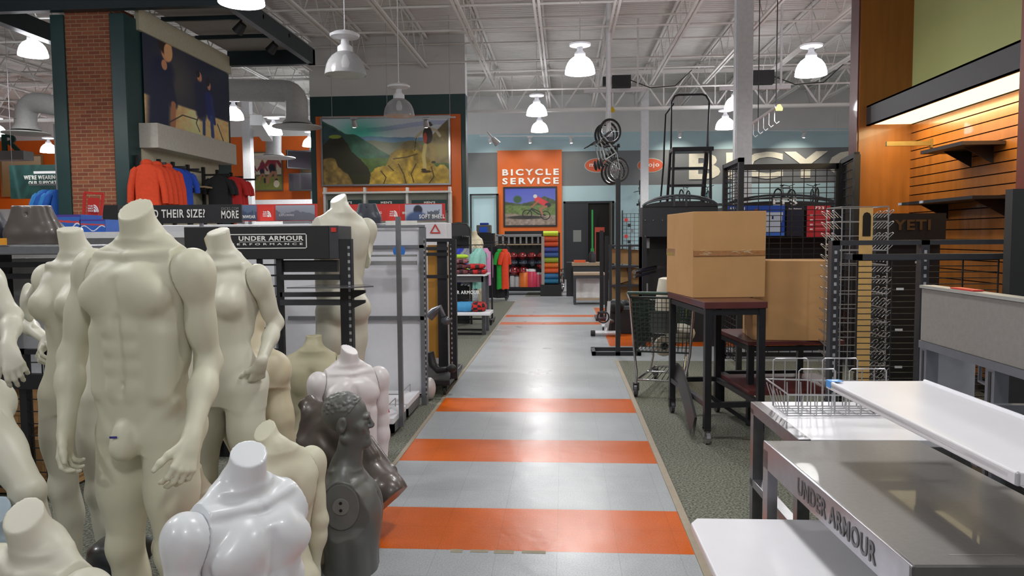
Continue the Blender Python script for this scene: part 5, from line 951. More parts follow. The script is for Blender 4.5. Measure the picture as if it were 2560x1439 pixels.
for i,(px,rgb,nm,pl) in enumerate(((1160,(70,150,200),'light blue folded shirts heaped on the lowest white shelf',None),(1196,(196,44,40),'red and black plaid shirts on the lowest white shelf',(40,30,34)))):
    q=at(px,775,YT-.1); folded('folded_shirts',nm,rgb,(q.x,YT-.08,zt1+.001),.34 if i==0 else .24,.3,.15,plaid=pl,seed=i)
for i,(px,z,rgb,nm,pl) in enumerate(((1150,0,(130,70,76),'lowest dusty pink plaid blanket roll on the middle table top',(50,36,40)),(1148,.085,(120,60,66),'middle dusty pink plaid blanket roll of the pile',(50,36,40)),(1150,.17,(150,90,96),'top dusty pink plaid blanket roll of the pile',(60,40,46)),(1196,0,(190,34,36),'lower bright red plaid blanket on the middle table top',(60,30,34)),(1190,.085,(200,36,38),'upper bright red plaid blanket on the middle table top',(70,40,40)))):
    q=at(px,722,YT+.1); folded('plaid_blanket',nm,rgb,(q.x,YT+.13,zt2+.001+z),.30,.28,.08,'plaid blankets on the tiered table',seed=i+3,plaid=pl)
for i,(px,z,rgb,nm) in enumerate(((1150,0,(190,220,40),'lowest neon yellow folded shoes box of the upper shelf pile'),(1152,.07,(70,80,170),'blue folded shirt in the pile on the upper shelf'),(1148,.14,(150,160,150),'grey folded shirt in the pile on the upper shelf'),(1150,.21,(170,210,60),'neon green shirt on top of the upper shelf pile'))):
    q=at(px,674,YT+.5); folded('folded_shirt',nm.replace('shoes box','shirt'),rgb,(q.x,YT+.52,zt3+.001+z),.28,.26,.065,'folded shirts on the upper white shelf',seed=i+9)
# clothes racks
def rack(label,x0,x1,Y,zr,mt=BLK,n=2):
    r=T('clothes_rack',label,'clothes rack',((x0+x1)/2,Y,0)); MB().tube([(x0,Y,.08),(x0,Y,zr),(x1,Y,zr),(x1,Y,.08)],.018,8).build('rail',mt,r); MB().bb(x0-.03,Y-.3,.06,x0+.03,Y+.3,.10).bb(x1-.03,Y-.3,.06,x1+.03,Y+.3,.10).bb(x0,Y-.02,.07,x1,Y+.02,.10).build('base',mt,r)
    for x in (x0,x1):
        for y in (Y-.28,Y+.28): m=MB(); castor(m,x,y,.03,.07,.02); m.build('castor',RUB,r)
    return r
YR=13.9; xa_,xb_=at(1140,600,YR).x,at(1222,600,YR).x; zr=at(1180,612,YR).z; rack('long rack with green, blue, grey and mint clothes beside the tiered table',xa_-.2,xb_+.05,YR,zr)
cl=[((30,110,80),.9,'green'),((40,60,170),1.0,'royal blue'),((36,56,160),1.05,'royal blue'),((130,134,140),1.1,'grey'),((120,124,132),1.1,'grey'),((136,140,144),1.12,'grey'),((130,190,176),1.2,'mint'),((140,196,184),1.2,'mint'),((200,140,180),1.15,'pink')]
for i,(rgb,L,nm) in enumerate(cl): garment('hanging_shirt',f'{nm} long shirt on the rack by the tiered table, place {["one","two","three","four","five","six","seven","eight","nine"][i]} from the left',rgb,.40,L*.60,'long shirts on the rack by the tiered table',.42,(xa_+.0+.066*i,YR+(.12 if i==8 else -.02*i),zr-.06),74,seed=60+i)
YQ=19.2; xa_,xb_=at(1212,600,YQ).x,at(1256,600,YQ).x; zr=at(1230,604,YQ).z; rack('low castor rack with black trousers in front of the helmets',xa_-.1,xb_+.1,YQ,zr)
for i in range(6): garment('hanging_trousers','black trousers hanging on the castor rack near the helmets',(30,30,34),.46,1.35,'black trousers on the castor rack',.0,(xa_+.02+i*.085,YQ,zr-.06),35,seed=80+i,pants=True,cat='trousers')
for i,(px,rgb,nm) in enumerate(((1250,(40,160,60),'green shirt hanging left of the orange shirt by the helmets'),(1262,(226,70,36),'long orange shirt hanging beside the helmets'))): q=at(px,622,19.0); garment('hanging_shirt',nm,rgb,.24,1.0,None,.25,q,55,seed=90+i)
# helmet gondola
YH2=20.9; x0=at(1238,600,YH2).x; x1=at(1368,600,YH2).x; zt=at(1300,590,YH2).z; r=T('helmet_gondola','black gondola with helmets, gloves and bottles below the bicycle service panel','display rack',((x0+x1)/2,YH2,0))
MB().bb(x0,YH2+.25,.2,x1,YH2+.3,zt).build('back_panel',mat('gondola_black',(34,28,28),.6),r); MB().bb(x0,YH2-.1,.16,x1,YH2+.5,.22).build('base',BLK,r); a=at(1265,588,YH2-.02);b=at(1368,583,YH2-.02); MB().bb(a.x,YH2-.05,zt-.02,x1+.05,YH2+.5,zt+.03).build('crown',mat('crown_grey',(130,130,132),.4),r)
zc_=at(1300,612,YH2).z; zc2=at(1300,597,YH2).z
for k in range(9):
    xx=x0+.03+(x1-x0-.06)*k/8.5; m=MB().bb(xx,YH2-.02,zc_+.04,xx+.05,YH2,zc2+.1).build('header_card',mat('card_grey',(150,150,150),.5),r) if k%1==0 else None
MB().bb(x0,YH2-.03,zc_,x1-.05,YH2,zc_+.03).build('price_rail',mat('price_rail',(170,150,120),.5),r); MB().bb(x0,YH2-.02,zc2+.08,x1,YH2,zc2+.13).build('header_rail',mat('card_grey',(150,150,150),.5),r)
for x in (x0+.05,x1-.05):
    for y in (YH2-.05,YH2+.4): m=MB(); castor(m,x,y,.06,.16,.03); m.build('castor',RUB,r)
hel=None
def helmet(label,c,rgb,s=.14):
    m=mat('helmet_%d_%d_%d'%tuple(rgb),rgb,.25,coat=.4); r=T('helmet',label,'helmet',c,0,'bicycle helmets on the gondola'); MB(w=False).ell((0,0,0),(s*.8,s,s*.72),14,8,fn=lambda t,a:1.0 if t>1.2 else .75).build('shell',m,r,smooth=True); v=MB(w=False)
    for k in (-1,0,1): v.ell((k*s*.35,-s*.55,s*.25),(s*.09,s*.42,s*.33),8,6)
    v.build('vents',BLK2,r,smooth=True); return r
rows=[(638,[1284,1306,1330,1354],(130,34,36),'red'),(655,[1284,1308,1331,1353],(60,70,84),'slate'),(676,[1286,1308],(140,30,36),'large red'),(662,[1353],(150,36,40),'red low')]
for py,xs_,rgb,nm in rows:
    for i,px in enumerate(xs_): q=at(px,py+3,YH2+.05); helmet(f'{nm} helmet on the gondola, {["first","second","third","fourth"][i]} in its row',q,rgb,.21 if nm=='large red' else .165)
def bottle(name,label,px,pyb,Y,rgb,rr_,h,cap=(225,225,225),group='bottles and jugs at the gondola foot'):
    q=at(px,pyb,Y); z=.22; r=T(name,label,'bottle',(q.x,Y,z),0,group); MB(w=False).lathe([(0,0),(rr_,0),(rr_,h*.75),(rr_*.8,h*.85),(rr_*.8,h*.87),(0,h*.87)],n=16).build('body',mat('bot_%d_%d_%d'%tuple(rgb),rgb,.35),r,smooth=True); MB(w=False).lathe([(0,h*.85),(rr_*.85,h*.85),(rr_*.8,h*.97),(rr_*.4,h),(0,h)],n=16).build('lid',mat('bot_%d_%d_%d'%tuple(cap),cap,.35),r,smooth=True)
for i,(px,rgb,rr_,h,cap,nm) in enumerate(((1259,(90,180,60),.08,.30,(90,180,60),'green jug at the left of the gondola foot'),(1269,(190,190,190),.05,.3,(190,190,190),'grey bottle beside the green jug'),(1281,(200,200,200),.07,.36,(60,60,60),'pale grey bottle with dark cap'),(1293,(190,190,196),.07,.34,(60,60,60),'pale bottle left of the orange jug'),(1311,(230,120,50),.15,.50,(230,230,230),'orange jug with white lid'),(1329,(210,60,90),.15,.50,(230,230,230),'pink jug with white lid'),(1346,(200,90,110),.06,.40,(200,200,200),'left pink bottle beside the pink jug'),(1354,(196,80,100),.06,.40,(200,200,200),'right pink bottle beside the pink jug'))): bottle('water_bottle',nm,px,718,YH2-.0,rgb,rr_,h,cap)
# column of rolled mats and shoes at the end of the gondola
xm=at(1377,600,20.6).x; cols=[(50,130,170),(60,120,170),(220,90,40),(220,110,40),(150,170,50),(60,90,150),(70,80,150),(210,80,40),(206,90,50),(190,210,50)]
for i,rgb in enumerate(cols): MB(w=False).cyl((-.2,0,.075),(.2,0,.075),.068,n=14).build('rolled_mat',mat('mat_%d_%d_%d'%tuple(rgb),rgb,.7),smooth=True,label=f'rolled exercise mat, {["lowest","second","third","fourth","fifth","sixth","seventh","eighth","ninth","topmost"][i]} of the colourful column',cat='mat',group='rolled mats at the gondola end').location=(xm,20.5,.32+i*.142)
r=T('mat_rack','narrow rack holding the column of rolled mats','rack',(xm,20.5,0)); MB().bb(xm-.28,20.35,0,xm+.28,20.7,.31).build('base',BLK2,r); MB().bb(xm-.25,20.38,.3,xm-.17,20.40,1.6).build('post',mat('post_pale',(170,160,150),.5),r); MB().bb(xm-.25,20.6,.3,xm+.25,20.62,1.7).build('back_panel',BLK2,r)
b=dup(b1,(0,0,0),0,'small bicycle standing at the end of the helmet gondola'); q=at(1399,712,21.6); b.location=(q.x,21.6,0); b.rotation_euler=(0,0,R(80))
MB().bb(at(1262,560,22.5).x,22.4,0,at(1396,560,22.5).x,22.5,at(1330,577,22.5).z).build('partition_board',BLK2,label='black board behind the helmets below the mountain biker picture',cat='board')
# things standing around x 1120-1230
q=at(1147,590,13.6); r=T('folding_chair','black rounded folding chair back rising beside the tiered table','chair',(q.x,13.6,0)); a=at(1118,590,13.6);c=at(1176,557,13.6); w2=(c.x-a.x)/2; MB().tube([(q.x-w2,13.6,.02),(q.x-w2,13.6,c.z-.12),(q.x-w2*.7,13.6,c.z-.02),(q.x,13.6,c.z),(q.x+w2*.7,13.6,c.z-.02),(q.x+w2,13.6,c.z-.12),(q.x+w2,13.6,.02)],.02,8).build('frame',BLK2,r,smooth=True)
MB().prism([(-w2*.95,-.22),(w2*.95,-.22),(w2*.9,-.1),(w2*.6,-.02),(0,0),(-w2*.6,-.02),(-w2*.9,-.1)],(q.x,13.58,c.z-.01),(1,0,0),(0,0,1),(0,.03,0)).build('backrest',BLK2,r); MB().bb(q.x-w2,13.2,.45,q.x+w2,13.6,.48).build('seat',BLK2,r)
torso_on_floor('mannequin_torso','small ivory torso far back between the black chair and clothes rack','f',1186,577,15.4,0,1.14,IVY,arms='',ncut=(0,0,1),soft=True,h=.012)
q=at(1160,600,13.9); r=T('shirt_display','black display stand with white lettering next to the small ivory torso','display stand',(q.x,13.9,0)); a=at(1128,618,13.9);c=at(1172,583,13.9); MB().bb(a.x,13.9,0,c.x,13.95,c.z).build('board',BLK2,r); tx('lettering','THU',1154,1172,586,592,13.89,WTX,r,.003,.02)
a=at(1191,583,23.);c=at(1227,562,23.); r=T('cool_box','grey cool box with blue label on the fixture by the blue panel','cool box',((a.x+c.x)/2,23,a.z)); MB().bb(a.x,23,a.z,c.x,23.3,c.z).build('body',mat('coolbox_grey',(96,92,88),.5),r,bevel=.02); MB().bb(a.x+.1,22.99,a.z+.03,c.x-.1,23.0,c.z-.06).build('label',mat('label_blue',(40,90,200),.5),r); MB().bb(a.x+.1,23.05,c.z,c.x-.08,23.25,c.z+.07).build('lid',mat('lid_blue',(40,70,160),.5),r,bevel=.02)
MB().bb(a.x-.1,22.95,0,c.x+.1,23.4,a.z).build('pedestal',BLK2,label='black pedestal carrying the grey cool box',cat='pedestal')
# light blue door like panel with dark frame beside the orange panel
a=at(1177,700,28.5);c=at(1246,484,28.5); m=MB(); m.bb(a.x,28.45,0,a.x+.06,28.55,c.z).bb(c.x-.08,28.45,0,c.x,28.55,c.z).bb(a.x,28.45,c.z-.06,c.x,28.55,c.z); m.build('panel_frame',BLK,label='thin dark door frame on the blue wall left of the service panel',cat='frame')
# workbench by the door
YW=17.8; a=at(1434,758,YW);c=at(1512,684,YW); r=T('workbench','low grey workbench with wooden top in the aisle near the black door','workbench',((a.x+c.x)/2,YW,0))
for x in (a.x+.03,c.x-.03):
    for y in (YW,YW+.6): MB().bb(x-.03,y-.03,0,x+.03,y+.03,c.z-.04).build('leg',DGR,r)
MB().bb(a.x,YW-.04,c.z-.09,c.x,YW+.64,c.z-.03).build('frame',DGR,r); MB().bb(a.x,YW-.06,c.z-.03,c.x,YW+.66,c.z+.02).build('bench_top',mat('bench_wood',(160,140,116),.6),r); MB().bb(a.x,YW,.10,c.x,YW+.6,.14).build('lower_shelf',mat('bench_wood',(160,140,116),.6),r); MB().bb(a.x+.05,YW+.3,.14,c.x-.05,YW+.33,c.z-.12).build('whiteboard',WHT,r)
a=at(1430,690,YW+1.6);c=at(1508,656,YW+1.6); y=YW+1.6; r=T('workbench','taller dark workbench behind the low grey one','workbench',((a.x+c.x)/2,y,0)); MB().bb(a.x,y,c.z-.08,c.x,y+.6,c.z).build('bench_top',mat('bench_wood',(160,140,116),.6),r); MB().bb(a.x+.03,y+.05,0,c.x,y+.55,c.z-.08).build('cabinet',mat('cab_dark',(48,50,54),.5),r)
MB().bb(a.x+.05,y+.1,c.z,a.x+.35,y+.3,c.z+.06).build('orange_box',mat('orange_box',(220,90,40),.5),label='flat orange box on the taller dark workbench',cat='box'); MB().lathe([(0,0),(.09,0),(.09,.2),(.05,.28),(0,.28)],(a.x+.52,y+.2,c.z),14).build('tool_pot',BLK2,smooth=True,label='dark pot standing on the taller workbench',cat='pot')
MB().bb(at(1416,690,20.5).x,20.3,0,at(1434,690,20.5).x,20.7,at(1425,655,20.5).z).build('black_cabinet',BLK2,label='small black cabinet left of the taller workbench',cat='cabinet')
# stockroom seen through the door: green and orange rack
yb=YB-.1
a=at(1480,690,yb);c=at(1484,525,yb); MB().bb(a.x-.06,yb-.45,.0,a.x+.06,yb-.35,at(1480,620,yb).z).bb(a.x-.03,yb-.42,at(1480,620,yb).z,a.x+.03,yb-.38,c.z).build('pallet_rack_post',mat('rack_green',(30,140,60),.5),label='green steel rack post in the open black doorway',cat='rack'); a=at(1486,580,yb);c=at(1510,568,yb); MB().bb(a.x,yb-.4,a.z,c.x,yb-.36,c.z).bb(a.x,yb-.4,0,a.x+.04,yb-.36,a.z).build('pallet_rack_beam',mat('rack_orange',(170,60,34),.5),label='dull orange rack beam in the open black doorway',cat='rack')
# black stand with foot frame
YS=10.1; q=at(1545,885,YS); a=at(1480,890,YS);c=at(1603,890,YS); r=T('black_stand','tall black pole stand on a flat rectangular foot in the aisle','stand',(q.x,YS,0)); zt=at(1547,448,YS+.15).z
MB().bb(a.x,YS,0,c.x,YS+.05,.05).bb(a.x,YS+.42,0,c.x,YS+.47,.05).bb(a.x,YS,0,a.x+.05,YS+.47,.05).bb(c.x-.05,YS,0,c.x,YS+.47,.05).build('foot_frame',BLK,r); MB().bb(q.x-.03,YS,0.0,q.x+.03,YS+.05,zt).build('pole',BLK,r)
# cardboard filled shelving behind the stand
YK2=13.2; a=at(1526,770,YK2);c=at(1602,610,YK2); r=T('shelving_unit','black metal shelving stuffed with upright cardboard near the exercise bike','shelving',((a.x+c.x)/2,YK2,0))
for x in (a.x,a.x+.33,c.x): MB().bb(x-.025,YK2,0,x+.025,YK2+.04,c.z).build('upright',DGR,r)
for py in (612,664,712): z=at(1560,py,YK2).z; MB().bb(a.x,YK2-.01,z-.03,c.x,YK2+.5,z).build('shelf',DGR,r)
for i,(x0_,x1_,y0_,y1_,rz) in enumerate(((1527,1600,622,660,.06),(1526,1570,670,708,-.3),(1534,1602,668,766,.05),(1524,1566,716,766,.1))):
    a_=at(x0_,y1_,YK2+.2);c_=at(x1_,y0_,YK2+.2); MB().box(((a_.x+c_.x)/2,YK2+.16+.07*i,(a_.z+c_.z)/2),(c_.x-a_.x,.02,c_.z-a_.z),Matrix.Rotation(rz,3,'Y')).build('cardboard_sheet',CRD,label=['cardboard sheet behind the top of the metal shelving','tilted cardboard sheet in the middle of the metal shelving','tall cardboard sheet at the right of the metal shelving','lowest cardboard sheet in the metal shelving'][i],cat='cardboard')
# dark gym stand left of it
YD=14.6; r=T('dark_stand','dark slim display stand with slotted posts at the aisle edge','stand',(at(1507,700,YD).x,YD,0)); 
for px in (1504,1517): q=at(px,765,YD); MB().bb(q.x-.035,YD,0,q.x+.035,YD+.05,at(px,576,YD).z-.1*(px>1510)).build('post',BLK,r)
a=at(1488,765,YD);c=at(1530,765,YD); MB().bb(a.x,YD-.3,0,c.x,YD+.4,.05).build('base',mat('maroon_base',(60,30,34),.4),r)
# exercise bike
YE=12.1; q=at(1512,835,YE); r=T('exercise_bike','white and black exercise bike frame on the orange floor','exercise bike',(q.x,YE,0)); a=at(1480,838,YE);c=at(1548,836,YE)
MB().cyl((a.x,YE,.05),(c.x,YE,.05),.04).cyl((a.x+.2,YE+.9,.05),(c.x+.3,YE+.9,.05),.04).build('stabiliser',mat('bike_silver',(190,190,194),.3,.3),r,smooth=True); MB().cyl((a.x-.02,YE,.05),(a.x+.05,YE,.05),.046).cyl((c.x-.05,YE,.05),(c.x+.02,YE,.05),.046).build('end_cap',RUB,r)
g=at(1520,800,YE+.1); MB().tube([((a.x+c.x)/2,YE,.06),(g.x,YE+.1,g.z),(g.x+.3,YE+.9,.08)],.035,8).bar((g.x,YE+.1,g.z),(g.x+.02,YE+.15,g.z+.3),.05).build('frame',mat('bike_silver',(190,190,194),.3,.3),r,smooth=True)
e=at(1508,792,YE-.05); MB().tube(circle((e.x,YE-.05,e.z),.09,16),.012,6,closed=True).bb(e.x-.09,YE-.12,e.z+.06,e.x+.05,YE,e.z+.085).build('pedal',BLK2,r,smooth=True)
w_=at(1560,795,YE+.5); MB().bb(w_.x-.28,YE+.3,w_.z-.28,w_.x+.32,YE+.8,w_.z+.22).build('resistance_box',BLK2,r,bevel=.06); MB().ell((at(1540,765,YE+.3).x,YE+.3,at(1540,765,YE+.3).z),(.13,.10,.12),12,8).ell((at(1560,762,YE+.5).x,YE+.5,at(1560,762,YE+.5).z),(.12,.1,.09),12,8).build('saddle',BLK2,r,smooth=True)
MB().bb(w_.x-.35,YE+.5,.0,w_.x+.35,YE+.58,.08).bb(w_.x-.04,YE+.5,0,w_.x+.04,YE+.58,w_.z-.2).build('rear_foot',BLK,r)
# fitness header cabinets
def header_cab(label,px0,px1,ytop,ysb,Y,txt=None,depth=.5,posts=True):
    a=at(px0,ysb,Y);c=at(px1,515,Y); cx=(a.x+c.x)/2; W=c.x-a.x; r=T('display_cabinet',label,'display cabinet',(cx,Y,0)); zt=at((px0+px1)/2,ytop,Y).z
    MB().bb(a.x,Y,a.z,c.x,Y+depth,c.z).build('header_board',mat('cab_black',(36,38,44),.45),r,bevel=.006)
    n=16; arc=lambda h,o:[(cx+W/2*math.sin(t),Y+o,c.z+h*(math.cos(t)**1.2 if math.cos(t)>0 else 0)) for t in np.linspace(-1.5,1.5,n)]
    H=zt-c.z; top=[(p_[0]-a.x,p_[2]-a.z) for p_ in arc(H*.5,0)]; MB().prism([(0,c.z-a.z)]+top+[(W,c.z-a.z)],(a.x,Y-.01,a.z),(1,0,0),(0,0,1),(0,.03,0)).build('arched_panel',BLK2,r)
    MB().tube(arc(H,0),.018,6).tube(arc(H*.78,0),.014,6).bar((cx-W*.08,Y,c.z),(cx-W*.08,Y,zt-.01),.03).bar((cx+W*.08,Y,c.z),(cx+W*.08,Y,zt-.01),.03).build('arched_rail',DGR,r,smooth=True)
    for x in (a.x+.03,c.x-.03):
        for y in (Y+.02,Y+depth-.02): MB().bb(x-.03,y-.03,0,x+.03,y+.03,a.z+.02).build('post',BLK,r)
    MB().bb(a.x,Y+depth-.05,.0,c.x,Y+depth,a.z).build('back_panel',mat('cab_back',(24,24,27),.6),r)
    if txt: text('lettering',txt,(cx-.14,Y-.02,c.z+H*.12),(1,0,0),(0,0,1),.36,.11,WTX,r,.004,.02)
    return r,a,c
CA=header_cab('black display cabinet with arched rail left of the grid panels',1606,1795,488,592,9.6+1.4)
for px,py in ((1613,550),(1613,590),(1633,550),(1656,550)): q=at(px,py,10.99); MB().cyl(q,q-Vector((0,.01,0)),.008,n=8).build('screw',STL,CA[0])
for px,py0,py1 in ((1618,595,620),(1614,708,735)): a=at(px-6,py1,11.2);c=at(px+6,py0,11.2); MB().bb(a.x,11.2,a.z,c.x,11.22,c.z).build('label_card',mat('card_grey',(150,150,150),.5),CA[0])
q0=at(1585,680,9.9);q1=at(1638,668,10.6); MB().tube([q0,q1],.03,10).tube([q0+Vector((0,0,-.06)),q1+Vector((.0,0,-.06))],.02,8).bar((q1.x,10.6,q1.z),(q1.x+.25,11.0,q1.z),.04).build('chrome_handles',CHR,smooth=True,parent=CA[0])
CB_=header_cab('black arched cabinet with white lettering behind the grid panels',1806,2105,487,596,11.8,'EFS')
def poster(label,x0,x1,y0,y1,Y,p,lines=()):
    a=at(x0,y1,Y);c=at(x1,y0,Y); r=T('poster',label,'poster',(a.x,Y,a.z)); MB().bb(a.x,Y,a.z,c.x,Y+.01,c.z).build('backing',BLK2,r); p.put('print',(a.x,Y-.004,a.z),(1,0,0),(0,0,1),c.x-a.x,c.z-a.z,r)
    for t,u0,u1,v0,v1 in lines: tx('lettering',t,u0,u1,v0,v1,Y-.008,WTX,r,.002,.02)
P=Pic(70,40,(40,80,170),(30,70,160)); P.poly([(.62,.22),(.97,.22),(.93,.9),(.60,.9)],(190,200,215)).ell(.52,.55,.1,.3,(30,36,60),.2).ell(.8,.4,.02,.05,(30,40,90)).mix((P.Y>.88)*1.,(60,110,200)).ell(.52,.16,.03,.06,(150,90,60))
poster('blue product poster behind the grid panels',1812,1962,513,590,11.74,P,[('AVARI',1822,1862,518,527)]); poster('dark navy poster between the blue and red ones',1966,2010,516,590,11.74,Pic(20,30,(24,30,50),(18,22,40)),[('Free Delivery',1972,2004,520,524)])
P=Pic(30,40,(176,36,42),(166,32,40)); [P.ell(.2,y,.06,.03,(220,190,190)).line([(.36,y-.02),(.8,y-.02)],.008,(210,150,150)).line([(.36,y+.02),(.7,y+.02)],.006,(200,130,130)) for y in (.3,.45,.6,.75)]
poster('red product poster behind the grid panels',2016,2076,514,592,11.74,P,[('723',2036,2060,516,524)])
# wall grid with pegs near the far white column
a=at(1557,640,24.0);c=at(1603,533,24.0); r=T('wire_grid','thin black wire grid with small goods left of the far column','grid panel',(a.x,24,0)); m=MB(); grid(m,(a.x,24.,a.z),(1,0,0),(0,0,1),c.x-a.x,c.z-a.z,.12,.12,.006); m.bb(a.x-.03,23.97,0,a.x,24.03,c.z+.1).bb(c.x,23.97,0,c.x+.03,24.03,c.z+.1); m.build('wires',BLK,r)
for i in range(7): MB().box((a.x+.1+.06*(i%3)*1.5,23.95,c.z-.2-.17*i),(.09,.05,.1)).build('small_pack',[RED,BLK2,STL][i%3],label='small hanging pack on the thin black wire grid',cat='pack',group='small packs on the wire grid')
# rolling ladder
YL=13.4; xa_=at(1677,400,YL).x; xb_=at(1779,400,YL).x; r=T('rolling_ladder','tall black rolling ladder with looped handrails in front of the wall letters','ladder',((xa_+xb_)/2,YL,0)); ZP=at(1727,370,YL).z; ZT=at(1727,231,YL).z; x0l,x1l=xa_+.02,xb_-.06
MB().bb(xa_,YL-.2,ZP-.07,xb_,YL+.25,ZP).build('platform',BLK,r,bevel=.01)
def zc(py): return at(1727,py,YL-.2).z
# stair stringers run down away from the platform
L0=[(x0l,YL+.2,ZP-.03),(x0l,YL+1.5,.15)]; L1=[(x1l,YL+.2,ZP-.03),(x1l,YL+1.5,.15)]
MB().bar(*L0,.04,.07).bar(*L1,.04,.07).bar((x0l,YL-.2,ZP-.05),(x0l-.05,YL-.15,.12),.04).bar((x1l,YL-.2,ZP-.05),(x1l+.05,YL-.15,.12),.04).bar((x0l-.05,YL-.15,.14),(x0l,YL+1.5,.14),.04).bar((x1l+.05,YL-.15,.14),(x1l,YL+1.5,.14),.04).build('side_frame',BLK,r)
for k in range(1,10): t=k/10; z=(ZP-.03)*(1-t)+.15*t; y=(YL+.2)*(1-t)+(YL+1.5)*t; MB().bb(x0l,y-.09,z-.02,x1l,y+.09,z+.02).build('step',BLK,r)
zb=at(1727,392,YL).z
for dy,rr_ in ((.2,.018),):
    MB().tube([(xa_+.03,YL+dy,ZP),(xa_+.03,YL+dy,ZT-.12),(xa_+.09,YL+dy,ZT-.02),(xa_+.15,YL+dy,ZT),(xb_-.13,YL+dy,ZT),(xb_-.07,YL+dy,ZT-.02),(xb_-.01,YL+dy,ZT-.12),(xb_-.04,YL+dy,ZP)],rr_,8).build('handrail',BLK,r,smooth=True)
for x,s in ((xa_,-1),(xb_-.02,1)): MB().tube([(x+s*.0+(.06 if s<0 else -.0),YL+.15,ZT-.16),(x+s*.04,YL+.4,ZT-.3),(x+s*.05,YL+.5,ZP+.1),(x+s*.05,YL+.55,ZP-.2),(x+s*.07,YL+1.55,1.1),(x+s*.04,YL+1.55,.9)],.016,8).build('handrail',BLK,r,smooth=True)
for x in (x0l,x1l):
    for y in (YL+1.5,YL-.15): m=MB(); castor(m,x,y,.05,.14,.03); m.build('castor',RUB,r)
# black wire grid panels (nesting frame) in front of the ladder and cabinets
YGP=9.9; a=at(1808,895,YGP);c=at(2095,408,YGP); zt=c.z; r=T('grid_panel_stand','wide black wire grid stand in front of the arched cabinets','grid panel',((a.x+c.x)/2,YGP,0)); m=MB()
for x in (a.x,c.x): m.bb(x-.03,YGP-.03,.0,x+.03,YGP+.03,zt)
m.bb(a.x,YGP-.03,zt-.07,c.x,YGP+.03,zt).bb(a.x,YGP-.03,.03,c.x,YGP+.03,.08); m.build('frame',BLK,r); grid(MB(),(a.x,YGP,.08),(1,0,0),(0,0,1),c.x-a.x,zt-.1,.14,.07,.0045).build('wires',BLK,r)
m=MB().bb(a.x-.03,YGP-.9,zt-.05,a.x+.03,YGP,zt+.0).bb(a.x-.03,YGP-.9,0,a.x+.03,YGP-.84,zt); m.build('side_frame',BLK,r); grid(MB(),(a.x,YGP-.85,.08),(0,1,0),(0,0,1),.85,zt-.1,.14,.07,.0045).build('side_wires',BLK,r)
e=at(2138,402,9.1); f_=MB(); p0_=Vector((c.x+.07,YGP,0)); p1_=Vector((e.x,9.05,0)); u=(p1_-p0_); Lw=u.length; r2=T('wire_screen','narrow black grid panel angled beside the cherry wood post','grid panel',p0_); zt3=zt+.02
MB().bar(p0_+Vector((0,0,.0)),p0_+Vector((0,0,zt3)),.06).bar(p1_,p1_+Vector((0,0,zt3)),.06).bar(p0_+Vector((0,0,zt3)),p1_+Vector((0,0,zt3)),.06).bar(p0_+Vector((0,0,.05)),p1_+Vector((0,0,.05)),.05).build('frame',BLK,r2); grid(MB(),p0_+Vector((0,0,.05)),u,(0,0,1),Lw,zt3-.05,.10,.10,.006).build('wires',BLK,r2)
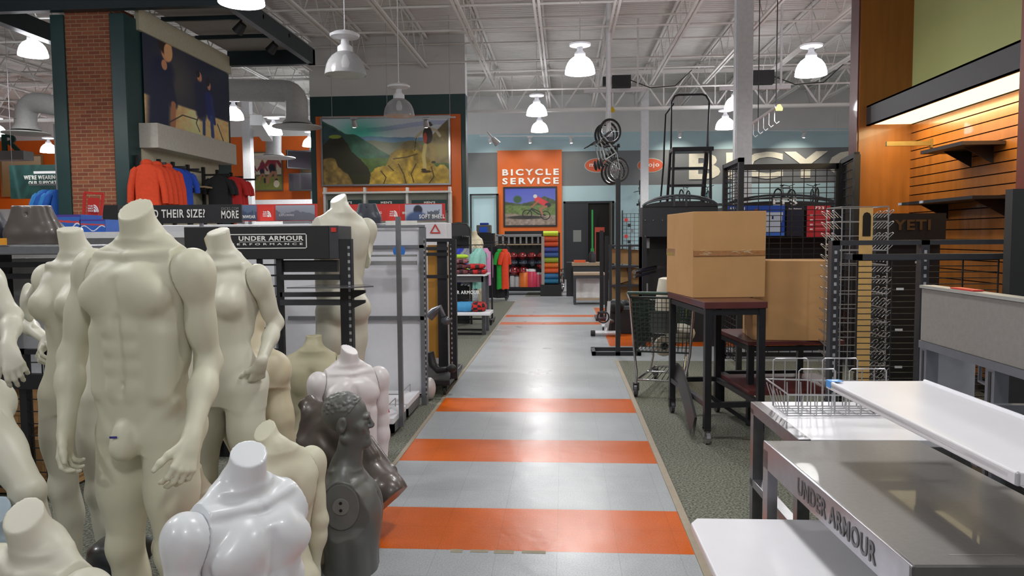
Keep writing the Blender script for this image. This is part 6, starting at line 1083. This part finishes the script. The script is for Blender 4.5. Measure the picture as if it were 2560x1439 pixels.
# ---------------------------------------------------------------- shopping cart
def cart():
    r=T('shopping_cart','green and black shopping cart filled with white mannequin pieces','shopping cart',(at(1668,980,7.9).x,7.95,0),R(-14)); W2,W1=.27,.20; L=.86; z0,z1=.42,.98
    # basket: rear (handle end) is wide and tall at y=-L/2, nose narrower at +L/2
    c=[(-W2,-L/2,z0+.02),(W2,-L/2,z0+.02),(W1,L/2-.1,z0+.1),(-W1,L/2-.1,z0+.1)]; t=[(-W2-.04,-L/2-.03,z1),(W2+.04,-L/2-.03,z1),(W1+.04,L/2,z1-.1),(-W1-.04,L/2,z1-.1)]
    c=[Vector(q) for q in c]; t=[Vector(q) for q in t]; DG=mat('cart_green',(30,48,44),.4); m=MB(w=False); m.tube(t,.012,8,closed=True).tube(c,.010,8,closed=True).build('basket_rim',DG,r,smooth=True)
    for i,nm in ((0,'rear_gate'),(1,'side_wall'),(2,'nose_wall'),(3,'side_wall')):
        a,b,e,f=c[i],c[(i+1)%4],t[i],t[(i+1)%4]; m=MB(w=False); n=14 if i in (0,2) else 22
        for k in range(n+1): m.bar(a.lerp(b,k/n),e.lerp(f,k/n),.006 if i==0 else .010)
        for k in range(1,11): m.bar(a.lerp(e,k/11),b.lerp(f,k/11),.006 if i in (0,) else .018)
        m.build(nm,DG,r)
    m=MB(w=False)
    for k in range(15): m.bar(c[0].lerp(c[1],k/14),c[3].lerp(c[2],k/14),.004)
    m.build('basket_floor',DG,r)
    MB(w=False).tube([(-W2-.05,-L/2-.12,z1+.05),(W2+.05,-L/2-.12,z1+.05)],.016,10).build('handle',mat('handle_green',(40,72,60),.35),r,smooth=True)
    fr=MB(w=False)
    for s in (-1,1):
        fr.tube([(s*(W2+.05),-L/2-.12,z1+.05),(s*(W2+.04),-L/2-.03,z1-.02),(s*(W2-.0),-L/2,z0),(s*.24,-L/2-.06,.24),(s*.24,-L/2-.08,.13)],.013,8).tube([(s*.24,-L/2-.08,.16),(s*.16,L/2-.05,.16)],.012,8).tube([(s*.18,L/2-.2,z0+.08),(s*.17,L/2-.2,.3),(s*.17,-.0,.18)],.012,8)
    for y,x in ((-L/2-.05,.24),(0,.2),(L/2-.08,.16)): fr.tube([(-x,y,.165),(x,y,.165)],.010,8)
    for k in range(-3,4): fr.tube([(k*.05,-L/2-.05,.165),(k*.04,L/2-.1,.165)],.005,6)
    fr.build('chassis',CHR,r,smooth=True)
    for x,y in ((-.24,-L/2-.08),(.24,-L/2-.08),(-.16,L/2-.05),(.16,L/2-.05)): m=MB(w=False); castor(m,x,y,.062,.135,.028); m.build('castor',DGR,r)
    MB(w=False).box((.02,-L/2-.012,z0+.32),(.26,.006,.22)).build('child_seat_flap',mat('flap_grey',(60,66,64),.4),r); MB(w=False).box((.21,L/4-.28,z0+.38),(.01,.09,.09),R(-4)).build('logo_label',mat('label_lime',(110,130,60),.5),r)
    return r
cart()
q=at(1668,720,7.9); m=MB(); m.tube([(q.x,7.95,.62),(q.x-.02,7.93,.85),(q.x-.01,7.92,1.02),(q.x,7.92,1.14)],[.10,.10,.095,.085],16).ell((q.x,7.92,1.14),(.085,.085,.02),16,6); m.build('mannequin_part',mat('satin_form2',(206,200,184),.35),smooth=True,label='cream mannequin limb sticking up out of the shopping cart',cat='mannequin part')
q=at(1658,873,7.75); MB().lathe([(0,-.03),(.09,-.03),(.105,0),(.09,.03),(0,.03)],(q.x+.02,7.85,q.z+.02),24,M=Matrix.Rotation(R(80),3,'X')).lathe([(0,.03),(.04,.03),(.03,.045),(0,.045)],(q.x+.02,7.85,q.z+.02),16,M=Matrix.Rotation(R(80),3,'X'),mi=1).build('round_end_piece',[mat('satin_form2',(206,200,184),.35),BLK2],smooth=True,label='round cream mannequin end cap lying low inside the cart',cat='mannequin part')
MB().ell((q.x+.22,8.1,.56),(.16,.22,.10),12,8).build('mannequin_part',mat('satin_form2',(206,200,184),.35),smooth=True,label='curved pale mannequin piece in the cart basket bottom',cat='mannequin part')
# ---------------------------------------------------------------- nesting tables with the cardboard boxes
TB=mat('table_black',(36,36,40),.4,.3,var=.12); WT=mat('table_wood',(84,40,38),.35,var=.15,scale=6,coat=.2)
def ntable(label,c0,rz,W,D,H,casters=True,wood_t=.035,extra=None):
    r=T('nesting_table',label,'table',c0,R(rz)); 
    for x in (.03,W-.03):
        for y in (.03,D-.03):
            MB(w=False).bb(x-.025,y-.025,.10 if casters else 0,x+.025,y+.025,H-wood_t).build('leg',TB,r)
            if casters: m=MB(w=False); castor(m,x,y,.054,.125,.028); m.build('castor',CHR if y<.1 and x<.1 else DGR,r)
    m=MB(w=False)
    for z in (H-wood_t-.03,.30): 
        m.bb(.03,.01,z-.02,W-.03,.05,z+.02).bb(.03,D-.05,z-.02,W-.03,D-.01,z+.02).bb(.01,.03,z-.02,.05,D-.03,z+.02).bb(W-.05,.03,z-.02,W-.01,D-.03,z+.02)
    m.build('frame',TB,r); MB(w=False).bb(-.005,-.005,H-wood_t,W+.005,D+.005,H).build('wood_top',WT,r,bevel=.003); return r
p=atz(1757,1115,0); H1=1.085; c1=Vector((p.x+.015,5.76,0)); TH=ntable('taller dark nesting table carrying the big cardboard box',c1,6.5,.47,1.10,H1,wood_t=.05)
def leaf(nm,pts,wid,m,parent): # bowed steel strap
    b=MB(); P=[Vector(q) for q in pts]; n=len(P)
    for i in range(n-1): b.bar(P[i],P[i+1],wid,.015,up=(0,1,0))
    return b.build(nm,m,parent)
u0=at(1690,968,6.9);u1=at(1668,1000,6.8);u2=at(1710,1040,6.5);u3=at(1760,1062,6.0); b=MB(); Np=10; BP=[(c1.x-.055+.075*math.sin(t*3.14)*0-.0,6.86-1.0*t,.375-.26*t**1.6+.03*math.sin(3.14*t)) for t in np.linspace(0,1,Np)]
b.add([(x,y,z+.07) for x,y,z in BP]+[(x-.03,y,max(z-.07,.01)) for x,y,z in BP]+[(x+.02,y,z+.07) for x,y,z in BP]+[(x,y,max(z-.07,.01)) for x,y,z in BP],[(i,i+1,Np+i+1,Np+i) for i in range(Np-1)]+[(2*Np+i,3*Np+i,3*Np+i+1,2*Np+i+1) for i in range(Np-1)]+[(i,2*Np+i,2*Np+i+1,i+1) for i in range(Np-1)]).build('bowed_plate',mat('bowed_steel',(60,58,60),.35,.6),TH,smooth=True)
leaf('brace',[(c1.x+.03,5.8,.38),(c1.x+.40,5.85,.12)],.03,TB,TH)
T2=ntable('lower dark nesting table carrying the rear cardboard box',(c1.x+.46,6.35,0),5.5,.80,.85,.71,False)
MB().box((c1.x+.80,6.5,.33),(.85,.75,.035),R(5)).build('wood_shelf',WT,parent=T2)
m=MB().lathe([(0,.0),(.05,.0),(.05,.012),(0,.012)],(0,0,0),16); 
q=atz(1848,968,0); MB().box((q.x,q.y,.006),(.16,.11,.012),.2).build('floor_outlet',mat('brass_plate',(150,120,40),.35,.6),label='small brass floor plate on the carpet beneath the tables',cat='floor plate')
def cbox(label,o,rz,W,D,H,tape=None,seed=0,skew=0):
    r=T('cardboard_box',label,'box',o,R(rz)); rr=random.Random(seed); j=lambda s=.006:rr.uniform(-s,s); b=MB(w=False); n=6;V=[]
    P=[(j(),j(),0),(W+j(),j(),0),(W+j(),D,0),(j(),D,0),(-.008+skew,-.004,H+j()),(W+.006+skew,-.006,H+j(.008)),(W,D,H),(0,D,H)]; b.hexa(P); b.build('carton',CRD,r,bevel=.004)
    TP=mat('packing_tape',(160,112,70),.14,var=.1,scale=30,bump=.6,coat=.6,bscale=60)
    if tape: 
        for k,t in enumerate(tape): MB(w=False).bb(*t).build('tape',TP,r)
    MB(w=False).bb(.0,D*.5-.004,H-.0008,W,D*.5+.004,H+.003).build('flap_seam',mat('seam_dark',(110,78,48),.9),r)
    return r
# box 1: corner edge at px 1733
e0=atz(1733,745,H1); B1W=(atz(1905,742,H1)-e0).length; 
r=cbox('big cardboard box with a band of tape on the taller table',(e0.x,e0.y,H1+.001),8.5,.585,.75,.685,[(-.003,-.004,.325,.0,.75,.385),(.0,-.009,.335,.585,-.004,.375)],1)
MB(w=False).bb(-.0035,.14,.50,-.001,.17,.56).build('printed_mark',mat('mark_brown',(130,80,60),.8),r)
# crumpled clear tape
tp_=MB(w=False); rr=random.Random(8)
for x0_ in (.04,.08,.30,.36,.40): 
    for k in range(3): a_=Vector((x0_+rr.uniform(0,.05),-.010,.36+rr.uniform(-.02,.02))); tp_.bar(a_,a_+Vector((rr.uniform(.03,.08),0,rr.uniform(-.015,.015))),.003,.002)
tp_.build('crumpled_tape',mat('clear_tape',(226,206,170),.08,coat=1,var=0),r)
e1=atz(1882,850,.712); cbox('rear cardboard box on the lower nesting table right of the taped one',(at(1880,848,6.42).x,6.42,.711),-4,.66,.50,.66,None,2)
# ---------------------------------------------------------------- black gondola frame with rails, wire spinner, shelf unit
YF=4.9; a=at(2076,900,YF); xe=at(2520,700,YF).x; zt=at(2100,601,YF).z; r=T('open_gondola_frame','open black gondola frame with rails in front of the dark shelves','display rack',(a.x,YF,0))
for x in (a.x+.02,at(2312,700,YF).x): 
    MB().bb(x-.025,YF,.0,x+.025,YF+.07,zt).build('upright',DGR,r); MB().bb(x-.008,YF-.002,.1,x+.008,YF+.001,zt-.05).build('slot_strip',slot_mat(),r)
z=zt; MB().bb(a.x,YF,zt-.03,xe+.3,YF+.06,zt).build('top_rail',DGR,r); z2=at(2150,635,YF-.2).z; MB().bb(a.x+.06,YF-.22,z2-.035,xe+.2,YF-.17,z2).bb(a.x+.06,YF-.22,z2-.035,a.x+.10,YF,z2).build('hang_rail',DGR,r); MB().bb(a.x-.02,YF-.3,0,xe+.3,YF+.35,.12).build('base',BLK,r)
m=MB(); g0=at(2145,690,YF+.1); 
for k in range(34): z=.2+k*.038; m.bar((g0.x,YF+.1,z),(xe,YF+.1,z),.006) if z<z2-.02 else None
for x in np.linspace(g0.x,xe,5): m.bar((x,YF+.11,.14),(x,YF+.11,z2-.04),.008)
m.build('wire_rows',mat('wire_dark',(58,58,60),.4,.5),r)
for i,(px,py) in enumerate(((2297,655),(2250,722),(2247,824),(2246,917))): q=at(px,py,YF+.06); MB().box(q,(.045,.003,.014)).build('shelf_tag',mat('tag_grey',(196,196,196),.5),label=['topmost','second','third','lowest'][i]+' small white tag on the dark wire rows',cat='tag')
# wire spinner
YW2=6.1; q=at(2138,700,YW2); zt=at(2138,521,YW2).z; r=T('wire_spinner_rack','wire spinner rack with wooden mirror board and loop pockets','display rack',(q.x,YW2,0)); m=MB(); s=.17
for sx_ in (-1,1):
    for sy_ in (-1,1): m.bar((q.x+sx_*s,YW2+sy_*s,.2),(q.x+sx_*s,YW2+sy_*s,zt),.008)
for z in np.arange(.25,zt+.01,.11): m.tube([(q.x-s,YW2-s,z),(q.x+s,YW2-s,z),(q.x+s,YW2+s,z),(q.x-s,YW2+s,z)],.004,6,closed=True)
for k in (-.06,.06): m.bar((q.x+k-s,YW2-s,.2),(q.x+k-s,YW2-s,zt),.005)
lo=m
for sx_ in (-1,1):
    for z in np.arange(.35,zt-.03,.085):
        for dy in (-.12,0,.12):
            x=q.x+sx_*s; lo.tube([(x,YW2+dy-.03,z),(x+sx_*.05,YW2+dy-.03,z+.05),(x+sx_*.055,YW2+dy-.0,z+.055),(x+sx_*.05,YW2+dy+.03,z+.05),(x,YW2+dy+.03,z)],.003,5)
lo.build('wire_body',WIRE,r)
MB().bb(q.x-.045,YW2-s-.02,.15,q.x+.05,YW2-s-.005,zt).build('wood_board',mat('pine_board',(196,158,98),.5),r); zm0,zm1=at(2136,590,YW2-.2).z,at(2136,530,YW2-.2).z
MB().prism([(-.03,0),(.03,0),(.03,zm1-zm0-.03),(.02,zm1-zm0-.008),(0,zm1-zm0),(-.02,zm1-zm0-.008),(-.03,zm1-zm0-.03)],(q.x+.003,YW2-s-.021,zm0),(1,0,0),(0,0,1),(0,-.004,0)).build('mirror',mat('mirror',(220,220,220),.04,1.,var=0),r)
MB().lathe([(0,0),(.24,0),(.24,.03),(.03,.05),(.03,.2),(0,.2)],(q.x,YW2,0),24).build('base',BLK,r,smooth=True)
# dark display with the bear-cool sign (words as on the sign)
YY=7.4; a=at(2188,602,YY);c=at(2366,532,YY); r=T('dark_display','dark display with dim lettered header in the wood alcove','display rack',((a.x+c.x)/2,YY,0)); DKP=mat('dark_display',(26,26,27),.45); MB().bb(a.x,YY,a.z,c.x,YY+.2,c.z).build('header',DKP,r); MB().bb(a.x+.05,YY+.1,.0,c.x,YY+.6,a.z).build('cabinet',mat('dark_cab',(20,20,21),.6),r)
tx('lettering','YETI',2234,2326,549,575,YY-.01,mat('copper_letters',(84,62,36),.5,.2),r,.006,.03)
# slat wall shelves
def slshelf(lab,pxn,pyn,pxf,pyf,dep,th=.03,m=BLK2):
    A=atx(pxf,pyf,xw-.02); B=atx(pxn,pyn,xw-.02); r=T('wall_shelf',lab,'shelf',(xw,A.y,A.z)); MB().bb(xw-dep,B.y,A.z-th,xw-.005,A.y,A.z).build('shelf_board',m,r); 
    for y in (A.y-.25,B.y+.2): MB().prism([(0,0),(dep*.7,0),(0,-.16)],(xw-.006,y,A.z-th),(-1,0,0),(0,0,1),(0,.015,0)).build('bracket',BLK2,r)
    return r
slshelf('short brown shelf on the slat wall under the glowing canopy',2510,378,2395,376,.40,.035,mat('brown_shelf',(52,36,30),.5)); S2=slshelf('long dark shelf with silver end tags on the slat wall',2545,494,2340,506,.42)
A=atx(2340,506,xw-.42); 
for f in (.04,.55): MB().box((xw-.425,atx(2340,506,xw-.02).y-.0-f,S2.location.z-.015),(.01,.07,.026)).build('price_tag',mat('tag_bright',(190,196,210),.3),label=['silver tag at the far end of the long dark shelf','silver tag in the middle of the long dark shelf'][int(f>.3)],cat='tag')
q=atx(2325,358,xw-.02); MB().bb(xw-.5,q.y-.02,q.z-.025,xw-.01,q.y+.02,q.z+.025).bb(xw-.02,q.y-.03,q.z-.05,xw,q.y+.03,q.z+.05).build('face_out_arm',mat('brass_arm',(150,130,80),.35,.7),label='single brass display arm sticking out of the slat wall',cat='display arm')
# tall black end panel at the right edge
a=at(2519,850,4.35); c=at(2519,472,4.35); MB().bb(a.x,4.35,0,a.x+.8,4.42,c.z).build('display_end_board',mat('end_panel',(34,35,36),.5),label='tall black end panel at the right picture edge',cat='panel')
# ---------------------------------------------------------------- near right: grey cabinet frame, tables, shelves, wire basket
AL=mat('aluminium_frame',(122,124,132),.35,.6); FAB=mat('grey_fabric_panel',(124,120,116),.8,var=.06,scale=40,bump=.15,bscale=300)
A=at(2304,712,3.35); zt=A.z; zb=at(2303,850,3.35).z; xh=A.x; yN=1.75; yF=3.35
r=T('partition_frame','grey fabric header panel on aluminium posts at the right','partition',(xh,(yN+yF)/2,0)); MB().bb(xh,yN,zb,xh+.045,yF,zt-.012).build('fabric_panel',FAB,r,bevel=.004); MB().bb(xh-.006,yN,zt-.012,xh+.055,yF+.006,zt).build('top_trim',mat('trim_grey',(150,150,146),.4),r); MB().bb(xh-.004,yN,zb-.03,xh+.05,yF+.004,zb).build('bottom_rail',AL,r)
for y in (yF-.06,2.78,2.05):
    m=MB().bb(xh-.0,y-.0,.0,xh+.05,y+.06,zb-.03); m.build('post',AL,r); MB().bb(xh-.002,y+.022,.02,xh-.0,y+.038,zb-.04).build('post_groove',BLK2,r)
MB().bb(xh+.05,yF-.06,0,xh+.2,yF-.02,zb-.03).build('side_panel',mat('frosted_grey',(150,152,158),.4),r); MB().tube([(xh+.04,2.95,zb-.03),(xh+.04,2.95,zb-.10),(xh+.04,2.83,zb-.11)],.008,6).build('hook',AL,r)
MB().bb(xh+.005,2.95,zt+.001,xh+.045,3.12,zt+.006).build('red_card',RED,label='thin red card lying on the grey fabric partition top',cat='card')
g=MB(); grid(g,(xh+.35,1.9,.25),(0,1,0),(0,0,1),1.3,.75,.09,.055,.003); g.build('wire_panel',BLK,r)
# white table with steel side frame
TT=T('white_table','white topped table with brushed steel frame under the wire basket','table',(.95,3.12,0),R(1.6)); Wt,Dt,Ht=.62,.72,.75
MB(w=False).bb(.05,0,Ht-.03,Wt,Dt,Ht).build('table_top',WHG,TT,bevel=.003); ST2=mat('steel_frame',(128,128,132),.3,.8,var=.1)
MB(w=False).bb(0,0,Ht-.055,.05,Dt,Ht+.001).bb(0,0,.33,.05,Dt,.37).build('side_rail',ST2,TT,bevel=.003)
for x,y in ((.025,.03),(.025,Dt-.03),(Wt-.03,.03),(Wt-.03,Dt-.03)): MB(w=False).bb(x-.025,y-.025,0,x+.025,y+.025,Ht-.03).build('leg',ST2,TT)
MB(w=False).bb(.05,.0,Ht-.055,Wt,.04,Ht-.03).build('end_rail',ST2,TT)
# second white shelf of the neighbouring frame
MB().bb(xh+.03,2.2,.72,xh+.6,3.3,.745).build('white_shelf',WHG,label='white shelf board behind the aluminium partition posts',cat='shelf'); MB().bb(xh-.16,2.15,.50,xh-.005,2.95,.52).build('white_shelf',WHG,label='low white shelf board under the sloping one by the partition',cat='shelf')
# lettered steel table
UT=T('steel_table','brushed steel table with dark top and brand lettering along its side','table',(.865,1.93,0),R(3.0)); Wu,Du,Hu=.62,1.17,.75
TOP=mat('dark_laminate',(124,121,118),.46,var=.06,scale=60,coat=.04); MB(w=False).bb(.012,0,Hu-.03,Wu,Du,Hu).build('table_top',TOP,UT,bevel=.002)
SS=mat('satin_steel',(168,168,174),.3,.75); MB(w=False).bb(0,-.012,Hu-.105,.010,Du,Hu+.002).build('lettered_side',SS,UT,bevel=.002); MB(w=False).bb(.0,-.012,Hu-.09,Wu,-.0,Hu-.002).build('end_face',mat('end_face',(110,108,106),.3,.4),UT)
for x,y in ((.02,Du-.03),(.02,.03),(Wu-.03,Du-.03),(Wu-.03,.03)): MB(w=False).bb(x-.02,y-.028,0,x+.02,y+.028,Hu-.03).build('leg',SS,UT)
MB(w=False).bb(.02,Du-.06,.33,Wu,Du-.02,.36).build('stretcher',SS,UT)
Mx_=Matrix.LocRotScale(UT.location,UT.rotation_euler,None); text('lettering','UNDER ARMOUR',Mx_@Vector((-.0015,Du*.665,Hu-.085)),Mx_.to_3x3()@Vector((0,-1,0)),(0,0,1),.60,.062,mat('letter_dark',(92,88,92),.4),UT,.001,.02)
MB(w=False).bb(.13,.055,Hu,.30,.060,Hu+.0008).build('scratch',mat('scratch_pale',(150,148,146),.4),UT)
# white low shelf at the bottom
LS=T('low_white_shelf','wide white low shelf board in the bottom foreground','shelf',(.492,1.25,0),R(.6)); MB(w=False).prism([(0,.0),(0,1.60),(.03,1.65),(.90,1.65),(.90,.80),(.34,.80),(.34,0)],(0,0,.47),(1,0,0),(0,1,0),(0,0,.03)).build('shelf_board',WHG,LS,bevel=.006)
MB(w=False).bb(.06,.1,0,.32,1.5,.468).build('plinth',mat('plinth_grey',(110,110,112),.5),LS)
# sloping white shelf above
a=Vector((.995,2.86,1.045)); US=T('raised_white_shelf','long white shelf tray with a blue sticker above the steel table','shelf',a-Vector((.03,0,0)),R(2.2)); m=MB(w=False); Ls=1.12;Ws=.365
m.prism([(0,0),(.03,.0),(Ws-.03,0),(Ws,0),(Ws,-Ls+.03),(Ws-.03,-Ls),(.03,-Ls),(0,-Ls+.03)],(0,0,-.022),(1,0,0),(0,1,0),(0,0,.018)); m.bb(0,-Ls,-.03,.012,0,.002).bb(Ws-.012,-Ls,-.03,Ws,0,.002).bb(0,-Ls,-.03,Ws,-Ls+.012,.002).build('shelf_tray',WHG,US,bevel=.004)
MB(w=False).bb(.0,-.05,.0022,.045,-.005,.003).bb(-.0012,-.05,-.022,0,-.005,.0025).build('blue_sticker',mat('sticker_blue2',(70,150,220),.4),US); MB(w=False).bb(.012,-.033,.0031,.034,-.018,.0035).build('sticker_text',WTX,US)
MB().bar((xh+.01,2.6,1.0),(1.03,2.6,1.0),.03).bar((xh+.01,2.0,1.0),(1.05,2.0,1.0),.03).build('shelf_bracket',AL,parent=US)
# wire basket
b0=atz(1968,1040,.755); bx,by=b0.x,b0.y; BW,BD=.46,.20; WB_=T('wire_basket','wire basket with raised divider loops on the white steel framed table','basket',(bx,by,.753),R(2)); m=MB(w=False); n=7; d=4
t=.004
for k in range(n+1): x=BW*k/n; m.tube([(x-(.0),-.012,.10 if k in(0,n) else .105),(x,0,t),(x,BD,t),(x,BD+.012,.12)],.0028,6)
for k in range(d+1): y=BD*k/d; m.tube([(-.035,y,.12),(0,y,t),(BW,y,t),(BW+.02,y,.10)],.0028,6)
m.tube([(-.035,-.012,.13),(0.0,-.014,.105),(BW+.02,-.014,.10),(BW+.02,BD+.012,.12),(-.035,BD+.012,.135)],.004,6,closed=True)
m.build('basket_wires',WIRE,WB_,smooth=True)
for k,(x0_,y_) in enumerate(((.0,BD+.012),(.235,BD+.012),(.06,.03),(.29,.03))):
    m=MB(w=False); h=.235 if k<2 else .215; m.tube([(x0_,y_,t),(x0_,y_,h-.01),(x0_+.01,y_,h),(x0_+.155,y_,h),(x0_+.165,y_,h-.01),(x0_+.165,y_,t)],.0035,6)
    for f in (.055,.11): m.tube([(x0_+f,y_,t),(x0_+f,y_,h)],.0028,5)
    m.build('divider_loop',WIRE,WB_,smooth=True)
MB().bb(bx+.12,by+.05,.78,bx+.2,by+.12,.82).build('folded_card',BLK2,label='x',cat='x') if False else None
# short shelf bracket comb near the partition
q=at(2205,915,3.9); q2=at(2225,930,3.7); MB().bar(q,q2,.04,.01).bar(q+Vector((0,0,-.0)),q2+Vector((0,0,-.02)),.02).build('comb_bracket',WIRE,label='small toothed metal bracket lying behind the wire basket',cat='bracket') if False else None

# ---------------------------------------------------------------- pieces that belong to a part become its sub-parts
SUB={'print':('frame','board','backing','carton'),'lettering':('header_box','board','banner_cloth','lettered_side','sign_rail','face','header','header_board','backing'),'header_border':('header_box',),'red_badge':('header_end_cap',),
 'slot_strip':('upright',),'emblem':('board','panel'),'triangle_emblem':('cabinet',),'arm_socket_plate':('arm_socket',),'arm_socket_hole':('arm_socket',),'sticker_text':('blue_sticker',),'bulb':('shade',),'crumpled_tape':('tape',),
 'tape_mark':('body',),'hair':('torso',),'screw':('header_board',),'label_card':('header_board',),'mirror':('wood_board',),'printed_mark':('carton',),'post_groove':('post',),'screen':('casing',),'vents':('shell',),'lid':('body',),'logo_label':('side_wall',),'scratch':('table_top',),'hook':('bottom_rail',)}
for root in [o for o in SC.objects if o.type=='EMPTY']:
    kids=list(root.children); by={}
    for k in kids: by.setdefault(k.name.split('.')[0],k)
    for k in kids:
        for p_ in SUB.get(k.name.split('.')[0],()):
            if p_ in by and by[p_] is not k: k.parent=by[p_]; break
